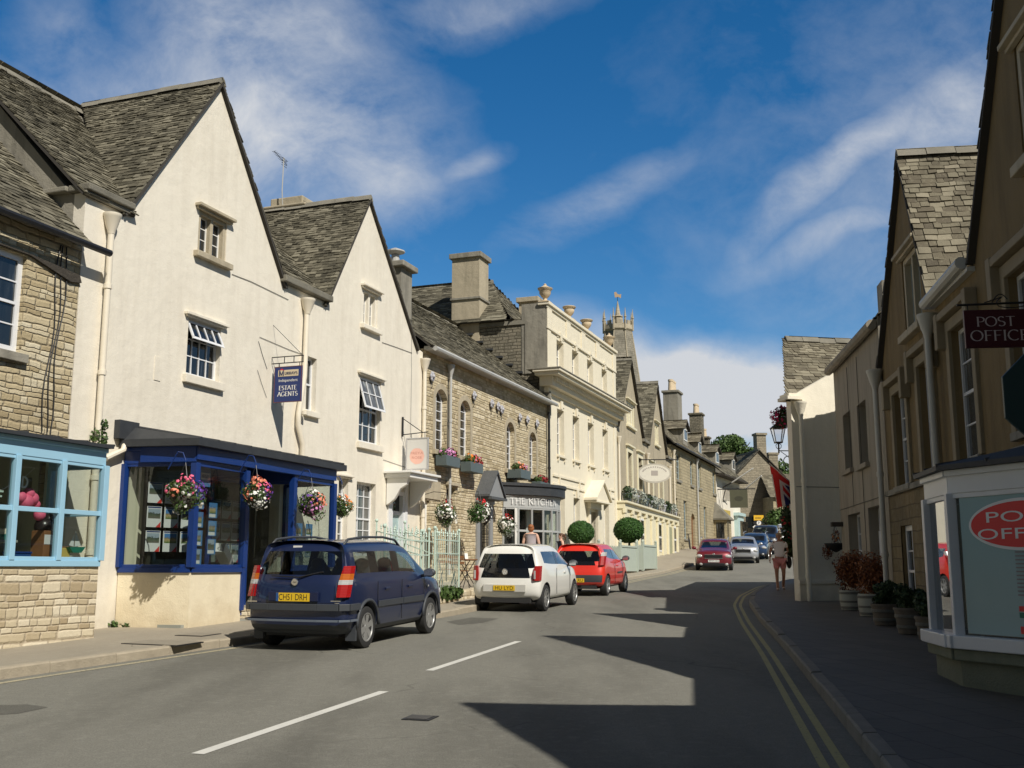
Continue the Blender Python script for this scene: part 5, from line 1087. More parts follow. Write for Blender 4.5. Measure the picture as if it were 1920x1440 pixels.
b = MB(); b.prism([(-.35, 32.6), (.1, 32.7), (.45, 32.5), (.5, 33.1), (.25, 33.0), (0, 33.1), (-.2, 33.4), (-.45, 33.3)], -.04, .04); b.build('weathercock', plain('gilt', (.6, .42, .25), .4, metal=.6), t)
# --- trees
def leaf_mat(name, a, c):
    t = NT(name); g = t.n('ShaderNodeNewGeometry'); k = t.ramp(g.outputs['Random Per Island'], [(0, a), (1, c)]); t.l(k, t.b.inputs['Base Color']); t.b.inputs['Roughness'].default_value = .6
    t.b.inputs['Specular IOR Level'].default_value = .3; MATS[name] = t.mat; return t.mat
leaf_mat('leaves', (.025, .055, .012), (.085, .14, .035)); leaf_mat('leaves_pale', (.06, .10, .03), (.16, .22, .07))
leaf_mat('box_leaves', (.018, .06, .010), (.06, .14, .028)); leaf_mat('dark_leaves', (.015, .035, .012), (.05, .085, .03)); leaf_mat('red_leaves', (.10, .03, .012), (.28, .10, .03)); leaf_mat('silver_leaves', (.25, .28, .24), (.48, .52, .46))
def foliage(b, clumps, n, size, seed=1, flat=0.0, m=0, shell=.55):
    rnd = random.Random(seed)
    tot = sum(c[3]**2 for c in clumps)
    for (cx, cy, cz, r, *s) in clumps:
        sz = s[0] if s else 1
        for i in range(int(n*r*r/tot)):
            while True:
                v = Vector((rnd.uniform(-1, 1), rnd.uniform(-1, 1), rnd.uniform(-1, 1)))
                if shell < v.length <= 1: break
            p = Vector((cx+v.x*r, cy+v.y*r, cz+v.z*r*sz)); d = (v.normalized()+Vector((rnd.uniform(-1, 1), rnd.uniform(-1, 1), rnd.uniform(-1, 1)))*.8).normalized()
            a = d.orthogonal().normalized(); c = d.cross(a); t_ = rnd.uniform(0, 6.28); a, c = a*math.cos(t_)+c*math.sin(t_), c*math.cos(t_)-a*math.sin(t_)
            s1_ = size*rnd.uniform(.6, 1.3); b.add([p-a*s1_, p+c*s1_*.55, p+a*s1_, p-c*s1_*.55], [(0, 1, 2, 3)], m)
def tree(label, x, y, zg, h, r, seed, lm='leaves', n=9000, size=.22):
    rnd = random.Random(seed); t = thing('broadleaf_tree', label, 'tree', (x, y, zg), 0, 'trees behind the far roofs')
    b = MB(); b.tube([(0, 0, -.5), (.1, 0, h*.3), (0, .1, h*.55), (.1, 0, h*.8)], [r*.1, r*.08, r*.05, r*.02], 8); tips = []
    for k in range(9):
        a = k*2.4; z0 = h*(.28+.05*k); q = (math.cos(a)*r*.7, math.sin(a)*r*.7, z0+h*.22); b.tube([(0, 0, z0), (q[0]*.5, q[1]*.5, z0+h*.1), q], [r*.04, r*.03, r*.012], 6)
    b.build('trunk', plain('bark', (.09, .07, .05), .9, var=.4), t)
    cl = []
    for k in range(16):
        a = rnd.uniform(0, 6.28); e = rnd.uniform(-.4, 1); rr = r*rnd.uniform(.55, .8)*(1-.35*abs(e)); cl.append((math.cos(a)*rr, math.sin(a)*rr, h*.62+e*h*.28, r*rnd.uniform(.26, .46), .8))
    cl.append((0, 0, h*.65, r*.6)); b = MB(); foliage(b, cl, n, size, seed); b.build('crown', M_(lm), t)
tree('tall dark tree behind the terrace roofs, left of the far cottage chimney', 25.2, 122, 5.5, 11.6, 3.6, 5, n=9000, size=.20)
tree('lower tree crown left of the tall dark tree, just over the dormers', 21.5, 118, 5.5, 8.2, 2.6, 6, n=5000, size=.2)
tree('tree crown right of the far cottage chimney, under the street lantern', 32.5, 126, 5.5, 8.6, 4.2, 7, n=8000, size=.2)
# ---------------------------------------------------------------- right side: post office house, grey house, cream corner house
def xyz(px, py, Y):
    r = ray(px, py); t = Y/r.y; return Vector((r.x*t, Y, CH+r.z*t))
Pp = House('gabled_house', 'tall shaded brown house of stone gables with the post office in its bay', 'house', PO, .3)
feet = [(-4.05, -1.45, -.05, 5.35, 8.42, 5.6), (2.1, 4.5, 7.3, 5.6, 8.95, 5.6), (9.4, 11.9, 14.4, 5.6, 8.7, 5.6), (16.4, 18.9, 21.2, 5.6, 8.7, 5.6)]
top = []
for a, m_, c_, z0, za, z1 in feet: top += [(a, z0), (m_, za), (c_, z1)]
outP = [(20.0, -.6), (-4.1, -.1)]
outP = [(-4.1, .1), (21.5, -.6), (21.5, 5.6)]+[(u, z) for u, z in top[::-1]]+[(-4.1, 5.35)]
def ps(x0, x1, yt, yb): # opening
    ym = (yt+yb)/2; u0, u1 = sorted((PO.U(x0, ym), PO.U(x1, ym))); xm = (x0+x1)/2; return (u0, u1, PO.Z(xm, yb), PO.Z(xm, yt))
pa = (-3.45, -2.35, 3.05, 4.9); pb_ = (-1.35, -.35, 3.05, 4.95); pc = (.75, 1.85, 3.1, 5.0)
pa = (PO.U(1681, 820), PO.U(1705, 820), 3.0, 4.62); pb_ = (PO.U(1729, 790), PO.U(1757, 790), 3.02, 4.78); pc = (PO.U(1792, 750), PO.U(1834, 750), 3.05, 4.92)
att = (-1.75, -.65, 5.55, 6.75); att = (PO.U(1694, 550), PO.U(1727, 550), 5.45, 6.75)
pd_ = (3.35, 4.35, 3.15, 5.0); ps0 = (PO.U(1695, 1060), PO.U(1717, 1060), .75, 2.32); ps1 = (PO.U(1737, 1060), PO.U(1752, 1060), .6, 2.4); at1 = (4.2, 5.5, 6.1, 7.5)
PH = [pa, pb_, pc, pd_, att, ps0, ps1, at1]
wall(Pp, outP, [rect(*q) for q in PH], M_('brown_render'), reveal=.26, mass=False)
b = MB(); b.box(-4.1, 21.5, .26, 8, -.5, 5.35)
for a, m_, c_, z0, za, z1 in feet: b.prism([(a+.05, 5.3), (c_-.05, 5.3), (m_, za-.1)], .26, 4.5)
Pp.b(b, 'side_wall', M_('brown_render'))
b = MB(); b.box(-4.09, 3.4, -.03, -.001, .0, 2.86); Pp.b(b, 'lower_wall', M_('shade_stone')) if False else None
holed_b = MB(); lo = [(-4.09, .1), (21.4, -.5), (21.4, 2.88), (-4.09, 2.88)]
hb = MB(); holed(hb, lo, [rect(*ps0), rect(*ps1)], -.02)
hb.quad((-4.09, -.02, 2.88), (21.4, -.02, 2.88), (21.4, -.001, 2.88), (-4.09, -.001, 2.88))
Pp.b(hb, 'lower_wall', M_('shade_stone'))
b = MB(); b.box(-4.1, 21.4, -.07, -.0, 2.885, 2.98); Pp.b(b, 'string_course', M_('stained_stone'))
for q in (pa, pb_, pc, pd_):
    w_ = win(Pp, *q, cols=2, rows=4, y=.10, fm='white_gloss', pm='pane_pale', sill=.1, sillm='stained_stone')
    b = MB(); s_ = .16; b.box(q[0]-s_, q[0]-.001, -.05, .05, q[2], q[3]+.1); b.box(q[1]+.001, q[1]+s_, -.05, .05, q[2], q[3]+.1); b.box(q[0]-s_, q[1]+s_, -.051, .05, q[3]+.001, q[3]+.16)
    b.box(q[0]-s_-.14, q[0]-s_+.02, -.16, 0, q[3]-.22, q[3]+.30); b.box(q[1]+s_-.02, q[1]+s_+.14, -.16, 0, q[3]-.22, q[3]+.30); b.box(q[0]-s_-.1, q[1]+s_+.1, -.15, -.001, q[3]+.18, q[3]+.28); Pp.b(b, 'window_surround', M_('surround_stone'), bevel=.01)
for q in (att, at1): casement(Pp, q, 'window_blue_grey', 'ashlar', lights=2, bars=1, hood=.1, pm='pane_pale', stone=.1)
win(Pp, *ps0, cols=2, rows=4, y=.06, fm='white_gloss', pm='pane', fr=.09); win(Pp, *ps1, cols=1, rows=4, y=.06, fm='white_gloss', pm='pane', fr=.09)
for k, (a, m_, c_, z0, za, z1) in enumerate(feet): gable_roof(Pp, a, m_, c_, z0, za+.05, z1, 0, 4.6, seed=201+3*k, over=.10, row=.15, w=.24, m='slates_warm', parts=('l', 'r'), eave_out=.05)
roof(Pp, (-4.1, .3, 5.5), (1, 0, 0), (0, 4.2, 3.6), [(0, 0), (25.5, 0), (25.5, 5.5), (0, 5.5)], m='slates_warm', seed=221, row=.3, w=.5)
b = MB(); b.tube([(-.05, -.14, 5.52), (2.0, -.14, 5.58)], .085, 10); b.box(-.05, 2.1, -.1, .3, 5.44, 5.50); Pp.b(b, 'gutter', M_('pipe_white'))
b = MB(); b.tube([(7.2, -.10, 5.50), (9.5, -.10, 5.52)], .07, 10); Pp.b(b, 'gutter', M_('pipe_white'))
pipe(Pp, .02, .35, 5.15, .14, .05, 'pipe_white', coll=(.12, .52), pts=[(.02, -.14, .3), (.02, -.14, 5.2)])
pipe(Pp, -4.08, .45, 5.05, .14, .052, 'pipe_white', coll=(.30, .62))
# stains of bare stone in the render
b = MB(); b.prism([(3.55, 2.6), (4.9, 2.75), (4.95, 2.87), (3.5, 2.87)], -.024, -.021); 
# --- post office bay
def toPO(X, Y): w_ = Vector((X, Y))-PO.p; return (w_.dot(PO.d), -w_.dot(PO.n()))
q0 = toPO(5.0, 12.55); q1 = toPO(4.70, 12.15); q2 = toPO(4.56, 11.15); q3 = toPO(5.30, 9.35); q3b = toPO(5.36, 9.2)
bayp = [toPO(5.86, 12.3), q1, q2, q3]
sfp = shopfront(Pp, bayp, .25, .78, 2.36, 2.60, 'white_gloss', 'bay_render', post=.10, glass='post_glass', over=.14, roofrise=.22, sillh=.10, rm='dark_lead')
b = MB(); n_ = len(bayp)
for A_, B_ in zip(bayp, bayp[1:]): segbox(b, A_, B_, 0, .15, .80, .93)
for p_ in (q1, q2): b.box(p_[0]-.13, p_[0]+.13, p_[1]-.13, p_[1]+.13, .801, .929)
sb = b.build('sill', M_('white_gloss'), sfp, bevel=.01)
b = MB()
for A_, B_ in zip(bayp, bayp[1:]): segbox(b, A_, B_, 0, .09, .68, .795)
b.build('stone_ledge', M_('bay_render'), sfp, bevel=.015)
b = MB(); A_, B_ = Vector(q2), Vector(q3); sheet(b, A_+(B_-A_)*.06, B_, -.006, .95, 2.31); b.build('blue_vinyl', plain('pale_vinyl', (.27, .42, .44), .25, var=.04), sfp)
# oval sign, words and small graphics lying on the vinyl
dq = (B_-A_).normalized(); nq = Vector((dq.y, -dq.x)); LQ = (B_-A_).length
def onq(s, z, yy): p_ = A_+dq*s+nq*(-.002-yy); return (p_.x, p_.y, z)
sF = Fac((4.56, 11.15), 0); dw = (Vector((5.30, 9.35))-Vector((4.56, 11.15))).normalized(); sF.d = dw
soc = sF.px(1917, 982); ovc, ovz = soc[0], soc[1]; leftx = sF.U(1817, 985); orx = ovc-leftx; orz = (sF.Z(1905, 934)-sF.Z(1905, 1033))/2
def oval(rx, rz, yy): 
    b = MB(); k = 48; b.v = [onq(ovc+rx*math.cos(2*math.pi*i/k), ovz+rz*math.sin(2*math.pi*i/k), yy) for i in range(k)]; b.f = [tuple(range(k))]; b.m = [0]; return b
oval(orx, orz, -.006).build('sign_oval', M_('white_gloss'), sfp); oval(orx-.03, orz-.03, -.008).build('sign_oval', plain('post_red', (.72, .014, .024), .4, var=.04), sfp)
def bfont(text, size):
    cu = bpy.data.curves.new('lettering', 'FONT'); cu.body = text; cu.size = size; cu.resolution_u = 4; o = bpy.data.objects.new('lettering', cu); COL.objects.link(o)
    dg = bpy.context.evaluated_depsgraph_get(); dg.update(); me = bpy.data.meshes.new_from_object(o.evaluated_get(dg)); vs = [v.co.copy() for v in me.vertices]; fs = [tuple(p.vertices) for p in me.polygons]
    bpy.data.objects.remove(o); bpy.data.curves.remove(cu); bpy.data.meshes.remove(me); return vs, fs
def text_on(b, text, s0, s1, z0, h, place, yy):
    vs, fs = bfont(text, 1.0); x0 = min(v.x for v in vs); x1 = max(v.x for v in vs); y0 = min(v.y for v in vs); y1 = max(v.y for v in vs)
    b.add([place(s0+(s1-s0)*(v.x-x0)/(x1-x0), z0+h*(v.y-y0)/(y1-y0), yy) for v in vs], fs); return b
b = MB(); hh = sF.Z(1860, 957)-sF.Z(1860, 977); lx = sF.U(1850, 970); lx2 = sF.U(1834, 995)
text_on(b, 'POST', lx, 2*ovc-lx, ovz+.025, hh*1.0, onq, -.010); text_on(b, 'OFFICE', lx2, 2*ovc-lx2, ovz-.035-hh, hh*1.0, onq, -.010); b.build('sign_lettering', M_('white_gloss'), sfp)
cx_ = sF.U(1908, 1100)
for k, (mm, c_, z_, hgt, wd_) in enumerate((('sign_green', (.01, .16, .10), 1.13, .05, .6), ('post_red', None, 1.19, .05, .6), ('post_red', None, .98, .07, .6))):
    b = MB(); b.add([onq(cx_, z_, -.0045), onq(cx_+wd_, z_, -.0045), onq(cx_+wd_, z_+hgt, -.0045), onq(cx_, z_+hgt, -.0045)], [(0, 1, 2, 3)]); b.build('window_graphic', plain('sign_green', c_, .5, var=0) if c_ else M_('post_red'), sfp)
b = MB(); rr = random.Random(4)
for k in range(17):
    z_ = 1.93-k*.037; wds = .10+.12*rr.random()
    b.add([onq(cx_, z_, -.0045), onq(cx_+wds, z_, -.0045), onq(cx_+wds, z_+.014, -.0045), onq(cx_, z_+.014, -.0045)], [(0, 1, 2, 3)])
b.build('small_print', plain('grey_print', (.22, .2, .22), .6, var=0), sfp)
b = MB(); sheet(b, A_+(B_-A_)*.02, B_, -.30, .4, 2.5); b.build('inner_wall', M_('room_dark'), sfp)
# --- grey rendered house
GF = Fac.right(PO.w(-4.1), 8)
Q_ = House('rendered_house', 'flat grey rendered house between the cream corner and the brown gables', 'house', GF, .5)
gl = -5.55
def gs(F, x0, x1, yt, yb, z=None): ym = (yt+yb)/2; u0, u1 = sorted((F.U(x0, ym), F.U(x1, ym))); xm = (x0+x1)/2; return (u0, u1, F.Z(xm, yb), F.Z(xm, yt))
g1 = gs(GF, 1582.5, 1597, 772, 882); g2_ = gs(GF, 1609, 1626, 752, 872); g3 = gs(GF, 1592, 1615, 962, 1056); g4 = gs(GF, 1631, 1656, 948, 1090)
g4 = (g4[0], g4[1], .85, g4[3]); g3 = (g3[0], g3[1], 1.15, g3[3]); GH = [g1, g2_, g3, g4]
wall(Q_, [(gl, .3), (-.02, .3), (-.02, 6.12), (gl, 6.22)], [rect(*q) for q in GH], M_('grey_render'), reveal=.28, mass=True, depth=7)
win(Q_, *g1, cols=1, rows=2, y=.2, fm='white_gloss', pm='pane', sill=.1, sillm='grey_render'); win(Q_, *g2_, cols=1, rows=2, y=.2, fm='white_gloss', pm='pane', sill=.1, sillm='grey_render')
win(Q_, *g3, cols=3, rows=4, y=.2, fm='white_gloss', pm='pane_pale', sill=.1, sillm='grey_render')
w_ = win(Q_, g4[0], g4[1], 2.35, g4[3], cols=3, rows=2, y=.2, fm='white_gloss', pm='pane_pale', meet=False, name='fanlight'); b = MB(); b.box(g4[0], g4[1], .18, .26, g4[2], 2.34)
for k in range(2): c_ = g4[0]+.1+k*(g4[1]-g4[0])/2; b.box(c_, c_+(g4[1]-g4[0])/2-.2, .165, .18, 1.0, 1.5); b.box(c_, c_+(g4[1]-g4[0])/2-.2, .165, .18, 1.6, 2.25)
Q_.b(b, 'door', M_('white_gloss'), bevel=.004)
b = MB(); b.box(gl, -.05, -.012, -.001, 2.93, 2.945); b.box(-2.5, -2.49, -.011, 0, .5, 6.0); b.box(-3.7, -3.69, -.011, 0, 2.9, 6.0); Q_.b(b, 'render_joint', plain('joint_dark', (.09, .085, .07), .95))
b = MB(); b.tube([(gl, -.12, 6.24), (-.1, -.12, 6.16)], .10, 10); b.box(gl, -.1, -.1, .3, 6.2, 6.26); Q_.b(b, 'gutter', M_('grey_render'))
roof(Q_, (gl, -.0, 6.30), (1, 0, 0), (0, 3.5, 2.0), [(0, 0), (5.7, 0), (5.7, 4.0), (0, 4.0)], m='slates', seed=231, row=.22, w=.36)
b = MB(); b.box(-.5, -.02, .1, .6, 6.2, 7.0); b.box(-.04, .0, -.02, .3, 5.0, 6.3); Q_.b(b, 'parapet', M_('stained_stone'))
b = MB(); b.box(gl+.05, gl+.28, -.25, 0, 2.55, 2.65); Q_.b(b, 'ledge', M_('dark_timber'))
# --- cream corner house
CF = Fac((6.9, 26.1), 79)
R_ = House('corner_house', 'cream painted corner house with the lantern and flag on its street side', 'house', CF, .8)
jx = 1.18
va = math.radians(14); sd_ = Vector((math.sin(va), math.cos(va)))
loc = lambda X, Y: ((Vector((X, Y))-CF.p).dot(CF.d), -(Vector((X, Y))-CF.p).dot(CF.n()))
s_end = loc(6.9+sd_.x*11, 26.1+sd_.y*11); bk = loc(6.9+sd_.x*11+6, 26.1+sd_.y*11)
zt0, zt1 = 5.78, 6.45
b = MB(); b.prism([(0, .5), (jx+.3, .5), (jx+.3, zt1+.15), (0, zt0)], 0, .25); R_.b(b, 'wall', M_('corner_cream'))
b = MB(); b.slab([(.002, .251), (jx+2.5, .251), bk, s_end], .5, 5.6); R_.b(b, 'side_wall', M_('corner_cream'))
b = MB(); b.box(-.02, jx, -.09, .0, 1.22, 1.32); b.box(0, jx, -.05, .0, .5, 1.22); R_.b(b, 'plinth', M_('corner_cream'), bevel=.01)
b = MB(); b.box(.05, jx, -.006, 0, 3.55, 3.565); R_.b(b, 'render_joint', M_('joint_dark'))
rl = (sd_.dot(CF.d)*1.0, 0)
roof(R_, (-.12, .02, 5.74), (1, 0, 0), (0, 1.95, 1.95), [(0, -.05), (.35, -.05), (1.6, .9), (4.0, 1.2), (4.4, 2.76), (.94, 2.76)], m='slates_warm', seed=241, row=.16, w=.27)
roof(R_, (-.12, 3.95, 5.72), (1, 0, 0), (0, -1.95, 1.95), [(1.95, -.1), (4.6, -.1), (4.4, 2.75), (1.05, 2.75)], m='slates_warm', seed=242, row=.3, w=.5)
ridge(R_, [(.85, 1.95, 7.73), (4.2, 1.95, 7.73)], seed=24)
b = MB(); b.prism([(-.1, 5.72), (.12, 5.72), (.12, 5.86), (-.1, 5.86)], -.12, .4); b.box(-.16, .22, -.18, .4, 5.70, 5.78); R_.b(b, 'eaves_block', M_('corner_cream'))
pipe(R_, .20, .85, 5.45, .1, .055, 'corner_cream', coll=(.12, .38, .62), pts=[(.20, -.12, .8), (.20, -.12, 1.3), (.20, -.1, 1.5), (.20, -.1, 5.5)])
b = MB(); [b.tube([(.3+k*.22, -.1, 1.20), (.3+k*.22, -.1, 1.06)], .008, 4) for k in range(4)]
# --- signs
def board(name, label, cat, F, x0, y0, x1, y1, mt, depth=.03, group=None, n=0):
    u0, u1 = F.U(x0, (y0+y1)/2), F.U(x1, (y0+y1)/2); z1, z0 = F.Z((x0+x1)/2, y0), F.Z((x0+x1)/2, y1); w_ = F.w(u0); t = thing(name, label, cat, (w_.x, w_.y, z0), F.ang, group)
    return t, u1-u0, z1-z0
flatp = lambda a, c, yy: (a, yy, c)
F1 = Fac((4.75, 11.0), 96)
t, w_, h_ = board('hanging_sign', 'maroon hanging board reading POST OFFICE on an iron bracket', 'hanging sign', F1, 1808, 581, 1934, 652, None)
b = MB(); b.box(0, w_, -.02, .02, 0, h_); b.build('board', plain('maroon', (.06, .007, .015), .35, var=.08), t, bevel=.004)
b = MB(); letters(b, 'POST', w_*.17, w_*.76, h_*.56, h_*.25, -.02, thick=.16, thin=.05); letters(b, 'OFFICE', w_*.07, w_*.95, h_*.18, h_*.27, -.02, thick=.16, thin=.05); b.build('lettering', plain('sign_pink_white', (.60, .52, .52), .5, var=0), t)
b = MB(); b.tube([(-.06, 0, h_+.06), (w_+.32, 0, h_+.08)], .013, 6); b.tube([(.05, 0, h_+.06), (.05, 0, h_)], .006, 5); b.tube([(w_-.05, 0, h_+.07), (w_-.05, 0, h_)], .006, 5)
b.tube([(.22+.1*math.sin(k*.7)+k*.035, 0, h_+.08+.06*math.sin(k*.55)) for k in range(12)], .006, 5); b.tube([(.3+k*.02, 0, h_+.08+.09*math.sin(k*.35)) for k in range(9)], .006, 5); b.box(w_+.28, w_+.32, -.03, .03, h_-.2, h_+.25); b.build('bracket', M_('black_iron'), t)
F2 = Fac((4.40, 9.5), 96); u0 = F2.U(1881, 745); c_z = F2.Z(1890, 745); rr_ = .45
t = thing('hanging_sign', 'dark teal eight-sided hanging board cut by the right edge of the picture', 'hanging sign', (*F2.w(u0+rr_), c_z), F2.ang)
b = MB(); b.prism([(rr_*1.0*math.cos(math.pi/8+k*math.pi/4)/math.cos(math.pi/8), rr_*math.sin(math.pi/8+k*math.pi/4)/math.cos(math.pi/8)) for k in range(8)], -.02, .02); b.build('board', plain('deep_teal', (.018, .050, .055), .4, var=.05), t, bevel=.006)
b = MB(); b.tube([(-.2, 0, .62), (.95, 0, .62)], .014, 6); b.tube([(-.15, 0, .62), (-.15, 0, .45)], .006, 5); b.tube([(.2, 0, .62), (.2, 0, .45)], .006, 5); b.build('bracket', M_('black_iron'), t)
b = MB(); b.box(-.04, .3, -.024, -.02, -.02, .02); b.box(-.04, .3, -.024, -.02, -.12, -.08); b.build('markings', plain('dark_mark', (.01, .012, .012), .5, var=0), t)
# estate agents board on the cream house
F3 = Fac(WH.w(WH.U(508, 720), .08), 110)
t, w_, h_ = board('hanging_sign', 'navy hanging board reading Independent ESTATE AGENTS on the cream house', 'hanging sign', F3, 515, 687, 566, 754, None)
b = MB(); b.box(0, w_, -.02, .02, 0, h_); b.build('board', M_('dark_blue_sign'), t, bevel=.004)
b = MB(); b.box(.0, w_, -.024, -.02, 0, .012); b.box(0, w_, -.024, -.02, h_-.012, h_); b.box(0, .012, -.024, -.02, .012, h_-.012); b.box(w_-.012, w_, -.024, -.02, .012, h_-.012); b.build('border', plain('dull_rust', (.16, .05, .04), .6, var=0), t)
b = MB(); b.box(w_*.14, w_*.88, -.025, -.02, h_*.72, h_*.90); b.build('name_panel', plain('sign_beige', (.62, .52, .36), .5, var=0), t)
b = MB(); letters(b, 'M', w_*.17, w_*.36, h_*.74, h_*.15, -.025, thick=.2, thin=.08); letters(b, 'URRAYS', w_*.38, w_*.85, h_*.765, h_*.075, -.025, thick=.22, thin=.10); b.build('name_lettering', plain('ink_navy', (.02, .03, .09), .5, var=0), t)
b = MB(); b.add([(w_*.16, -.0262, h_*.885), (w_*.27, -.0262, h_*.94), (w_*.38, -.0262, h_*.885), (w_*.27, -.0262, h_*.905)], [(0, 1, 2, 3)]); b.build('roof_emblem', M_('post_red'), t)
b = MB(); letters(b, 'ESTATE', w_*.18, w_*.84, h_*.34, h_*.12, -.02, thick=.20, thin=.07); letters(b, 'AGENTS', w_*.14, w_*.88, h_*.17, h_*.12, -.02, thick=.20, thin=.07); text_on(b, 'Independent', w_*.17, w_*.86, h_*.545, h_*.105, flatp, -.0235); b.build('lettering', M_('sign_white'), t)
b = MB()
for z_ in (h_+.08, h_+.22): b.tube([(-.12, 0, z_), (w_+.02, 0, z_)], .012, 6)
for x_ in (-.1, w_*.33, w_*.68, w_+.01): b.tube([(x_, 0, h_+.08), (x_, 0, h_+.22)], .010, 5)
for x_ in (w_*.15, w_*.9): b.tube([(x_, 0, h_+.08), (x_, 0, h_)], .010, 5)
b.tube([(-.12, 0, h_+.22), (-.13, 0, h_-.3)], .01, 5); b.tube([(-.10, 0, h_+.95), (w_, 0, h_+.22)], .006, 4); b.build('bracket', M_('black_iron'), t)
# small pale hanging sign
F4 = Fac(WH.w(WH.U(753, 800), .05), 110)
t, w_, h_ = board('hanging_sign', 'pale framed hanging board with a round pink patch over the mint railings', 'hanging sign', F4, 763, 823, 802, 879, None)
b = MB(); b.box(0, w_, -.02, .02, 0, h_); b.build('board', plain('sign_pale', (.62, .61, .58), .5, var=.03), t, bevel=.004)
b = MB(); b.box(-.02, w_+.02, -.03, .03, -.03, 0); b.box(-.02, w_+.02, -.03, .03, h_, h_+.03); b.box(-.02, .01, -.03, .03, 0, h_); b.box(w_-.01, w_+.02, -.03, .03, 0, h_); b.build('frame', plain('sign_grey', (.40, .40, .40), .5, var=0), t)
b = MB(); rnd_ = random.Random(2); k = 22; b.v = [(w_*.5+w_*.34*(1+.07*rnd_.random())*math.cos(6.283*i/k), -.022, h_*.42+w_*.34*(1+.07*rnd_.random())*math.sin(6.283*i/k)) for i in range(k)]; b.f = [tuple(range(k))]; b.m = [0]; b.build('pink_patch', plain('sign_pink', (.78, .46, .38), .5, var=.05), t)
b = MB(); text_on(b, 'FREYA', w_*.20, w_*.80, h_*.48, h_*.085, flatp, -.0235); text_on(b, 'ROSE', w_*.26, w_*.74, h_*.33, h_*.085, flatp, -.0235); b.build('lettering', plain('sign_salmon', (.55, .25, .20), .5, var=0), t)
b = MB(); b.box(-.16, -.12, -.02, .02, h_+.08, h_+.62); b.tube([(-.14, 0, h_+.13), (w_+.0, 0, h_+.18)], .014, 6); b.tube([(-.14, 0, h_+.58), (w_*.75, 0, h_+.17)], .012, 6); b.tube([(w_*.2, 0, h_+.15), (w_*.2, 0, h_)], .008, 5); b.tube([(w_*.85, 0, h_+.17), (w_*.85, 0, h_)], .008, 5); b.build('bracket', M_('black_iron'), t)
# oval sign further up
o = YE.px(1227, 885, .7); w2_ = YE.w(o[0], .7)
t = thing('hanging_sign', 'oval white hanging sign with faded lettering above the yellow shopfront', 'hanging sign', (w2_.x, w2_.y, YE.Z(1230, 907, .7)), YE.ang+R(-75))
b = MB(); b.add([(.9*math.cos(6.283*k/32), -.04, .52+.52*math.sin(6.283*k/32)) for k in range(32)]+[(.9*math.cos(6.283*k/32), .04, .52+.52*math.sin(6.283*k/32)) for k in range(32)], [tuple(range(32)), tuple(range(63, 31, -1))]+[(k, k+32, (k+1) % 32+32, (k+1) % 32) for k in range(32)]); b.build('board', plain('oval_grey', (.50, .47, .40), .5, var=.1), t)
b = MB(); b.add([(.8*math.cos(6.283*k/32), -.045, .52+.44*math.sin(6.283*k/32)) for k in range(32)], [tuple(range(32))]); b.build('face', plain('oval_white', (.72, .69, .60), .5, var=.1, vscale=8), t)
b = MB(); 
for k in range(14): a = math.pi*(.1+.8*k/13); b.add([(.64*math.cos(a)-.03, -.05, .52+.33*math.sin(a)-.03), (.64*math.cos(a)+.03, -.05, .52+.33*math.sin(a)-.03), (.64*math.cos(a)+.03, -.05, .52+.33*math.sin(a)+.04), (.64*math.cos(a)-.03, -.05, .52+.33*math.sin(a)+.04)], [(0, 1, 2, 3)])
b.add([(-.18, -.05, .4), (.18, -.05, .4), (.18, -.05, .66), (-.18, -.05, .66)], [(0, 1, 2, 3)]); b.build('lettering', plain('faded_print', (.40, .36, .33), .6, var=.2, vscale=20), t)
b = MB(); b.tube([(-1.4, 0, 1.25), (1.3, 0, 1.25)], .03, 5); b.tube([(0, 0, 1.25), (0, 0, 1.04)], .02, 5); b.build('bracket', M_('black_iron'), t)
# dark square board further up with its bracket
o = FR.px(1352, 928); 
pos = xyz(1386, 958, 83.5)
t = thing('hanging_sign', 'large dark olive square hanging board far up the street', 'hanging sign', (pos.x, pos.y, pos.z), R(-12))
b = MB(); b.box(-.68, .68, -.04, .04, .25, 1.65); b.build('board', plain('olive_dark', (.085, .085, .05), .6, var=.2), t)
b = MB(); b.add([(.33*math.cos(6.283*k/20), -.045, .95+.2*math.sin(6.283*k/20)) for k in range(20)], [tuple(range(20))]); b.build('emblem', plain('olive_mark', (.05, .05, .03), .6, var=0), t)
b = MB(); b.box(-1.6, 1.3, -.04, .04, 1.66, 1.74); b.tube([(-1.6, 0, 1.7), (-1.9, 0, 1.2)], .04, 5); b.tube([(-1.0, 0, 1.7), (-1.2, 0, .9), (-.9, 0, .5)], .04, 5); b.build('bracket', M_('black_iron'), t)
for (a_, c_, lab) in (((1372, 905), (1412, 878), 'upper white flagpole without flag over the dark olive sign'), ((1397, 917), (1428, 892), 'lower white flagpole without flag right of the dark olive sign')):
    p_, q_ = xyz(a_[0], a_[1], 84), xyz(c_[0], c_[1], 83); t = thing('flagpole', lab, 'flagpole', p_, 0, 'bare white flagpoles'); b = MB(); b.tube([(0, 0, 0), q_-p_], .05, 6); b.build('pole', M_('white_paint'), t); b = MB(); b.tube([Vector(p_)*0+Vector((-.6, .6, -.35)), (0, 0, 0)], .06, 6); b.build('holder', M_('black_iron'), t)
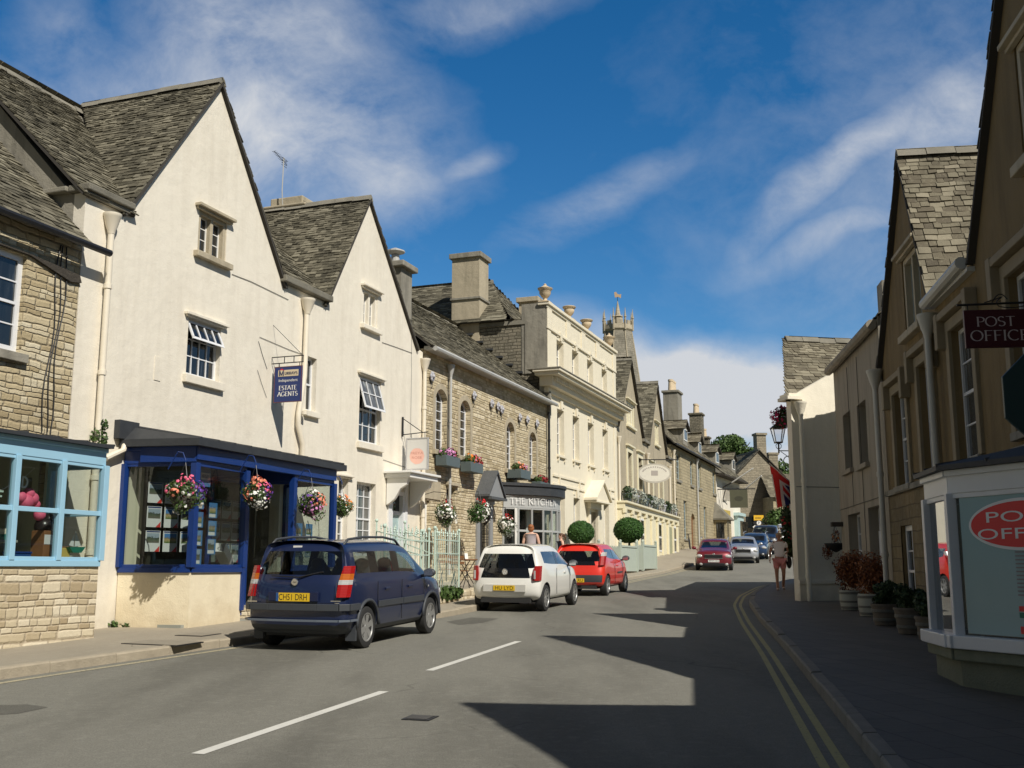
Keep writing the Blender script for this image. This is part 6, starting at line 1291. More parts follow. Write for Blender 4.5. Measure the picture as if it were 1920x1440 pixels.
# road signs at the far end
p_ = xyz(1424, 1010, 92); gzz = GZ(92)
t = thing('road_sign', 'yellow direction plate with a parking chevron and a white pointer below, by the far cottage', 'road sign', (p_.x, p_.y, gzz))
b = MB(); b.tube([(0, .04, 0), (0, .04, p_.z-gzz+2.0)], .04, 6); b.build('post', M_('pipe_grey'), t)
k92 = 92/2000; zr = lambda y: xyz(1424, y, 92).z-gzz
b = MB(); b.box(-.42, .42, -.02, .02, zr(976), zr(966)); b.build('yellow_plate', plain('sign_yellow', (.72, .42, .02), .5, var=0), t)
b = MB(); b.add([(-.30, -.024, (zr(976)+zr(966))/2-.02), (-.2, -.024, (zr(976)+zr(966))/2+.1), (-.2, -.024, (zr(976)+zr(966))/2-.12)], [(0, 1, 2)]); b.box(-.15, .2, -.024, -.02, zr(972), zr(970.5)); b.build('markings', M_('black_iron'), t)
b = MB(); zc_ = (zr(976)+zr(985))/2; b.add([(-.5, -.02, zc_), (-.36, -.02, zc_+.22), (.36, -.02, zc_+.22), (.5, -.02, zc_), (.36, -.02, zc_-.22), (-.36, -.02, zc_-.22)], [(0, 1, 2, 3, 4, 5)]); b.build('black_plate', M_('black_iron'), t)
b = MB(); b.add([(.19*math.cos(6.283*k/20), -.024, zc_+.19*math.sin(6.283*k/20)) for k in range(20)], [tuple(range(20))]); b.build('white_disc', M_('white_paint'), t); b = MB(); text_on(b, 'P', -.07, .08, zc_-.12, .24, flatp, -.028); b.build('lettering', M_('black_iron'), t)
b = MB(); b.add([(-.55, -.02, zr(988)), (-.35, -.02, zr(984.5)), (.5, -.02, zr(985.5)), (.5, -.02, zr(991)), (-.35, -.02, zr(992))], [(0, 1, 2, 3, 4)]); b.build('white_pointer', M_('white_paint'), t)
# ---------------------------------------------------------------- vehicles
def car_paint(name, c, metal=.0):
    t = NT(name); g = t.n('ShaderNodeNewGeometry'); P = t.tc.outputs['Object']; k = t.mix(t.math('MULTIPLY', t.noise(P, 3, 4), .18), c, tuple(x*.8+.02 for x in c)); k = t.mix(g.outputs['Backfacing'], k, (.03, .03, .032)); t.l(k, t.b.inputs['Base Color'])
    t.b.inputs['Roughness'].default_value = .38; t.b.inputs['Metallic'].default_value = metal; t.b.inputs['Coat Weight'].default_value = .9; t.b.inputs['Coat Roughness'].default_value = .06; MATS[name] = t.mat
for n_, c_, m_ in (('paint_navy', (.007, .016, .062), .2), ('paint_white', (.78, .77, .72), 0), ('paint_red', (.68, .030, .014), 0), ('paint_maroon', (.16, .008, .018), .3), ('paint_silver', (.45, .46, .48), .6), ('paint_blue', (.015, .04, .10), .3), ('paint_black', (.012, .016, .024), .2), ('paint_grey', (.3, .31, .32), .5)): car_paint(n_, c_, m_)
plain('trim', (.045, .05, .058), .55, var=.15); plain('black_gloss', (.006, .006, .007), .12, var=0, coat=.5); plain('tyre', (.022, .022, .022), .8, var=.2, bump=.003); plain('rim', (.42, .42, .41), .35, metal=.6, var=.1); plain('rim_dark', (.02, .02, .02), .6)
plain('seat_cloth', (.05, .055, .06), .9); plain('lamp_red', (.34, .008, .006), .15, var=.1, coat=.8); plain('lamp_amber', (.48, .12, .01), .15, var=.1, coat=.8); plain('lamp_clear', (.45, .45, .44), .1, var=.2, vscale=30, coat=.8); plain('chrome', (.6, .6, .6), .15, metal=.9, var=0)
plain('plate_yellow', (.72, .47, .02), .4, var=.03); plain('plate_white', (.7, .7, .68), .4, var=.03); plain('ink', (.01, .01, .012), .5, var=0); plain('shade_glass', (.01, .012, .014), .06)
glass_mat('car_glass', (.50, .56, .55), 1.3)
def interp(tab, x):
    for (a, va), (c, vc) in zip(tab, tab[1:]):
        if x <= c: return va+(vc-va)*max(0, (x-a))/(c-a)
    return tab[-1][1]
def ringmesh(rings, mats):                     # rings of half sections (x,y,z), mirrored; mats[i][j]
    bm = bmesh.new(); n = len(rings[0]); G = []
    for s in (1, -1):
        V = [[bm.verts.new((p[0], s*p[1], p[2])) for p in r] for r in rings]
        for i in range(len(rings)-1):
            for j in range(n-1):
                q = [V[i][j], V[i+1][j], V[i+1][j+1], V[i][j+1]]
                try:
                    f = bm.faces.new(q if s > 0 else q[::-1]); f.material_index = mats(i, j); f.smooth = True
                except ValueError: pass
    bmesh.ops.remove_doubles(bm, verts=bm.verts, dist=.0005)
    bmesh.ops.dissolve_degenerate(bm, dist=.0004, edges=bm.edges)
    bmesh.ops.recalc_face_normals(bm, faces=bm.faces)
    me = bpy.data.meshes.new('body'); bm.to_mesh(me); bm.free(); return me
def split_by_material(o, names, parent):       # each material of the shell becomes a part
    me = o.data; out = {}
    for mi, nm in names.items():
        fs = [p for p in me.polygons if p.material_index == mi]
        if not fs: continue
        if mi in (1, 3):                       # every pane and every gloss piece is a part of its own
            vf = {}
            for p in fs:
                for v in p.vertices: vf.setdefault(v, []).append(p)
            seen = set()
            for p in fs:
                if p.index in seen: continue
                st = [p]; comp = []; seen.add(p.index)
                while st:
                    q = st.pop(); comp.append(q)
                    for v in q.vertices:
                        for r in vf[v]:
                            if r.index not in seen: seen.add(r.index); st.append(r)
                idx = {}; b = MB()
                for q in comp:
                    f = []
                    for v in q.vertices:
                        if v not in idx: idx[v] = len(b.v); b.v.append(tuple(me.vertices[v].co))
                        f.append(idx[v])
                    b.f.append(tuple(f)); b.m.append(0)
                w_ = b.build(nm, me.materials[mi], parent, smooth=True); w_.data.set_sharp_from_angle(angle=R(42))
            continue
        idx = {}; b = MB()
        for p in fs:
            f = []
            for v in p.vertices:
                if v not in idx: idx[v] = len(b.v); b.v.append(tuple(me.vertices[v].co))
                f.append(idx[v])
            b.f.append(tuple(f)); b.m.append(0)
        q = b.build(nm, me.materials[mi], parent, smooth=True); q.data.set_sharp_from_angle(angle=R(42)); out[nm] = q
    bpy.data.objects.remove(o); return out
def wheel(t, x, y, r, side, spokes=5, wd=.19, style='spoke', lod=0):
    w = empty('wheel', (x, y, r)); w.parent = t; seg = 28 if lod == 0 else 16
    M = Matrix.Rotation(R(90)*side*-1, 4, 'X')    # lathe axis z -> outward
    b = MB(); h = wd/2
    b.lathe([(r*.66, -h), (r*.92, -h), (r, -h*.7), (r, h*.7), (r*.975, h*.9), (r*.9, h), (r*.70, h*.98), (r*.66, h*.8)], seg=seg); b.xf(M); b.build('tyre', M_('tyre'), w, smooth=False, auto=30)
    b = MB(); b.lathe([(r*.68, h*.80), (r*.70, h*.97), (r*.655, h*.99), (r*.62, h*.72), (r*.60, h*.55)], seg=seg); b.lathe([(.02, h*.86), (r*.16, h*.84), (r*.19, h*.6), (r*.19, h*.3)], seg=12)
    for k in range(spokes):
        a = 2*math.pi*k/spokes+.3; ca, sa = math.cos(a), math.sin(a); w0, w1 = (r*.13, r*.10) if style == 'spoke' else (r*.12, r*.16); 
        if spokes > 6: w0, w1 = r*.06, r*.055
        P = []
        for rr_, ww, zz in ((r*.12, w0, h*.80), (r*.64, w1, h*.86)): P += [(rr_*ca-ww*sa, rr_*sa+ww*ca, zz), (rr_*ca+ww*sa, rr_*sa-ww*ca, zz)]
        Q = [(p[0], p[1], p[2]-.05) for p in P]; b.add(P+Q, [(0, 1, 3, 2), (0, 2, 6, 4), (3, 1, 5, 7), (2, 3, 7, 6)])
    b.xf(M); b.build('rim', M_('rim'), w, auto=30)
    b = MB(); b.lathe([(.01, h*.35), (r*.64, h*.35)], seg=seg); b.xf(M); b.build('rim_backing', M_('rim_dark'), w); return w  # near-black disc stands in for the shaded gaps between the spokes
def car(label, cat, pos, heading, sp, group=None, scale=1.0, name='parked_car'):
    L, Wd, H = sp['L'], sp['W'], sp['H']; hw = Wd/2; lod = sp.get('lod', 0); nose = sp.get('nose', .9)
    t = thing(name, label, cat, (pos[0], pos[1], pos[2]), heading, group); t.scale = (scale,)*3
    xr, xf = -L/2, L/2; zb = sp.get('zb', .22); belt = sp['belt']; hood = sp['hood']
    wr = sp['wt']; tail = sp['tail']     # tail: x offset of each j at the rear centre line
    zj_r = [zb+.08, zb+.06, zb+.16, .56, belt-.20, belt-.03, belt+.05, H-.16, H-.07, H-.035, H-.02]
    if 'rz' in sp: zj_r = sp['rz']
    def sec(x, w, zbe, zt, wt, cab=True, zm=.56):
        z0 = interp(sp.get('under', [(-9, zb), (9, zb)]), x)
        r = [(x, 0, z0), (x, w*.84, z0), (x, w*.965, z0+.07), (x, w, zm), (x, w*.99, zbe-.16), (x, w*.955, zbe-.02)]
        if cab: r += [(x, w*.925, zbe+.02), (x, wt+.035, zt-.13), (x, wt-.045, zt-.035), (x, wt*.55, zt-.006), (x, 0, zt)]
        else: r += [(x, w*.93, zbe+.0), (x, w*.88, zt-.035), (x, w*.74, zt-.008), (x, w*.4, zt+.012), (x, 0, zt+.02)]
        return r
    rings = []; rw = [hw*.80, hw*.84, hw*.93, hw*.955, hw*.93, hw*.89, hw*.86, wr*.93, wr*.86, wr*.5, 0]
    for s_, bulge in ((0, 0), (.42, .006), (.78, .03), (1.0, .10)):
        rings.append([(xr+tail[j]+bulge, (rw[j]*s_ if 0 < j < 10 else 0), zj_r[j]) for j in range(11)])
    n_rear = len(rings)
    bx = sp['belt_x']; 
    for (x, w, zbe, zt, wt, cab) in sp['st']: rings.append(sec(x, w*hw, zbe, zt, wt, cab))
    n_side = len(rings)
    fz = [zb+.02, zb, zb+.12, .46, hood-.22, hood-.10, hood-.06, hood-.035, hood-.02, hood-.01, hood-.0]
    nz = sp.get('nosex', [.10, .06, .015, 0, .04, .12, .16, .20, .24, .28, .3]); fw = [hw*.8, hw*.84, hw*.93, hw*.95, hw*.90, hw*.86, hw*.84, hw*.8, hw*.66, hw*.4, 0]
    for s_, bulge in ((1.0, .16), (.78, .06), (.42, .012), (0, 0)): rings.append([(xf-nz[j]-bulge, (fw[j]*s_ if 0 < j < 10 else 0), fz[j]) for j in range(11)])
    mats = sp['mat']
    me = ringmesh(rings, lambda i, j: mats(i, j, n_rear, n_side)); o = bpy.data.objects.new('body', me); COL.objects.link(o)
    pm = [M_(sp['paint']), M_('car_glass' if lod == 0 else 'shade_glass'), M_('trim'), M_('black_gloss')]
    for m in pm: me.materials.append(m)
    sb = o.modifiers.new('s', 'SUBSURF'); sb.levels = sb.render_levels = 2 if lod == 0 else 1
    bake(o)
    cut = MB(); wr_ = sp['wr']*1.16
    for x in sp['wheels']:
        for s in (-1, 1):
            c = MB(); c.lathe([(wr_, -.20), (wr_, .25)], seg=28); c.xf(Matrix.Translation((x, s*hw*.99, sp['wr']*1.04)) @ Matrix.Rotation(R(90), 4, 'X')); cut.add(c.v, c.f)
    co = cut.build('cutter', M_('trim')); bmod = o.modifiers.new('b', 'BOOLEAN'); bmod.object = co; bmod.operation = 'DIFFERENCE'; bmod.solver = 'EXACT'
    try: bmod.material_mode = 'TRANSFER'
    except Exception: pass
    bake(o); bpy.data.objects.remove(co)
    tm = [i for i, m in enumerate(o.data.materials) if m and m.name.startswith('trim')]
    for p in o.data.polygons:
        if p.material_index in tm: p.material_index = 2
    split_by_material(o, {0: 'body', 1: 'window', 2: 'lower_trim', 3: 'gloss_panel'}, t)
    for x in sp['wheels']:
        for s in (-1, 1): wheel(t, x, s*(hw-.105), sp['wr'], s, sp.get('spokes', 5), lod=lod, style=sp.get('wstyle', 'spoke'))
    b = MB(); b.box(xr+.55, xf-.75, -hw*.82, hw*.82, .26, .36); b.box(sp['wheels'][0]-.5, sp['wheels'][1]+.5, -hw*.7, hw*.7, .20, .30); b.build('underbody', M_('tyre'), t)
    if lod == 0:
        for rowx in sp['seats']:
            for s in (-1, 1):
                b = MB(); y = s*hw*.46; b.ball((rowx, y, .62+.28), .27, 10, 8, sx=.42, sy=.95, sz=1.5); b.box(rowx, rowx+.5, y-.24, y+.24, .42, .56); b.ball((rowx-.06, y, belt+.24), .115, 10, 7, sx=.45, sy=1.15, sz=.85); b.tube([(rowx-.04, y, belt), (rowx-.05, y, belt+.2)], .03, 5); b.build('seat', M_('seat_cloth'), t, smooth=True)
        b = MB(); b.box(sp['seats'][0]+1.0, xf-1.1, -hw*.8, hw*.8, belt-.22, belt-.06); b.tube([(sp['seats'][0]+.88+.03*math.sin(k*.5236), -hw*.42+.18*math.cos(k*.5236), belt-.02+.18*math.sin(k*.5236)) for k in range(13)], .015, 6); b.build('dashboard', M_('seat_cloth'), t)
    for s in (-1, 1): # mirrors
        mx = sp['mirror']; b = MB(); b.ball((mx[0], s*(hw+.10), mx[1]), .10, 12, 7, sx=.62, sy=1.15, sz=.78); b.tube([(mx[0]+.02, s*(hw-.06), mx[1]-.06), (mx[0], s*(hw+.06), mx[1]-.04)], .03, 6); m_ = b.build('mirror', M_(sp.get('mirm', 'trim')), t, smooth=True)
        b = MB(); b.box(mx[0]-.068, mx[0]-.058, s*(hw+.10)-.08, s*(hw+.10)+.08, mx[1]-.05, mx[1]+.05); b.build('mirror_glass', M_('chrome'), m_)
    return t
def on_rear(x, y, z, w, h, d=.012):            # rear-facing rounded panel as a box
    b = MB(); b.box(x-d, x, y-w/2, y+w/2, z-h/2, z+h/2); return b
def rplate(t, x, z, text, w=.52, h=.11, m='plate_yellow', front=False, y0=0, tilt=0, blue=False):
    s = 1 if front else -1; b = MB(); b.box(x, x+s*.012, y0-w/2, y0+w/2, z-h/2, z+h/2); p = b.build('number_plate', M_(m), t)
    b = MB()
    pl = (lambda a, c, yy: (x+.0135, y0+a, c)) if front else (lambda a, c, yy: (x-.0135, y0-a, c))
    text_on(b, text, -w*.41, w*.43, z-h*.36, h*.72, pl, 0); b.build('characters', M_('ink'), p)
    if blue: b = MB(); b.box(x-.013, x-.012, y0+w/2-.045, y0+w/2, z-h/2, z+h/2); b.build('blue_band', plain('eu_blue', (.02, .08, .25), .4, var=0), p)
def zaf_mat(i, j, nr, ns):
    if i < nr-1:
        if j == 6: return 1 if i < nr-1 else 0
        if j <= 2: return 2 if j < 1 else 0
        return 0
    if i < ns-1 and i >= nr-1:
        k = i-(nr-1)
        if j == 6 and k in ZG: return 1
        if j == 6 and k in ZP: return 3
        if j in (8, 9) and k == ZWS: return 1
        if j <= 1: return 2
        return 0
    return 2 if j <= 1 else 0
# navy people carrier
ZG = (1, 2, 4, 6, 7); ZP = (3, 5, 8); ZWS = 9
navy = dict(L=4.32, W=1.74, H=1.66, belt=1.02, hood=1.0, wt=.66, wr=.315, wheels=(-1.36, 1.33), paint='paint_navy', belt_x=0, seats=(-.55, .35), mirror=(.98, 1.08), spokes=6, wstyle='alloy',
  tail=[.22, .12, .02, 0, .03, .05, .08, .30, .40, .52, .62], rz=[.30, .28, .36, .60, .86, 1.00, 1.05, 1.555, 1.61, 1.638, 1.642],
  st=[(-1.93, .985, 1.05, 1.645, .66, True), (-1.60, 1, 1.05, 1.66, .675, True), (-1.02, 1, 1.05, 1.665, .68, True), (-.93, 1, 1.05, 1.665, .68, True), (-.20, 1, 1.04, 1.67, .68, True), (-.10, 1, 1.04, 1.67, .68, True), (.28, 1, 1.03, 1.65, .67, True), (.62, 1, 1.02, 1.60, .655, True), (.74, 1, 1.02, 1.565, .65, True), (.92, 1, 1.01, 1.48, .64, True), (1.42, .995, .99, 1.07, .62, False), (1.80, .97, .95, 1.0, .6, False)],
  mat=None)
navy['st'] = [(-1.92, .985, 1.05, 1.645, .66, True), (-1.70, 1, 1.05, 1.655, .672, True), (-1.05, 1, 1.05, 1.665, .68, True), (-.96, 1, 1.05, 1.665, .68, True), (-.12, 1, 1.04, 1.665, .68, True), (-.03, 1, 1.04, 1.66, .68, True), (.50, 1, 1.03, 1.61, .665, True), (.72, 1, 1.02, 1.555, .65, True), (1.42, .99, .99, 1.07, .62, False), (1.85, .96, .93, .98, .6, False)]
# k: 0 corner->-1.92, 1 ->-1.70, 2: -1.70..-1.05 glass, 3: pillar, 4 glass, 5 pillar, 6 glass, 7 glass small, 8: windscreen run
def nav_mat(i, j, nr, ns):
    if i < nr-1:
        if j == 6: return 1
        if j <= 1: return 2
        return 0
    if i < ns-1:
        k = i-(nr-1)
        if j == 6: return {2: 1, 3: 3, 4: 1, 5: 3, 6: 1, 7: 1, 8: 3}.get(k, 0)
        if k == 8 and j in (8, 9): return 1
        if k == 8 and j == 7: return 0
        if j <= 1: return 2
        return 0
    return 2 if j <= 1 else 0
navy['mat'] = nav_mat
def place_by_wheel(px, py, heading_deg, sp, scale, side=-1):  # right rear wheel contact -> car origin
    g = ground(px, py); a = R(90-heading_deg); d = Vector((math.cos(a), math.sin(a))); l = Vector((-d.y, d.x)); o = Vector((g.x, g.y))-d*sp['wheels'][0]*scale-l*side*(sp['W']/2-.1)*scale
    return (o.x, o.y, GZ(o.y)+.005), a
def settle(t, a): # lean with the slope of the road
    t.rotation_euler = (Matrix.Rotation(math.atan(.0268), 3, 'X') @ Matrix.Rotation(a, 3, 'Z')).to_euler()
ZS = .955
p_, a_ = place_by_wheel(678, 1215, 17.0, navy, ZS)
t = car('navy people carrier parked at the left kerb, its back nearest the camera', 'car', p_, a_, navy, scale=ZS); settle(t, a_); NAVY = t
hw = .87; xr = -2.16
b = MB()
for s in (-1, 1): b.tube([(-1.75, s*.66, 1.655), (-1.62, s*.655, 1.71), (-1.1, s*.655, 1.735), (-.3, s*.65, 1.735), (.25, s*.64, 1.70), (.42, s*.635, 1.645)], .018, 8)
for s in (-1, 1):
    r_ = MB(); r_.tube([(-1.80, s*.62, 1.56), (-1.62, s*.62, 1.66), (-1.1, s*.625, 1.695), (-.3, s*.625, 1.695), (.20, s*.62, 1.65), (.42, s*.61, 1.55)], .02, 8); r_.build('roof_rail', M_('trim'), t, smooth=True)
def curvebox(b, pts, z0, z1, th, m=0): # ribbon around the body, thickness outward
    for A_, B_ in zip(pts, pts[1:]): segbox(b, A_, B_, -.03, th, z0, z1, m)
def tail_lamp(t, s, hw, xr, z0, z1, w, cols, lean=0.0, slim=.10):
    # wraps the corner; built from stacked coloured blocks
    n = 20; names = []
    for (f0, f1, mat_) in cols:
        b = MB(); k0, k1 = int(f0*n), int(f1*n)
        for k in range(k0, k1):
            za, zb_ = z0+(z1-z0)*k/n, z0+(z1-z0)*(k+1)/n; fa, fb = k/n, (k+1)/n
            wa = w*(1-.55*max(0, fa-.5)*2*.8); wb_ = w*(1-.55*max(0, fb-.5)*2*.8)
            xa, xb = xr+lean*fa, xr+lean*fb
            def prof(x, ww): return [(x-.004, s*(hw*.91-ww)), (x+.004, s*(hw*.86)), (x+.06, s*(hw*.955)), (x+slim+.12, s*(hw*.992)), (x+slim+.12, s*(hw*.9)), (x+.08, s*(hw*.91-ww))]
            A_, B_ = prof(xa, wa), prof(xb, wb_); m_ = len(A_)
            b.add([(x, y, za) for x, y in A_]+[(x, y, zb_) for x, y in B_], [(i, (i+1) % m_, (i+1) % m_+m_, i+m_) for i in range(m_)]+[tuple(range(m_-1, -1, -1)), tuple(range(m_, 2*m_))])
        b.build('tail_lamp', M_(mat_), t, bevel=.004)
for s in (-1, 1): tail_lamp(t, s, hw, xr+.02, .80, 1.26, .10, [(0, .42, 'lamp_red'), (.42, .58, 'lamp_clear'), (.58, .76, 'lamp_amber'), (.76, 1, 'lamp_red')], lean=.17, slim=.03)
b = MB(); curvebox(b, [(-1.72, .885), (-2.02, .86), (-2.13, .74), (-2.17, .4), (-2.18, 0), (-2.17, -.4), (-2.13, -.74), (-2.02, -.86), (-1.72, -.885)][::-1], .60, .70, .012) ; b.build('bumper_strip', M_('trim'), t, bevel=.006)
b = MB(); curvebox(b, [(-1.80, .88), (-2.02, .865), (-2.14, .74), (-2.18, .4), (-2.19, 0), (-2.18, -.4), (-2.14, -.74), (-2.02, -.865), (-1.80, -.88)][::-1], .44, .47, .012); b.build('bumper_crease', plain('trim_light', (.12, .14, .17), .4, var=.1), t)
for s in (-1, 1):
    b = MB(); x = -.98
    for x0, x1 in ((-.98, .02), (.05, .96)): b.box(x0, x1, s*.868, s*.885, .60, .70)
    b.build('side_strip', M_('trim'), t, bevel=.006)
    for wx in navy['wheels']:
        b = MB(); pts = [(wx+.40*math.cos(math.pi*k/12), s*.872, .33+.40*math.sin(math.pi*k/12)) for k in range(13)]; b.tube(pts, .028, 6); b.build('wheel_arch', M_('trim'), t, smooth=True)
    b = MB(); b.box(-1.80, -1.74, s*.70, s*.86, .14, .40); b.build('mud_flap', M_('trim'), t)
    for dx in (-.62, .34): 
        b = MB(); b.box(dx-.09, dx+.09, s*.862, s*.882, .855, .895); b.build('door_handle', M_('paint_navy'), t, bevel=.008); 
    b = MB(); b.box(1.15, 1.20, s*.86, s*.875, .83, .86); b.build('indicator', M_('lamp_clear'), t)
    for dx in (-1.0, -.02, .98):
        b = MB(); b.box(dx-.003, dx+.003, s*.866, s*.8725, .36, 1.0); b.build('door_seam', M_('ink'), t)
b = MB(); b.box(-2.178, -2.15, -.42, .42, .735, .88); b.build('plate_recess', plain('navy_dark', (.008, .014, .05), .35, var=0), t, bevel=.01)
for s in (-1, 1): b = MB(); b.tube([(-2.155, s*.70, .62), (-2.145, s*.70, .82), (-2.10, s*.68, 1.02)], .004, 4); b.build('tailgate_seam', M_('ink'), t)
b = MB(); b.box(-2.16, -2.15, -.70, .70, .712, .718); b.build('tailgate_seam', M_('ink'), t)
rplate(t, -2.18, .80, 'CH51 DRH', w=.56, h=.125, blue=True)
b = MB(); b.lathe([(.055, 0), (.055, .008), (.045, .012)], seg=20); b.xf(Matrix.Translation((-2.13, -.0, 1.02)) @ Matrix.Rotation(R(-90), 4, 'Y')); b.build('badge', M_('chrome'), t)
b = MB(); b.box(-2.145, -2.14, -.03, .03, 1.015, 1.025); b.build('badge_mark', M_('ink'), t)
b = MB(); b.tube([(-2.10, -.05, 1.09), (-2.02, -.35, 1.16), (-2.03, -.42, 1.17)], .012, 5); b.tube([(-2.10, -.05, 1.09), (-2.09, .42, 1.11)], .010, 5); b.build('wiper', M_('ink'), t)
b = MB(); b.tube([(-1.45, .1, 1.66), (-1.58, .1, 1.95)], .006, 5); b.build('aerial', M_('ink'), t)
b = MB(); b.box(-2.158, -2.15, .62, .78, .72, .735); b.box(-2.158, -2.15, -.78, -.62, .74, .755); b.box(-2.158, -2.15, -.76, -.68, .71, .722); b.build('model_lettering', M_('chrome'), t)
b = MB(); b.box(-1.84, -1.83, .05, .20, 1.52, 1.565); b.build('high_brake_lamp', M_('plate_white'), t)
for s in (-1, 1): b = MB(); b.ball((2.02, s*.62, .72), .14, 12, 8, sx=.8, sy=1.2, sz=.75); b.build('headlight', M_('lamp_clear'), t, smooth=True)
# white small hatchback
white = dict(L=3.54, W=1.64, H=1.48, belt=.95, hood=.93, wt=.60, wr=.29, wheels=(-1.21, 1.21), paint='paint_white', belt_x=0, seats=(-.62, .15), mirror=(.66, 1.02), spokes=9,
  tail=[.20, .10, .0, .0, .03, .05, .06, .22, .30, .42, .5], rz=[.30, .26, .36, .60, .74, .84, .88, 1.32, 1.42, 1.455, 1.46],
  st=[(-1.55, .985, .98, 1.465, .60, True), (-1.18, 1, .99, 1.48, .61, True), (-.80, 1, .95, 1.485, .61, True), (-.18, 1, .93, 1.485, .61, True), (-.08, 1, .93, 1.48, .61, True), (.28, 1, .93, 1.44, .60, True), (.48, 1, .93, 1.37, .59, True), (1.06, .99, .92, 1.0, .58, False), (1.42, .95, .86, .92, .55, False)])
def hat_mat(i, j, nr, ns):
    if i < nr-1:
        if j == 6: return 1 if i < nr-1 else 0
        if j == 5 or j == 4: return 3 if i < nr-2 else 0
        if j <= 0: return 2
        return 0
    if i < ns-1:
        k = i-(nr-1)
        if j == 6: return {2: 1, 3: 1, 4: 3, 5: 1, 6: 1, 7: 3}.get(k, 0)
        if k == 7 and j in (8, 9): return 1
        if j <= 0: return 2
        return 0
    return 2 if j <= 0 else 0
white['mat'] = hat_mat
WS = 1.0
p_, a_ = place_by_wheel(1018, 1146, 18.5, white, WS)
t = car('white three-door hatchback with a black glossy tailgate, parked between the blue and red cars', 'car', p_, a_, white, scale=WS); settle(t, a_); WHITE = t
for s in (-1, 1):
    b = MB(); b.prism([(0, 0), (.14, .02), (.15, .25), (.06, .36), (0, .36)], 0, 1) 
    tail_lamp(t, s, .815, -1.735, .68, 1.0, .11, [(0, 1, 'lamp_red')], lean=.07, slim=.02)
    b = MB(); b.box(-1.764, -1.75, s*.70-.02, s*.70+.02, .72, .90); b.build('tail_lamp_clear', M_('lamp_clear'), t)
    b = MB(); b.box(.22, .36, s*.812, s*.832, .80, .835); b.build('door_handle', M_('paint_white'), t, bevel=.008)
    for dx in (-.42, .72): b = MB(); b.box(dx-.003, dx+.003, s*.813, s*.8225, .34, .93); b.build('door_seam', M_('ink'), t)
    b = MB(); b.ball((1.55, s*.58, .68), .14, 12, 8, sx=.8, sy=1.1, sz=.8); b.build('headlight', M_('lamp_clear'), t, smooth=True)
b = MB(); b.box(-1.785, -1.755, -.50, .50, .43, .60); b.build('plate_recess', plain('white_dim', (.55, .54, .5), .5, var=0), t, bevel=.012)
rplate(t, -1.788, .52, 'HU LYD', w=.50, h=.11)
b = MB(); b.lathe([(.07, 0), (.07, .008), (.06, .012), (.06, .006)], seg=24); b.xf(Matrix.Translation((-1.735, 0, .87)) @ Matrix.Rotation(R(-90), 4, 'Y')); b.build('badge', M_('chrome'), t)
b = MB(); pl = lambda a, c, yy: (-1.742+yy*.1, -a, c+.87)
for A_, B_ in (((-.025, .05), (0, .005)), ((.025, .05), (0, .005)), ((-.045, .02), (-.02, -.05)), ((-.02, -.05), (0, .0)), ((0, 0), (.02, -.05)), ((.02, -.05), (.045, .02))): segv = Vector(B_)-Vector(A_); nn = Vector((-segv.y, segv.x)).normalized()*.006; b.add([pl(A_[0]+nn.x, A_[1]+nn.y, 0), pl(A_[0]-nn.x, A_[1]-nn.y, 0), pl(B_[0]-nn.x, B_[1]-nn.y, 0), pl(B_[0]+nn.x, B_[1]+nn.y, 0)], [(0, 1, 2, 3)])
b.build('badge_mark', M_('plate_white'), t)
# red hatchback
red = dict(L=3.43, W=1.63, H=1.47, belt=.95, hood=.93, wt=.59, wr=.285, wheels=(-1.15, 1.19), paint='paint_red', belt_x=0, seats=(-.58, .18), mirror=(.70, 1.02), spokes=6,
  tail=[.20, .10, .0, .0, .05, .07, .08, .36, .44, .54, .6], rz=[.30, .26, .36, .60, .76, .86, .90, 1.30, 1.40, 1.44, 1.45],
  st=[(-1.42, .985, 1.02, 1.45, .59, True), (-1.05, 1, 1.02, 1.465, .60, True), (-.72, 1, .96, 1.47, .60, True), (-.22, 1, .93, 1.47, .60, True), (-.14, 1, .93, 1.47, .60, True), (.30, 1, .93, 1.42, .59, True), (.50, 1, .93, 1.35, .58, True), (1.05, .99, .92, .99, .57, False), (1.40, .95, .86, .91, .55, False)])
def red_mat(i, j, nr, ns):
    if i < nr-1: return 1 if j == 6 else (3 if j == 5 and i < nr-2 else (2 if j == 2 and i < nr-1 else (2 if j <= 0 else 0)))
    return hat_mat(i, j, nr, ns)
red['mat'] = red_mat
p_, a_ = place_by_wheel(1135, 1117, 18.5, red, 1.0)
t = car('bright red hatchback parked in front of the white car', 'car', p_, a_, red, scale=1.0); settle(t, a_); RED = t
for s in (-1, 1):
    tail_lamp(t, s, .815, -1.64, .86, 1.22, .08, [(0, .7, 'lamp_red'), (.7, 1, 'lamp_clear')], lean=.20, slim=.05)
    b = MB(); b.box(.0, .6, s*.808, s*.832, .60, .64); b.build('side_strip', M_('trim'), t, bevel=.006); b = MB(); b.box(-.02, .10, s*.806, s*.826, .80, .835); b.build('door_handle', M_('paint_red'), t, bevel=.008)
    for dx in (-.30, .74): b = MB(); b.box(dx-.003, dx+.003, s*.808, s*.818, .34, .93); b.build('door_seam', M_('ink'), t)
    b = MB(); b.ball((1.48, s*.58, .68), .15, 12, 8, sx=.8, sy=1.1, sz=.9); b.build('headlight', M_('lamp_clear'), t, smooth=True)
rplate(t, -1.722, .44, 'GU LRU', w=.50, h=.11)
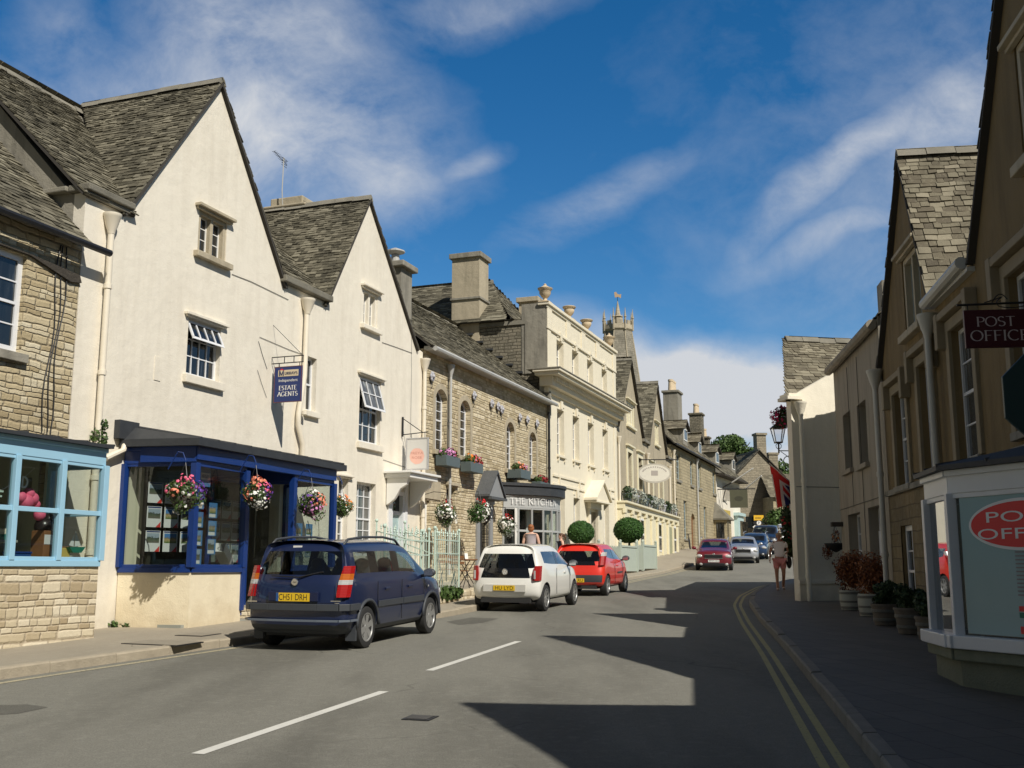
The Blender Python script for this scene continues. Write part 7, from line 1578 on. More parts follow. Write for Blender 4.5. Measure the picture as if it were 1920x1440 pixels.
# oncoming parked cars further up
def fr_mat(i, j, nr, ns):
    if i < nr-1: return 1 if j == 6 else (2 if j <= 0 else 0)
    if i < ns-1:
        k = i-(nr-1)
        if j == 6: return {1: 1, 2: 1, 3: 3, 4: 1, 5: 1}.get(k, 0)
        if k == 6 and j in (8, 9): return 1
        return 2 if j <= 0 else 0
    return 2 if j <= 1 else 0
def saloon(L, W, H, paint, hood=.95, belt=.98, lod=0, wt=None):
    wt = wt or W/2-.22; h = L/2
    return dict(L=L, W=W, H=H, belt=belt, hood=hood, wt=wt, wr=.32, wheels=(-h+.85, h-.88), paint=paint, belt_x=0, seats=(-.8, .1), mirror=(h-1.55, belt+.05), spokes=5, lod=lod, mirm=paint,
      tail=[.2, .1, 0, 0, .03, .05, .08, .3, .38, .5, .6], rz=[.3, .28, .36, .6, belt-.2, belt-.03, belt+.04, H-.17, H-.07, H-.035, H-.02],
      st=[(-h+.35, .985, belt+.02, H-.02, wt, True), (-h+.75, 1, belt+.02, H, wt, True), (-.35, 1, belt, H, wt, True), (-.25, 1, belt, H, wt, True), (.25, 1, belt-.01, H-.03, wt, True), (.42, 1, belt-.01, H-.08, wt-.01, True), (h-1.10, .99, belt-.03, hood+.06, wt, False), (h-.35, .95, hood-.06, hood, wt-.05, False)], mat=fr_mat)
def front_bits(t, sp, plate=None, badge=True):
    xf = sp['L']/2; hw = sp['W']/2; hood = sp['hood']
    for s in (-1, 1):
        b = MB(); b.ball((xf-.22, s*hw*.72, hood-.26), .16, 12, 8, sx=.95, sy=1.15, sz=.62); b.build('headlight', M_('lamp_clear'), t, smooth=True)
        b = MB(); b.ball((xf-.10, s*hw*.66, .33), .07, 10, 6, sx=.7, sy=1.3); b.build('fog_lamp', M_('lamp_clear'), t, smooth=True)
    b = MB(); b.box(xf-.10, xf-.02, -hw*.46, hw*.46, hood-.34, hood-.19); g_ = b.build('grille', M_('ink'), t, bevel=.02); b = MB(); b.box(xf-.09, xf-.012, -hw*.48, hw*.48, hood-.19, hood-.17); b.box(xf-.09, xf-.012, -hw*.48, hw*.48, hood-.36, hood-.34); b.build('grille_trim', M_('chrome'), g_)
    b = MB(); b.ball((xf-.04, 0, hood-.17), .06, 10, 6, sx=.3); b.build('badge', M_('chrome'), t, smooth=True)
    b = MB(); b.box(xf-.06, xf+.0, -hw*.55, hw*.55, .25, .38); b.build('air_intake', M_('ink'), t, bevel=.02)
    if plate: rplate(t, xf+.0, .48, plate, m='plate_white', front=True)
def parked(label, sp, fpx, scale, heading, plate=None, Y=None, name='parked_car', cat='car', rails=False):
    g = Vector(((fpx-960)/FPX*Y, Y)); a = R(90-heading)+math.pi; d = Vector((math.cos(a), math.sin(a))); o = g-d*sp['L']/2
    t = car(label, cat, (o.x, o.y, GZ(o.y)+.005), a, sp, scale=scale, name=name, group=None); sl = (GZ(o.y+1)-GZ(o.y-1))/2
    t.rotation_euler = (Matrix.Rotation(math.atan(sl), 3, 'X') @ Matrix.Rotation(a, 3, 'Z')).to_euler(); front_bits(t, sp, plate)
    b = MB(); b.box(-sp['L']/2+.2, -sp['L']/2+.3, -.5, .5, .5, .6)
    if rails:
        for s in (-1, 1): b = MB(); b.tube([(-1.9, s*sp['wt']*.98, sp['H']-.02), (-1.7, s*sp['wt']*.98, sp['H']+.05), (.1, s*sp['wt']*.98, sp['H']+.04), (.3, s*sp['wt']*.97, sp['H']-.03)], .02, 6); b.build('roof_rail', M_('paint_silver'), t, smooth=True)
    return t
parked('maroon estate car facing the camera, first of the oncoming line', saloon(4.57, 1.77, 1.46, 'paint_maroon'), 1333, 1.0, 12, 'BF09 NCJ', 51.0, rails=True)
parked('silver hatchback facing the camera just behind the maroon estate', saloon(4.2, 1.76, 1.42, 'paint_silver', lod=0), 1388, .97, 12, None, 57.5)
parked('dark blue estate with bright wheels behind the silver hatchback', saloon(4.4, 1.76, 1.50, 'paint_blue', lod=0), 1405, .98, 17, None, 62.0, rails=True)
parked('tall near-black off-road car behind the dark blue estate', saloon(4.7, 1.9, 1.82, 'paint_black', hood=1.15, belt=1.2, lod=0), 1425, .98, 18, None, 67.5)
parked('silver grey car behind the tall near-black one', saloon(4.3, 1.75, 1.55, 'paint_silver', lod=1), 1446, 1.0, 18, None, 76.0)
parked('white car at the far end of the parked line behind the walking woman', saloon(4.2, 1.75, 1.6, 'paint_white', lod=1), 1466, 1.0, 18, None, 79.0)
# ---------------------------------------------------------------- terrace, railings, plants, furniture, people, small things
def petal(name, c): return plain(name, c, .6, var=.15, vscale=20)
petal('pink', (.72, .12, .22)); petal('salmon', (.80, .26, .16)); petal('red', (.60, .008, .01)); petal('white_petal', (.80, .80, .74)); petal('purple', (.13, .04, .30)); petal('lilac', (.62, .25, .50)); petal('orange', (.80, .25, .02)); petal('crimson', (.30, .005, .015)); petal('magenta', (.45, .01, .10))
def blossoms(b, clumps, n, size, seed, m=0):
    rnd = random.Random(seed)
    for i in range(n):
        cx, cy, cz, r = clumps[rnd.randrange(len(clumps))]; v = Vector((rnd.gauss(0, 1), rnd.gauss(0, 1), rnd.gauss(0, 1))).normalized(); p = Vector((cx, cy, cz))+v*r*rnd.uniform(.85, 1.12); s = size*rnd.uniform(.7, 1.3)
        d = (v+Vector((rnd.uniform(-.4, .4), rnd.uniform(-.4, .4), rnd.uniform(-.4, .4)))).normalized(); a = d.orthogonal().normalized(); c = d.cross(a); k = 5
        b.add([p+d*s*.35]+[p+(a*math.cos(6.283*j/k+i)+c*math.sin(6.283*j/k+i))*s for j in range(k)], [(0, 1+j, 1+(j+1) % k) for j in range(k)], m)
def hanging_basket(label, pos, r, flowers, leaf='leaves', seed=1, bowl=True, drop=.6, chain=.5, group='hanging baskets of summer flowers', bracket=None, sil=0, rz=0):
    t = thing('hanging_basket', label, 'flower basket', pos, rz, group)
    b = MB(); b.lathe([(.02, -r*.75), (r*.35, -r*.62), (r*.55, -r*.3), (r*.6, -r*.1)], seg=14); b.build('basket', M_('dark_timber'), t, smooth=True)
    b = MB(); rnd = random.Random(seed); cl = [(0, 0, 0, r*.78)]+[(rnd.uniform(-.5, .5)*r, rnd.uniform(-.5, .5)*r, rnd.uniform(-.6, .4)*r, r*rnd.uniform(.3, .5)) for _ in range(9)]; foliage(b, cl, int(1500*drop+500), r*.075, seed, shell=.45); b.build('foliage', M_(leaf), t)
    if sil: b = MB(); foliage(b, [(c[0], c[1]-.05, c[2]-.1*r, c[3]*1.12) for c in cl[1:7]], 900, r*.05, seed+9, shell=.6); b.build('trailing_foliage', M_('silver_leaves'), t)
    for k, (mn, n, where) in enumerate(flowers):
        b = MB(); rr = {'top': [(0, -.1*r, r*.65, r*.35), (r*.2, -.2*r, r*.5, r*.35)], 'all': cl[1:], 'left': [(-r*.55, -.2*r, .1*r, r*.5)], 'right': [(r*.5, -.2*r, .15*r, r*.5)], 'low': [(r*.1, -.3*r, -.35*r, r*.55), (-.3*r, -.3*r, -.3*r, r*.5)], 'edge': [(-r*.85, -.1*r, .05*r, r*.2)], 'mid': [(0, -.45*r, .1*r, r*.5)]}[where]
        blossoms(b, rr, n, r*.085, seed*7+k); b.build('flowers', M_(mn), t)
    b = MB()
    for a in (0, 2.1, 4.2): b.tube([(r*.5*math.cos(a), r*.5*math.sin(a), 0), (0, 0, chain+r*.5)], .005, 4)
    b.build('chain', M_('black_iron'), t)
    if bracket: b = MB(); b.tube(bracket, .010, 6); b.build('bracket', M_('royal_blue') if seed < 10 else M_('black_iron'), t)
    return t
def hb(label, F, px, py, n, r, flowers, seed, **k):
    u, z = F.px(px, py, n); w_ = F.w(u, n); ch = k.pop('chain', .35); top = ch+r*.5
    br = [(0, 0, top), (0, .0, top+.03), (0, .06, top+.16), (0, .16, top+.18), (0, .24, top+.06), (0, min(n*.28, .34), top-.10)] if seed < 10 else [(0, 0, top), (0, n*.5, top+.04), (0, n-.02, top-.05), (0, n-.02, top+.12)]
    return hanging_basket(label, (w_.x, w_.y, z), r, flowers, seed=seed, chain=ch, bracket=br, rz=F.ang, **k)
hb('pink, white and purple basket at the left corner of the blue bay', WH, 345, 928, 1.72, .36, [('pink', 26, 'top'), ('salmon', 12, 'edge'), ('white_petal', 60, 'all'), ('purple', 70, 'right'), ('pink', 18, 'all')], 1)
hb('salmon and white basket at the middle post of the blue bay', WH, 478, 925, 1.68, .33, [('salmon', 60, 'top'), ('white_petal', 110, 'low'), ('pink', 25, 'mid'), ('purple', 35, 'right'), ('salmon', 25, 'left')], 2)
hb('mixed white, salmon and mauve basket above the roof of the blue car', WH, 582, 945, 1.66, .34, [('white_petal', 50, 'top'), ('salmon', 50, 'mid'), ('lilac', 50, 'low'), ('purple', 25, 'left'), ('salmon', 25, 'right')], 3)
hb('orange and white basket right of the blue bay', WH, 640, 950, .9, .31, [('orange', 36, 'right'), ('white_petal', 40, 'all'), ('salmon', 20, 'top'), ('orange', 16, 'top')], 4)
hb('red and white basket with silver leaves under the left stone house windows', ST, 836, 962, .75, .42, [('red', 22, 'top'), ('white_petal', 60, 'left'), ('white_petal', 50, 'low')], 11, sil=1)
hb('bright green basket with white petunias and two red blooms beside the grey pediment', ST, 898, 958, .9, .42, [('red', 16, 'top'), ('white_petal', 90, 'right'), ('white_petal', 50, 'low')], 12, leaf='box_leaves')
hb('white basket with one red geranium left of the bow window', ST, 948, 985, .95, .40, [('red', 22, 'top'), ('white_petal', 90, 'left'), ('white_petal', 30, 'mid')], 13, sil=1)
hanging_basket('crimson flower basket high on the corner under the cream house eaves', xyz(1467, 782, 27.3), .32, [('magenta', 90, 'left'), ('magenta', 50, 'top'), ('magenta', 40, 'low'), ('crimson', 60, 'all')], 'dark_leaves', 21, chain=.1)
p_ = xyz(1567, 1020, 25.85); t = hanging_basket('small dark bowl basket with an orange plant on the cream corner house', p_, .26, [('orange', 10, 'top')], 'dark_leaves', 22, chain=.35)
for c_ in kids(t):
    if c_.name.startswith('foliage'): bpy.data.objects.remove(c_)
b = MB(); foliage(b, [(0, 0, .18, .10, 1.8), (-.2, 0, -.18, .14, 1.5)], 260, .03, 5, shell=.1); b.build('foliage', M_('red_leaves'), t)
b = MB(); b.lathe([(.02, -.16), (.16, -.13), (.25, -.02), (.27, .02)], seg=16); b.build('bowl', M_('tyre'), t, smooth=True)
# flower boxes
def flower_box(label, u, z, fl, seed, n=.34, w=1.05, m='box_grey', F=ST, h=.30):
    w_ = F.w(u, n/2+.02); t = thing('flower_box', label, 'flower box', (w_.x, w_.y, z), F.ang, 'flower boxes under the arched windows')
    b = MB(); b.prism([(-w/2+.03, 0), (w/2-.03, 0), (w/2, h), (-w/2, h)], -n/2-.05, n/2-.04); b.build('box', M_(m), t, bevel=.01)
    b = MB(); foliage(b, [(x*w*.3, -.05, h+.06, .17) for x in (-1.2, -.4, .4, 1.2)], 900, .035, seed, shell=.2); b.build('foliage', M_('leaves'), t)
    for k, (mn, nn, x) in enumerate(fl): b = MB(); blossoms(b, [(x*w*.3, -.08, h+.10, .17), ((x+.35)*w*.3, -.1, h+.06, .15)], nn, .038, seed+k*3); b.build('flowers', M_(mn), t)
plain('box_grey', (.10, .13, .135), .6, var=.1)
flower_box('grey box of lilac and dark red flowers under the first arched window', 1.18, 4.52, [('lilac', 50, -1), ('lilac', 40, .2), ('crimson', 35, .6)], 31)
flower_box('grey box of orange, red and pink flowers under the second arched window', 3.04, 4.50, [('orange', 30, -.9), ('red', 30, .2), ('lilac', 40, .5), ('crimson', 22, 1)], 32)
flower_box('grey box of orange and pink flowers above the left end of the bow window', 7.15, 4.62, [('salmon', 40, -.7), ('orange', 30, .2), ('lilac', 40, .9)], 33, n=.5)
flower_box('box of dark red geraniums on the bow window roof at its right', 9.75, 4.50, [('crimson', 60, 0), ('crimson', 50, .7), ('crimson', 20, -.7)], 34, h=.2)
# terrace with stone edge and mint railings
TE = [(-3.4, 20.6), (-2.56, 22.0), (-1.76, 24.4), (-1.15, 27.2), (-.35, 29.8), (1.4, 34.6), (2.9, 38.8)]
b = MB(); tz = lambda y: .96+(y-24)*.03
L0 = []
for i in range(40):
    y = 20.6+i*.466; x0 = -6.854+.364*(y-18.237)+.02; x1 = poly_x(TE, y); z = tz(y); L0.append((x0, x1, y, z))
for (a0, a1, y, z), (c0, c1, y2, z2) in zip(L0, L0[1:]): b.quad((a0, y, z), (a1, y, z), (c1, y2, z2), (c0, y2, z2))
b.build('terrace', M_('path_asphalt'), kind='structure')
b = MB(); rnd = random.Random(9); y = 20.6
while y < 38:
    L = rnd.uniform(.45, .8); x0, x1 = poly_x(TE, y+.006), poly_x(TE, y+L-.006); d = rnd.uniform(-.02, .03); za, zb_ = tz(y), tz(y+L)
    b.add([(x0-.16, y+.006, za-.6), (x0+.06+d, y+.006, za-.6), (x0+.06+d, y+.006, za-.03), (x0+.03+d, y+.006, za+.008), (x0-.16, y+.006, za+.008), (x1-.16, y+L-.006, zb_-.6), (x1+.06+d, y+L-.006, zb_-.6), (x1+.06+d, y+L-.006, zb_-.03), (x1+.03+d, y+L-.006, zb_+.008), (x1-.16, y+L-.006, zb_+.008)],
          [(0, 1, 6, 5)[::-1], (1, 6, 7, 2), (2, 7, 8, 3), (3, 8, 9, 4), (0, 1, 2, 3, 4), (9, 8, 7, 6, 5)]); y += L
b.add([(TE[0][0]-.1, 20.6, .3), (TE[0][0]+.05, 20.6, .3), (TE[0][0]+.05, 20.6, .86), (-6.0, 20.6, .86), (-6, 20.6, .3)], [(0, 1, 2, 3, 4)])
tag(b.build('low_wall', M_('coursed_pale')), 'low pale stone retaining wall under the mint railings behind the blue car', 'wall')
def railing(label, A_, B_, zb_, h, nb, group='mint green iron railings', posts=True, slope=0, finial=True):
    A_, B_ = Vector(A_), Vector(B_); d = B_-A_; Ln = d.length; t = thing('iron_railing', label, 'railing', (A_.x, A_.y, zb_), math.atan2(d.y, d.x), group)
    zf = lambda x: slope*x/Ln
    b = MB()
    for z in (.10, h*.70, h-.10): b.box(0, Ln, -.012, .012, z-.012, z+.012) if not slope else b.tube([(0, 0, z), (Ln, 0, z+slope)], .016, 5)
    b.build('rail', M_('mint'), t)
    b = MB()
    for k in range(nb+1):
        x = Ln*k/nb; z0 = zf(x); top_ = h+(.04 if k % 2 else -.02); b.tube([(x, 0, z0), (x, 0, z0+top_)], .0075, 5)
        if finial: b.lathe([(.002, -.0), (.024, .03), (.012, .06), (.022, .075), (.001, .14)], (x, 0, z0+top_-.01), 6)
    b.build('bars', M_('mint'), t)
    if posts:
        for x in (0, Ln): b = MB(); b.tube([(x, 0, zf(x)), (x, 0, zf(x)+h+.12)], .022, 7); b.ball((x, 0, zf(x)+h+.16), .045, 8, 6); b.build('post', M_('mint'), t)
    return t
railing('mint railing panel standing behind the bonnet of the blue car', (-2.60, 21.95), (-1.86, 24.15), .93, 1.36, 15)
railing('mint railing panel between the gate gap and the cafe table', (-1.76, 24.6), (-1.30, 26.45), .985, 1.36, 12)
railing('mint handrail climbing to the canopied door, left one', (-2.0, 23.9), (-3.35, 26.6), 1.0, 1.25, 9, slope=.35, finial=True)
railing('mint handrail climbing to the canopied door, right one beside the stone doorway', (-1.75, 25.2), (-2.75, 27.6), 1.0, 1.25, 8, slope=.35)
b = MB(); foliage(b, [(0, .0, .04, .16), (.12, .35, .04, .18), (.26, .75, .03, .16), (.36, 1.1, .03, .14)], 900, .05, 77, shell=.1); t = thing('weed_patch', 'green weeds growing along the foot of the mint railing panel by the cafe table', 'plant', (-1.66, 24.9, .98)); b.build('foliage', M_('leaves'), t)
for (lab, px, py, s_) in (('weeds at the foot of the pale cream downpipe left of the blue bay', 210, 1176, .22), ('small tuft of weeds at the right foot of the blue bay wall', 448, 1158, .12)):
    g = ground(px, py, .12); t = thing('weed_patch', lab, 'plant', g); b = MB(); foliage(b, [(-s_, -s_*.3, .02, s_*.5, .6), (0, 0, .03, s_*.5, .7), (s_, s_*.4, .02, s_*.6, .6)], 300, .035, 78, shell=.1); b.build('foliage', M_('leaves'), t)
b = MB(); u_, z_ = WH.px(177, 822); w_ = WH.w(u_, .1); t = thing('wall_plant', 'small plant rooted in the wall above the pale blue shop roof', 'plant', (w_.x, w_.y, z_)); foliage(b, [(0, 0, 0, .16, 1.2), (.05, 0, .2, .09, 1.6), (-.15, .1, -.05, .14)], 420, .04, 79, shell=.1); b.build('foliage', M_('leaves'), t)
# cafe table and folding chairs
def bistro_table(label, x, y, z, rz):
    t = thing('bistro_table', label, 'table', (x, y, z), rz); b = MB(); b.lathe([(.33, .70), (.345, .71), (.345, .735), (.01, .736)], seg=24); b.build('table_top', M_('wood_brown'), t)
    for s in (-1, 1): b = MB(); b.tube([(-.25, s*.2, 0), (.22, s*.2, .70)], .012, 6); b.tube([(.25, s*.18, 0), (-.22, s*.18, .70)], .012, 6); b.build('leg', M_('black_iron'), t)
    return t
def folding_chair(label, x, y, z, rz):
    t = thing('folding_chair', label, 'chair', (x, y, z), rz, 'wooden folding cafe chairs'); b = MB()
    for k in range(6): b.box(-.19, .19, -.19+k*.065, -.14+k*.065, .44, .458)
    b.build('seat', M_('wood_brown'), t); b = MB(); b.box(-.2, .2, .235, .25, .76, .83); b.box(-.2, .2, .225, .24, .62, .68); b.build('backrest', M_('wood_brown'), t)
    for s in (-1, 1): b = MB(); b.tube([(s*.19, -.24, 0), (s*.19, .24, .86)], .011, 6); b.tube([(s*.17, .26, 0), (s*.17, -.18, .45)], .011, 6); b.build('leg', M_('black_iron'), t)
    return t
bistro_table('round brown bistro table behind the mint railing, with two menus on it', -1.25, 28.6, tz(28.6), .4)
t = thing('menu_stand', 'small white menu cards standing on the bistro table', 'menu', (-1.2, 28.6, tz(28.6)+.737), .6); b = MB(); b.add([(-.05, 0, 0), (.05, 0, 0), (.05, .03, .15), (-.05, .03, .15), (-.05, .06, 0), (.05, .06, 0)], [(0, 1, 2, 3), (5, 4, 3, 2)]); b.build('card', M_('white_paint'), t)
folding_chair('folding cafe chair on the camera side of the bistro table', -1.35, 27.95, tz(28), R(165)); folding_chair('folding cafe chair on the right of the bistro table', -.72, 28.9, tz(28.9), R(-70)); folding_chair('folding cafe chair behind the table against the stone wall', -1.75, 29.3, tz(29.2), R(20))
# topiary and picket fence, tub
def topiary(label, x, y, z, r, seed, lm='box_leaves'):
    t = thing('topiary_tree', label, 'topiary', (x, y, z), 0, 'clipped round trees before the cream hall'); b = MB(); b.box(-.32, .32, -.32, .32, 0, .5); b.box(-.36, .36, -.36, .36, .44, .52); b.build('planter', M_('stained_stone'), t, bevel=.01)
    b = MB(); b.tube([(0, 0, .4), (.02, 0, 1.4)], .05, 7); b.build('trunk', M_('bark'), t); b = MB(); foliage(b, [(0, 0, 1.25+r*.75, r, .86)], 9500, .034, seed, shell=.90); foliage(b, [(0, 0, 1.25+r*.75, r*1.03, .86)], 500, .045, seed+1, shell=.97); b.ball((0, 0, 1.25+r*.75), r*.9, 16, 10, sz=.86); b.build('crown', M_(lm), t)
topiary('nearer clipped round tree beside the bow window', 2.72, 42.5, 1.33, .53, 51, 'box_leaves')
topiary('further clipped round tree before the yellow shopfront', 5.15, 47.5, 1.50, .66, 52, 'box_leaves')
def picket(label, F, u0, u1, n, zb_, h, solid=False):
    w_ = F.w(u0, n); t = thing('picket_fence', label, 'fence', (w_.x, w_.y, zb_), F.ang, 'sage green fences before the cream hall'); L = u1-u0
    b = MB()
    if solid: b.box(0, L, -.02, .02, .05, h-.1); [b.box(x-.005, x+.005, -.026, -.02, .1, h-.14) for x in [L*k/12 for k in range(1, 12)]]; b.box(0, L, -.05, .05, h-.1, h-.03)
    else:
        k = 0; x = .05
        while x < L: b.box(x-.02, x+.02, -.02, .02, 0.05, h-.06+.05*(k % 2)); b.add([(x-.02, -.02, h-.06+.05*(k % 2)), (x+.02, -.02, h-.06+.05*(k % 2)), (x, 0, h+.05*(k % 2))], [(0, 1, 2)]); x += .13; k += 1
    b.build('panel' if solid else 'pickets', M_('sage'), t); b = MB(); [b.box(0, L, .02, .05, z, z+.06) for z in (.25, h-.3)]; b.build('rail', M_('sage'), t)
    for x in (0, L): b = MB(); b.box(x-.05, x+.05, -.05, .05, 0, h+.1); b.ball((x, 0, h+.14), .06, 8, 6); b.build('post', M_('sage'), t)
picket('open sage picket fence left of the door of the cream hall', BA, .3, 3.4, 1.9, 1.35, 1.12); picket('solid sage fence panel in the middle of the hall front', BA, 3.5, 6.2, 1.9, 1.42, 1.12, True); picket('open sage picket gate right of the hall door', BA, 6.3, 7.3, 1.9, 1.48, 1.12); picket('solid sage fence panel at the right end before the yellow shopfront', BA, 7.4, 9.9, 1.9, 1.52, 1.12, True)
g = ground(1197, 1061, .2); t = thing('stone_planter', 'pale stone tub with small plants at the end of the sage fence', 'planter', g); b = MB(); b.lathe([(.26, 0), (.28, .03), (.34, .45), (.37, .48), (.37, .53), (.30, .53)], seg=16); b.build('tub', M_('urn_stone'), t, auto=40); b = MB(); foliage(b, [(0, 0, .6, .25), (.15, 0, .75, .14), (-.15, 0, .7, .12)], 500, .05, 61, shell=.1); b.build('foliage', M_('leaves'), t)
# flower pots along the yellow shopfront
pots = ['grey pot', 'square dark pot', 'low pale pot', 'trailing pot', 'tall pot', 'round pot', 'small grey pot', 'dark pot']
for k, (u, lab) in enumerate(((1.1, 'first dark square pot on the shopfront ledge, nearest the cream hall'), (2.9, 'second dark pot on the shopfront ledge'), (5.4, 'grey trailing pot under the first gable windows on the ledge'), (7.2, 'pale pot on the ledge between the gables'), (8.9, 'small pot with a shrub under the oval sign'), (11.2, 'grey pot on the ledge just right of the oval sign'), (13.6, 'dark trailing pot near the right end of the ledge'), (15.9, 'last dark pot at the far end of the shopfront ledge'))):
    w_ = YE.w(u, .32); t = thing('flower_pot', lab, 'flower pot', (w_.x, w_.y, 4.73), YE.ang, 'pots on the yellow shopfront ledge'); b = MB(); rr_ = .22+.05*(k % 3); b.lathe([(rr_*.75, 0), (rr_, .32), (rr_*1.12, .34), (rr_*1.12, .40), (rr_*.9, .4)], seg=10); b.build('pot', M_('pale_metal' if k % 2 else 'box_grey'), t, auto=40); b = MB(); foliage(b, [(0, 0, .5, .26), (.12, 0, .62, .16), (-.2, -.1, .3, .2)], 300, .06, 300+k, shell=.1); b.build('foliage', M_('dark_leaves' if k % 3 == 0 else 'silver_leaves'), t)
# bicycle leaning by the terrace wall
def bicycle(label, x, y, z, rz, lean=.12):
    t = thing('bicycle', label, 'bicycle', (x, y, z), rz); t.rotation_euler = (lean, 0, rz); r = .34
    for wx in (-.52, .52):
        w = empty('wheel', (wx, 0, r)); w.parent = t; b = MB(); b.tube([(r*math.cos(6.283*k/24), 0, r*math.sin(6.283*k/24)) for k in range(25)], .022, 6, cap=False); b.build('tyre', M_('tyre'), w); b = MB()
        for k in range(12): a = 6.283*k/12; b.tube([(0, 0, 0), (r*math.cos(a), 0, r*math.sin(a))], .004, 4)
        b.build('spokes', M_('chrome'), w)
    b = MB(); P_ = dict(bb=(-.05, 0, .30), seat=(-.20, 0, .82), head=(.36, 0, .78), hb=(.40, 0, .66)); 
    for a, c in (('bb', 'seat'), ('seat', 'head'), ('bb', 'hb')): b.tube([P_[a], P_[c]], .018, 6)
    b.tube([(-.52, 0, r), (-.2, 0, .8)], .012, 5); b.tube([(-.52, 0, r), (-.05, 0, .3)], .012, 5); b.tube([(.36, 0, .95), (.42, 0, .62), (.52, 0, r)], .015, 6); b.build('frame', M_('black_iron'), t)
    b = MB(); b.tube([(.25, -.28, .98), (.36, -.1, 1.0), (.36, .1, 1.0), (.25, .28, .98)], .014, 6); b.build('handlebar', M_('black_iron'), t); b = MB(); b.ball((-.23, 0, .90), .12, 10, 6, sx=1.1, sy=.6, sz=.35); b.build('saddle', M_('tyre'), t)
w_ = RO.w(2.6, .55); bicycle('dark bicycle leaning on the stone terrace beside the yellow shopfront', w_.x, w_.y, GZ(w_.y)+.27, RO.ang+R(8), -.1)
# TV aerial
u_, z_ = WH.px(531, 383, -2.55); w_ = WH.w(u_, -2.55); t = thing('tv_aerial', 'thin television aerial on a bent pole over the left chimney slab', 'aerial', (w_.x, w_.y, z_), WH.ang)
b = MB(); b.tube([(0, 0, -.3), (-.08, 0, .35), (-.06, 0, 1.15), (-.05, 0, 1.3)], .016, 5); b.build('pole', M_('pipe_grey'), t); b = MB(); b.tube([(.12, 0, 1.15), (-.38, .1, 1.38)], .010, 4)
for k in range(9): f = k/8; p_ = (-.0-.38*f, .1*f, 1.21+.17*f); b.tube([(p_[0], p_[1]-.10+.04*f, p_[2]), (p_[0], p_[1]+.10-.04*f, p_[2])], .006, 4)
for z in (1.08, 1.14, 1.22, 1.28): b.tube([(-.15, .0, z), (.18, .05, z+.02)], .008, 4)
b.build('antenna', M_('black_iron'), t)
# lantern on the cream corner house
lp = xyz(1460, 838, 27.6); t = thing('wall_lantern', 'black iron street lantern on a scroll bracket at the cream corner house', 'street lamp', lp)
b = MB(); s0_, s1_, h_ = .085, .155, .36; fz_ = .12
for k in range(4):
    a0_, a1_ = math.pi/4+k*math.pi/2, math.pi/4+(k+1)*math.pi/2; b.tube([(s0_*1.41*math.cos(a0_), s0_*1.41*math.sin(a0_), fz_), (s1_*1.41*math.cos(a0_), s1_*1.41*math.sin(a0_), fz_+h_)], .012, 5)
b.box(-s0_-.01, s0_+.01, -s0_-.01, s0_+.01, fz_-.02, fz_+.01); b.box(-s1_-.015, s1_+.015, -s1_-.015, s1_+.015, fz_+h_, fz_+h_+.02); b.add([(-s1_-.03, -s1_-.03, fz_+h_+.02), (s1_+.03, -s1_-.03, fz_+h_+.02), (s1_+.03, s1_+.03, fz_+h_+.02), (-s1_-.03, s1_+.03, fz_+h_+.02), (-.05, -.05, fz_+h_+.14), (.05, -.05, fz_+h_+.14), (.05, .05, fz_+h_+.14), (-.05, .05, fz_+h_+.14)], [(0, 1, 5, 4), (1, 2, 6, 5), (2, 3, 7, 6), (3, 0, 4, 7), (4, 5, 6, 7), (3, 2, 1, 0)]); b.tube([(0, 0, fz_+h_+.13), (0, 0, fz_+h_+.2)], .02, 6)
b.tube([(0, 0, .11), (.07, 0, .05), (.06, 0, -.02), (0, 0, -.06)], .01, 5); b.tube([(0, 0, .11), (-.07, 0, .05), (-.06, 0, -.02), (0, 0, -.06)], .01, 5); b.tube([(0, 0, .1), (0, 0, -.16)], .022, 6); b.build('lantern_frame', M_('black_iron'), t)
b = MB(); b.add([(sx*(s0_ if z == 0 else s1_)*.95, sy*(s0_ if z == 0 else s1_)*.95, fz_+h_*z) for z in (0, 1) for sx, sy in ((-1, -1), (1, -1), (1, 1), (-1, 1))], [(0, 1, 5, 4), (1, 2, 6, 5), (2, 3, 7, 6), (3, 0, 4, 7)]); b.build('glass', glass_mat('lantern_glass', (.92, .93, .95)), t)
b = MB(); b.tube([(0, 0, -.10), (.42, .10, -.09)], .014, 6); b.tube([(.05, 0, -.12), (.25, .06, -.25), (.40, .10, -.40)], .009, 5); cc_ = (.26, .06, -.36); b.tube([(cc_[0]+.13*math.cos(6.283*k/16), cc_[1], cc_[2]+.13*math.sin(6.283*k/16)) for k in range(17)], .012, 5); b.build('bracket', M_('black_iron'), t)
# flag
A_ = xyz(1443, 872, 28.0); D_2 = xyz(1492, 912, 29.0); C_ = xyz(1456, 953, 27.9); E_2 = xyz(1491, 942, 28.9)
t = thing('flag', 'red, white and blue crossed flag drooping from a short pole on the cream corner house', 'flag', A_)
def uj(x, y): # x along 0..1 fly, y 0..1 hoist -> 0 blue 1 white 2 red
    X, Y = x*2-1, (y*2-1)*.6; d1 = abs(Y-.6*X)/1.166; d2 = abs(Y+.6*X)/1.166
    if abs(Y) < .11 or abs(X) < .11: return 2
    if abs(Y) < .19 or abs(X) < .19: return 1
    if d1 < .055 or d2 < .055: return 2
    if d1 < .12 or d2 < .12: return 1
    return 0
b = MB(); nx_, ny_ = 72, 48
for i in range(nx_+1):
    for j in range(ny_+1):
        f, h2_ = i/nx_, j/ny_; p_ = (A_*(1-h2_)+D_2*h2_)*(1-f)+(C_*(1-h2_)+E_2*h2_)*f-A_; fold = .05*math.sin(h2_*9+f*2.5)*(.3+f*.7); p_ = p_+Vector((fold*.2, -fold, 0)); b.v.append(tuple(p_))
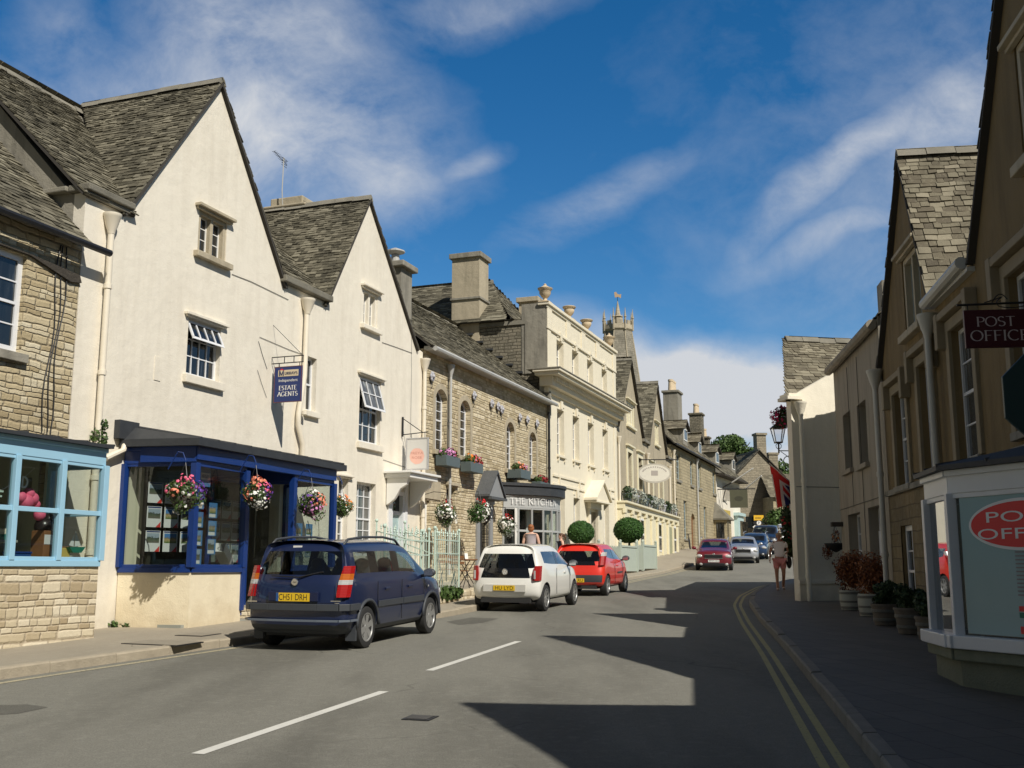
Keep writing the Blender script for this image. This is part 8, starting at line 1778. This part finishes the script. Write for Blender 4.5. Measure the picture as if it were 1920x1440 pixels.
for i in range(nx_):
    for j in range(ny_): b.f.append((i*(ny_+1)+j, (i+1)*(ny_+1)+j, (i+1)*(ny_+1)+j+1, i*(ny_+1)+j+1)); b.m.append(uj(.44+.56*(i+.5)/nx_, .38+.62*(j+.5)/ny_))
b.build('cloth', [plain('flag_blue', (.015, .025, .18), .8, var=.08), plain('flag_white', (.88, .86, .86), .8, var=.05), plain('flag_red', (.75, .02, .02), .8, var=.08)], t, smooth=True)
b = MB(); b.tube([(-.03, -.03, .05), D_2-A_, (D_2-A_)*1.15], .014, 6); b.build('pole', M_('white_paint'), t); b = MB(); b.ball((-.04, -.04, .08), .035, 8, 6); b.build('finial', M_('black_iron'), t)
# climbing plant and baskets on the far side of the cream house
p_ = xyz(1478, 1000, 33.0); t = thing('climbing_plant', 'dark climbing plant with a few red flowers on the street wall beyond the cream corner', 'plant', (p_.x, p_.y, p_.z-.8)); b = MB(); foliage(b, [(.15, .2, .9, .32, 1.3), (.1, 0, 1.5, .30, 1.5), (.0, .1, 1.2, .22), (.2, .3, 2.0, .25, 1.4), (-.05, .1, .5, .2, 1.2), (.05, .1, .25, .18)], 3600, .05, 81, shell=.1); b.build('foliage', M_('dark_leaves'), t); b = MB(); blossoms(b, [(-.1, -.1, .7, .25), (-.15, -.1, 1.1, .2), (.1, -.2, 1.6, .25)], 46, .035, 82); b.build('flowers', M_('crimson'), t); b = MB(); b.tube([(.2, .2, -.6), (.15, .2, .6), (.2, .2, 1.9)], .03, 5); b.build('stem', M_('bark'), t)
p_ = xyz(1484, 940, 31.5); t = thing('small_sign', 'narrow white vertical sign on the street wall beyond the flag', 'sign', (p_.x, p_.y, p_.z)); b = MB(); b.box(-.05, .09, -.02, .02, -.26, .26); b.build('board', M_('white_paint'), t)
p_ = xyz(1452, 985, 84); t = thing('garden_shrub', 'loose green shrub in front of the far cottage window', 'shrub', (p_.x, p_.y, GZ(84))); b = MB(); foliage(b, [(0, 0, 1.7, .9), (.8, 0, 1.3, .7), (-.5, 0, 1.0, .6), (.3, 0, 2.3, .5)], 1800, .13, 83, shell=.2); b.build('crown', M_('leaves'), t); b = MB(); b.tube([(0, 0, 0), (.1, 0, 1.6)], .07, 6); b.build('trunk', M_('bark'), t)
# planters along the shaded right pavement
def barrel(label, px, py, r, h, m, band, shrub, sh, seed, kind='barrel'):
    g = ground(px, py, .13); t = thing('barrel_planter' if kind == 'barrel' else 'tub_planter', label, 'planter', g, 0, 'planters along the shaded pavement'); b = MB()
    if kind == 'barrel': b.lathe([(r*.86, 0), (r*.97, h*.35), (r, h*.6), (r*.96, h), (r*.88, h), (r*.88, h-.06)], seg=22)
    else: b.lathe([(r*.82, 0), (r, h), (r*1.05, h), (r*1.05, h+.04), (r*.92, h+.04), (r*.92, h-.04)], seg=20)
    b.build('barrel' if kind == 'barrel' else 'tub', M_(m), t, auto=40)
    for z in ((h*.42, h*.12, h*.86) if kind == 'barrel' else (h*.3, h*.75)): b = MB(); q = r*(.86+.12*min(1, z/h*1.6)) if kind == 'barrel' else r*(.82+.18*z/h); b.lathe([(q+.004, z-.025), (q+.012, z-.02), (q+.012, z+.02), (q+.004, z+.025)], seg=22); b.build('hoop', M_(band), t)
    b = MB(); b.lathe([(.01, h-.05), (r*.87, h-.05)], seg=16); b.build('soil', M_('dark_timber'), t)
    b = MB(); rnd = random.Random(seed); cl = [(rnd.uniform(-.5, .5)*r*1.1, rnd.uniform(-.5, .5)*r*1.1, h+sh*rnd.uniform(.15, .75), sh*rnd.uniform(.25, .42)) for _ in range(9)]; foliage(b, cl, 3200, .032, seed, shell=.15); b.build('shrub', M_(shrub), t)
plain('white_barrel', (.36, .37, .32), .7, var=.15); plain('old_barrel', (.13, .11, .085), .8, var=.3, vscale=9); plain('hoop_dark', (.12, .12, .105), .6)
barrel('dirty white half barrel with a rust-red shrub, furthest of the five planters', 1599, 1143, .26, .40, 'white_barrel', 'hoop_dark', 'red_leaves', .80, 91)
barrel('white half barrel with a rust-red shrub, second furthest planter', 1637, 1155, .27, .42, 'white_barrel', 'hoop_dark', 'red_leaves', .78, 92)
barrel('dark wooden tub with a green shrub beside the second white barrel', 1664, 1172, .25, .32, 'old_barrel', 'hoop_dark', 'dark_leaves', .42, 93, 'tub')
barrel('largest dark wooden tub with a green shrub, second nearest planter', 1713, 1188, .27, .36, 'old_barrel', 'hoop_dark', 'dark_leaves', .40, 94, 'tub')
barrel('dark tub with green leaves half hidden behind the post office bay', 1752, 1200, .25, .30, 'old_barrel', 'hoop_dark', 'dark_leaves', .42, 95, 'tub')
w_ = GF.w(g3[0]+.7, .05); t = thing('window_plant', 'small dark pot plant on the sill of the grey house window', 'plant', (w_.x, w_.y, 1.16)); b = MB(); foliage(b, [(0, 0, .2, .14, 1.3)], 300, .03, 96, shell=.1); b.build('foliage', M_('dark_leaves'), t)
# ---------------------------------------------------------------- people
def skinned(name, pts, edges, rad, mat, parent, root, sub=2, flat=None):
    me = bpy.data.meshes.new(name); keys = list(pts); ix = {k: i for i, k in enumerate(keys)}
    me.from_pydata([pts[k] for k in keys], [(ix[a], ix[c]) for a, c in edges], []); o = bpy.data.objects.new(name, me); COL.objects.link(o)
    o.modifiers.new('skin', 'SKIN'); me.skin_vertices.new() if not me.skin_vertices else None
    for k in keys:
        r = rad[k]; me.skin_vertices[0].data[ix[k]].radius = r if isinstance(r, tuple) else (r, r); me.skin_vertices[0].data[ix[k]].use_root = (k == root)
    o.modifiers['skin'].branch_smoothing = .3; s = o.modifiers.new('s', 'SUBSURF'); s.levels = s.render_levels = sub; bake(o); o.data.materials.clear(); o.data.materials.append(mat)
    for p in o.data.polygons: p.use_smooth = True
    o.parent = parent; return o
plain('skin_tan', (.36, .19, .12), .55, var=.08); plain('skin_pale', (.62, .38, .28), .55, var=.06); plain('hair_blond', (.34, .25, .15), .7, var=.3, vscale=40); plain('hair_auburn', (.28, .10, .03), .6, var=.3, vscale=40); plain('hair_brown', (.10, .045, .02), .6, var=.3, vscale=40)
plain('tee_white', (.80, .80, .82), .85, var=.05); plain('shorts_pink', (.62, .26, .25), .85, var=.08); plain('top_grey', (.40, .36, .38), .85, var=.1); plain('dress_navy', (.02, .022, .05), .85); plain('skirt_dark', (.08, .08, .10), .85); plain('shoe_pale', (.5, .42, .36), .6); plain('eye_dark', (.02, .015, .015), .3, var=0); plain('lip', (.35, .10, .09), .5, var=0)
def person(label, pos, rz, H, skin, hair, pose, clothes, hairlen='short', head_turn=0, name='person'):
    t = thing(name, label, 'person', pos, rz); k = H/1.70            # faces -y
    P = dict(pel=(0, 0, .93), wst=(0, .01, 1.08), ches=(0, 0, 1.27), nb=(0, .01, 1.41), nk=(0, 0, 1.475), hd0=(0, -.01, 1.53), hd1=(0, -.005, 1.60), hd2=(0, .005, 1.655))
    Rr = dict(pel=(.155, .115), wst=(.125, .095), ches=(.15, .105), nb=(.10, .075), nk=.048, hd0=(.058, .070), hd1=(.075, .092), hd2=(.060, .072))
    Eg = [('pel', 'wst'), ('wst', 'ches'), ('ches', 'nb'), ('nb', 'nk'), ('nk', 'hd0'), ('hd0', 'hd1'), ('hd1', 'hd2')]
    for s, n in ((-1, 'l'), (1, 'r')):
        kx, ky, ax, ay, az, tx = pose['leg_'+n]; el, wr = pose['arm_'+n]
        P.update({'hp'+n: (s*.09, 0, .86), 'kn'+n: (s*.10+kx, ky, .48), 'an'+n: (s*.10+ax, ay, az), 'he'+n: (s*.10+ax, ay+.02, az-.045), 'to'+n: (s*.11+ax, ay-.16, az-.055)})
        Rr.update({'hp'+n: (.095, .10), 'kn'+n: .058, 'an'+n: .038, 'he'+n: .035, 'to'+n: (.042, .022)})
        Eg += [('pel', 'hp'+n), ('hp'+n, 'kn'+n), ('kn'+n, 'an'+n), ('an'+n, 'he'+n), ('he'+n, 'to'+n)]
        sh = (s*.175, .005, 1.385); P.update({'sh'+n: sh, 'el'+n: el, 'wr'+n: wr}); Rr.update({'sh'+n: .058, 'el'+n: .040, 'wr'+n: (.028, .022)}); Eg += [('nb', 'sh'+n), ('sh'+n, 'el'+n), ('el'+n, 'wr'+n)]
        d = (Vector(wr)-Vector(el)).normalized(); pm = Vector(wr)+d*.07; P['pa'+n] = tuple(pm); Rr['pa'+n] = (.036, .018); Eg.append(('wr'+n, 'pa'+n)); fwd = Vector((0, -1, 0)); fwd = (fwd-d*fwd.dot(d)).normalized()
        for fi, (o_, ln) in enumerate(((.028, .068), (.010, .078), (-.009, .072), (-.026, .056))):
            a_ = pm+fwd*o_+d*.025; b_ = a_+d*ln*.5+Vector((-s*.006, 0, 0)); c_ = b_+d*ln*.4+Vector((-s*.018, 0, 0)); ka, kb, kc = f'f{fi}a{n}', f'f{fi}b{n}', f'f{fi}c{n}'
            P.update({ka: tuple(a_), kb: tuple(b_), kc: tuple(c_)}); Rr.update({ka: .0095, kb: .009, kc: .0075}); Eg += [('pa'+n, ka), (ka, kb), (kb, kc)]
        q = pm+fwd*.035-d*.03; q2 = q+fwd*.028+d*.03; q3 = q2+d*.026; P.update({'t0'+n: tuple(q), 't1'+n: tuple(q2), 't2'+n: tuple(q3)}); Rr.update({'t0'+n: .012, 't1'+n: .010, 't2'+n: .008}); Eg += [('pa'+n, 't0'+n), ('t0'+n, 't1'+n), ('t1'+n, 't2'+n)]
    body = skinned('body', P, Eg, Rr, M_(skin), t, 'pel', 2); ht = math.radians(head_turn)
    # face: nose, brow, chin pushed out of the head; ears
    for v in body.data.vertices:
        if v.co.z > 1.50 and abs(v.co.x) < .12:
            x, y, z = v.co; 
            if y < 0 and abs(x) < .022 and 1.56 < z < 1.615: v.co.y -= .022*(1-abs(z-1.58)/.04)
            if y < 0 and abs(x) < .03 and 1.50 < z < 1.535: v.co.y -= .012
    rot = Matrix.Rotation(ht, 4, 'Z')
    def hb_(b, nm, m): b.xf(rot); return b.build(nm, M_(m), t, smooth=True)
    if ht:
        for v in body.data.vertices:
            if v.co.z > 1.49 and abs(v.co.x) < .12: w = min(1, (v.co.z-1.49)/.04); v.co = Matrix.Rotation(ht*w, 4, 'Z') @ v.co
    for s in (-1, 1):
        b = MB(); b.ball((s*.030, -.088, 1.603), .010, 8, 5); hb_(b, 'eye', 'eye_dark'); b = MB(); b.ball((s*.078, .0, 1.59), .022, 8, 6, sx=.4, sy=.8, sz=1.3); hb_(b, 'ear', skin)
    b = MB(); b.ball((0, -.090, 1.545), .020, 8, 5, sx=1.1, sy=.3, sz=.25); hb_(b, 'mouth', 'lip')
    b = MB(); b.ball((0, .018, 1.625), .096, 14, 9, sx=.90, sy=1.0, sz=.80)
    if hairlen == 'pony': b.ball((0, .115, 1.63), .045, 10, 6); b.tube([(0, .12, 1.63), (0, .17, 1.55), (0, .15, 1.45)], [.03, .035, .012], 7)
    if hairlen == 'bob': b.ball((0, .04, 1.57), .088, 12, 8, sx=1.05, sy=.7, sz=1.1)
    if hairlen == 'short': b.ball((0, .045, 1.59), .078, 12, 8, sx=1.0, sy=.75, sz=1.0)
    hb_(b, 'hair', hair)
    for nm, keys, edges, grow, m, shift in clothes:
        pp = {kk: P[kk] for kk in keys if kk in P}; rr = {}
        for kk in keys:
            if kk in P: r = Rr[kk]; r = r if isinstance(r, tuple) else (r, r); rr[kk] = (r[0]+grow, r[1]+grow)
        ed = [e for e in Eg if e[0] in pp and e[1] in pp]
        for kk, base, v, r in shift: 
            pp[kk] = tuple(Vector(P[base]).lerp(Vector(P[v[0]]), v[1])) if len(v) == 2 else v; rr[kk] = (r, r) if not isinstance(r, tuple) else r; ed.append((base, kk))
        skinned(nm, pp, ed, rr, M_(m), t, keys[0], 2)
    for s, n in ((-1, 'l'), (1, 'r')):
        if pose.get('shoes'): b = MB(); h = P['he'+n]; o_ = P['to'+n]; b.ball(((h[0]+o_[0])/2, (h[1]+o_[1])/2, h[2]+.0), .058, 10, 6, sx=.72, sy=1.9, sz=.62); b.build('shoe', M_(pose['shoes']), t, smooth=True)
    t.scale = (k, k, k); return t
tee = ('t_shirt', ['ches', 'nb', 'wst', 'pel', 'shl', 'shr'], None, .022, 'tee_white', [('sll', 'shl', ('ell', .62), .052), ('slr', 'shr', ('elr', .62), .052)])
shorts = ('shorts', ['pel', 'hpl', 'hpr'], None, .026, 'shorts_pink', [('tl', 'hpl', ('knl', .72), .088), ('tr', 'hpr', ('knr', .72), .088)])
walk = dict(leg_l=(-.01, -.10, -.01, -.20, .075, 0), leg_r=(.0, -.06, .0, .16, .10, 0), arm_l=((-.265, .03, 1.14), (-.29, -.07, .93)), arm_r=((.255, .07, 1.15), (.20, -.12, 1.10)), shoes='shoe_pale')
g = ground(1464, 1106, .12); facing = math.atan2(-g.x, g.y)
PW = person('woman in a white T-shirt and pink shorts walking towards the camera on the shaded pavement', g, facing*.5, 1.66, 'skin_tan', 'hair_blond', walk, [tee, shorts], 'short')
hp = PW.matrix_basis @ Vector((.29, -.05, 1.02)); t = thing('shoulder_bag', 'dark bag hanging at the hip of the walking woman', 'bag', (g.x+.27, g.y-.02, g.z+.72), facing*.5); b = MB(); b.ball((0, 0, .08), .15, 12, 8, sx=.55, sy=1.0, sz=1.25); b.build('bag', M_('tyre'), t, smooth=True); b = MB(); b.tube([(-.02, 0, .22), (-.08, 0, .45), (-.10, .02, .64)], .012, 5); b.build('strap', M_('tyre'), t)
t = thing('paper_folder', 'white papers held under the arm of the walking woman', 'papers', (g.x+.18, g.y-.06, g.z+.82), facing*.5+.2); b = MB(); b.box(-.02, .0, -.12, .12, 0, .30); b.build('papers', M_('white_paint'), t)
stand = dict(leg_l=(-.01, -.01, -.01, .02, .06, 0), leg_r=(.01, -.03, .02, -.04, .06, 0), arm_l=((-.24, .02, 1.12), (-.20, -.14, .95)), arm_r=((.24, .02, 1.12), (.20, -.14, .95)), shoes='tyre')
camisole = ('camisole', ['ches', 'wst', 'pel'], None, .016, 'top_grey', [('up', 'ches', (0, 0, 1.34), (.145, .10))])
skirt = ('skirt', ['pel', 'hpl', 'hpr'], None, .03, 'skirt_dark', [('tl', 'hpl', ('knl', .95), .09), ('tr', 'hpr', ('knr', .95), .09)])
person('auburn haired woman in a strappy top seen from behind over the white car roof', (.56, 31.6, tz(31.6)-.02), R(180-8), 1.70, 'skin_pale', 'hair_auburn', stand, [camisole, skirt], 'bob')
dress = ('dress', ['ches', 'wst', 'pel', 'hpl', 'hpr'], None, .02, 'dress_navy', [('up', 'ches', (0, 0, 1.34), (.145, .10)), ('tl', 'hpl', ('knl', .8), .09), ('tr', 'hpr', ('knr', .8), .09)])
person('dark haired woman in a navy sleeveless dress turned to the left behind the red car', (1.62, 35.7, 1.16), R(-75), 1.58, 'skin_pale', 'hair_brown', stand, [dress], 'pony')
# ---------------------------------------------------------------- things in the shop windows
plain('sheet_white', (.66, .66, .64), .4, var=.03); plain('flash_red', (.55, .05, .04), .4, var=0)
def photo_mat(name, sky, mid, low, seed):
    t = NT(name); P = t.tc.outputs['Generated']; sp = t.n('ShaderNodeSeparateXYZ'); t.l(P, sp.inputs[0]); n = t.noise(t.mapping(P, (4, 1, 5), (seed, seed*2, 0)), 1.4, 4, .6); z = t.math('ADD', sp.outputs[2], t.math('MULTIPLY', t.math('SUBTRACT', n, .5), .7))
    t.l(t.ramp(z, [(.0, low), (.34, mid), (.52, tuple(x*.5 for x in mid)), (.62, sky), (1, sky)]), t.b.inputs['Base Color']); t.b.inputs['Roughness'].default_value = .3; MATS[name] = t.mat; return t.mat
PM = [photo_mat('photo_a', (.12, .25, .45), (.32, .28, .20), (.06, .12, .03), 1), photo_mat('photo_b', (.30, .36, .42), (.10, .12, .08), (.14, .13, .10), 2), photo_mat('photo_c', (.08, .20, .42), (.40, .32, .16), (.08, .15, .04), 5)]
blue_mat = plain('sheet_blue', (.06, .20, .42), .4, var=.04)
def sheet_thing(label, loc_, ang, w, h, k, style, group):
    t = thing('property_sheet', label, 'window sheet', loc_, ang, group); b = MB(); b.box(-w/2, w/2, -.006, 0, 0, h); b.build('card', M_('sheet_white') if style != 'blue' else blue_mat, t)
    b = MB()
    if style == 'white': b.box(-w*.42, w*.42, -.008, -.006, h*.42, h*.88)
    else: b.box(-w*.46, w*.30, -.008, -.006, h*.30, h*.95)
    b.build('photo', PM[k % 3], t)
    if style == 'white': b = MB(); b.add([(w*.12, -.0075, 0), (w*.46, -.0075, 0), (w*.46, -.0075, h*.28)], [(0, 1, 2)]); b.build('corner_flash', M_('flash_red'), t); b = MB(); b.box(-w*.45, w*.45, -.0075, -.006, h*.92, h*.98); b.build('heading', M_('dark_blue_sign'), t)
    else: b = MB(); b.box(-w*.46, w*.30, -.0075, -.006, h*.05, h*.26); b.build('caption', M_('sheet_white'), t)
def toW(x, y, z): w_ = WH.p+WH.d*x-WH.n()*y; return (w_.x, w_.y, z)
k = 0; rows = ['top', 'middle', 'bottom']; cols = ['left', 'centre', 'right']
for r_ in range(3):
    for c in range(3):
        sxx = .60+c*.34; k += 1; sheet_thing(f'white property sheet, {rows[r_]} row {cols[c]} in the left pane of the blue bay', toW(sxx+.05-.0*r_, -.42+.28*0-.10*c, 2.72-.42*r_), WH.ang-R(16), .30, .36, k, 'white', 'white property sheets in the left pane')
for i in range(4): k += 1; sheet_thing(['blue edged sheet at the top of the tall strip in the middle pane', 'blue edged sheet second from the top in the middle pane', 'blue edged sheet third from the top in the middle pane', 'blue edged sheet at the bottom of the left strip in the middle pane'][i], toW(1.02, -1.08, 2.62-.32*i), WH.ang, .24, .27, k, 'blue', 'blue edged property sheets in the middle pane')
for i in range(3): k += 1; sheet_thing(['upper blue edged sheet of the right strip in the middle pane', 'middle blue edged sheet of the right strip in the middle pane', 'lower blue edged sheet of the right strip in the middle pane'][i], toW(1.42, -1.08, 2.48-.32*i), WH.ang, .24, .27, k, 'blue', 'blue edged property sheets in the middle pane')
for r_ in range(3):
    for c in range(3): k += 1; sheet_thing(f'white property sheet, {rows[r_]} row {cols[c]} in the doorway display above the blue car', toW(2.68+c*.34, -.25, 2.55-.42*r_), WH.ang, .30, .36, k, 'white', 'white property sheets behind the blue car')
for r_ in range(2):
    for c in range(2): k += 1; sheet_thing(f'{["upper", "lower"][r_]} {["left", "right"][c]} blue edged sheet in the right pane of the blue bay', toW(4.35+c*.4, -1.08, 2.2-.38*r_), WH.ang, .26, .30, k, 'blue', 'blue edged sheets in the right pane')
t = thing('window_sign', 'blue card with a white name strip hanging in the middle pane of the bay', 'window sign', toW(1.12, -1.1, 3.02), WH.ang); b = MB(); b.box(-.15, .15, -.006, 0, 0, .34); b.build('card', blue_mat, t); b = MB(); b.box(-.13, .13, -.009, -.006, .12, .24); b.build('strip', M_('sheet_white'), t); b = MB(); letters(b, 'MURRAYS', -.11, .11, .15, .06, -.009); b.build('lettering', M_('dark_blue_sign'), t)
t = thing('estate_desk', 'brown desk inside the blue bay below the property sheets', 'desk', toW(1.2, .5, .66), WH.ang); b = MB(); b.box(-.7, .7, -.3, .3, .70, .74); b.build('desk_top', M_('wood_brown'), t)
for s in (-1, 1): b = MB(); b.box(s*.6-.12, s*.6+.12, -.28, .28, 0, .7); b.build('pedestal', M_('wood_brown'), t)
t = thing('for_sale_box', 'white cardboard box lying behind the glass by the rear corner of the blue car', 'box', toW(2.45, -.62, 1.75), WH.ang+.5); t.rotation_euler = (0, R(28), WH.ang+.3); b = MB(); b.box(-.32, .32, -.1, .1, 0, .18); b.build('box', M_('sheet_white'), t)
# toy shop window
def toS(u, n, z): w_ = SH.w(u, n); return (w_.x, w_.y, z)
zf = 1.70; b = MB(); sh_ = Sx
bb = MB(); bb.box(-6.6, -1.30, -.98, .2, 1.52, 1.66); Sx.b(bb, 'window_shelf', M_('room_wall'), sfS)
t = thing('letter_bunting', 'string of coloured letter cards hanging in the pale blue window', 'bunting', toS(-2.05, -.35, 2.58), SH.ang); tt = t
b = MB(); b.tube([(-.2, 0, -.0), (.1, 0, .02), (.45, 0, .12), (.8, 0, .30), (1.0, 0, .46)], .004, 4); b.build('string', M_('white_paint'), t)
for ch, x, z, cc in (('O', -.12, -.14, 'pink'), ('N', .03, -.13, 'door_blue'), ('G', .18, -.10, 'sign_yellow'), ('F', .33, -.06, 'mint'), ('T', .62, .08, 'white_petal'), ('D', .77, .17, 'white_petal')):
    b = MB(); letters(b, ch, x, x+.13, z, .15, 0, thick=.22, thin=.18, serif=False); b.build('letter', M_(cc), t)
def blob_toy(label, cat, u, n, z, parts, nm='plush_toy'):
    t = thing(nm, label, cat, toS(u, n, z), SH.ang)
    for pn, m, balls in parts:
        b = MB(); [b.ball(c, r, 10, 7) for c, r in balls]; b.build(pn, M_(m), t, smooth=True)
blob_toy('pink paper flowers hanging in the middle of the pale blue window', 'paper flower', -1.12, -.4, 2.55, [('blossom', 'pink', [((0, 0, 0), .12), ((.12, 0, .05), .10), ((-.1, 0, .06), .09), ((.05, 0, .12), .09), ((.2, 0, -.03), .07)])], 'paper_flower')
blob_toy('pink and dark plush toy on the brown stand', 'toy', -.78, -.35, 2.32, [('body', 'eye_dark', [((0, 0, -.12), .14), ((.1, 0, -.02), .10)]), ('head', 'pink', [((-.1, 0, .05), .09), ((.05, 0, -.18), .05), ((-.03, -.05, -.22), .05)])])
def boxes(label, nm, cat, u, n, z, lst, rz=0):
    t = thing(nm, label, cat, toS(u, n, z), SH.ang+rz)
    for pn, m, (x0, x1, y0, y1, z0, z1) in lst: b = MB(); b.box(x0, x1, y0, y1, z0, z1); b.build(pn, M_(m), t, bevel=.008)
boxes('tall brown stand under the plush toy in the pale blue window', 'display_stand', 'stand', -.82, -.3, 1.66, [('column', 'wood_brown', (-.12, .12, -.12, .12, 0, .48)), ('card', 'sheet_white', (-.115, .115, -.125, -.12, .28, .42))])
boxes('blue patterned box on the shelf of the pale blue window', 'toy_box', 'box', -1.35, -.25, 1.66, [('box', 'eu_blue', (-.16, .16, -.1, .1, 0, .14)), ('lid', 'royal_blue', (-.17, .17, -.11, .11, .14, .17))])
boxes('green and cream boxed game stacked in the pale blue window', 'toy_box', 'box', -1.35, -.7, 2.0, [('lower_box', 'sign_green', (-.2, .2, -.1, .1, 0, .08)), ('upper_box', 'yellow_trim', (-.13, .15, -.09, .09, .08, .16)), ('shelf', 'room_grey', (-.35, .3, -.15, .15, -.04, 0))])
boxes('brown wooden tray leaning at the right of the pale blue window', 'wooden_tray', 'tray', -.38, -.35, 1.66, [('tray', 'ochre', (-.22, .14, -.03, .03, 0, .24)), ('rim', 'wood_brown', (-.24, .16, -.02, .035, .22, .26))])
boxes('grey framed picture on the inner wall of the pale blue shop', 'picture', 'picture', .05, -1.35, 2.5, [('frame', 'grey_paint', (-.22, .22, -.02, .0, 0, .5)), ('face', 'plate_fill', (-.17, .17, -.024, -.02, .05, .45))])
t = thing('toy_boat', 'green and white toy boat at the right of the pale blue window', 'toy', toS(-.18, -.3, 1.86), SH.ang); b = MB(); b.prism([(-.16, .05), (-.08, -.03), (.1, -.03), (.18, .06)], -.05, .05); b.build('hull', M_('sign_green'), t); b = MB(); b.add([(0, 0, .06), (.13, 0, .08), (0, 0, .30)], [(0, 1, 2)]); b.add([(-.02, 0, .06), (-.12, 0, .08), (-.02, 0, .26)], [(0, 1, 2)]); b.build('sail', M_('sheet_white'), t)
blob_toy('round tan wooden board standing at the left edge of the pale blue window', 'board', -2.02, -.3, 1.8, [('board', 'ochre', [((0, .05, 0), .2)])], 'display_board')
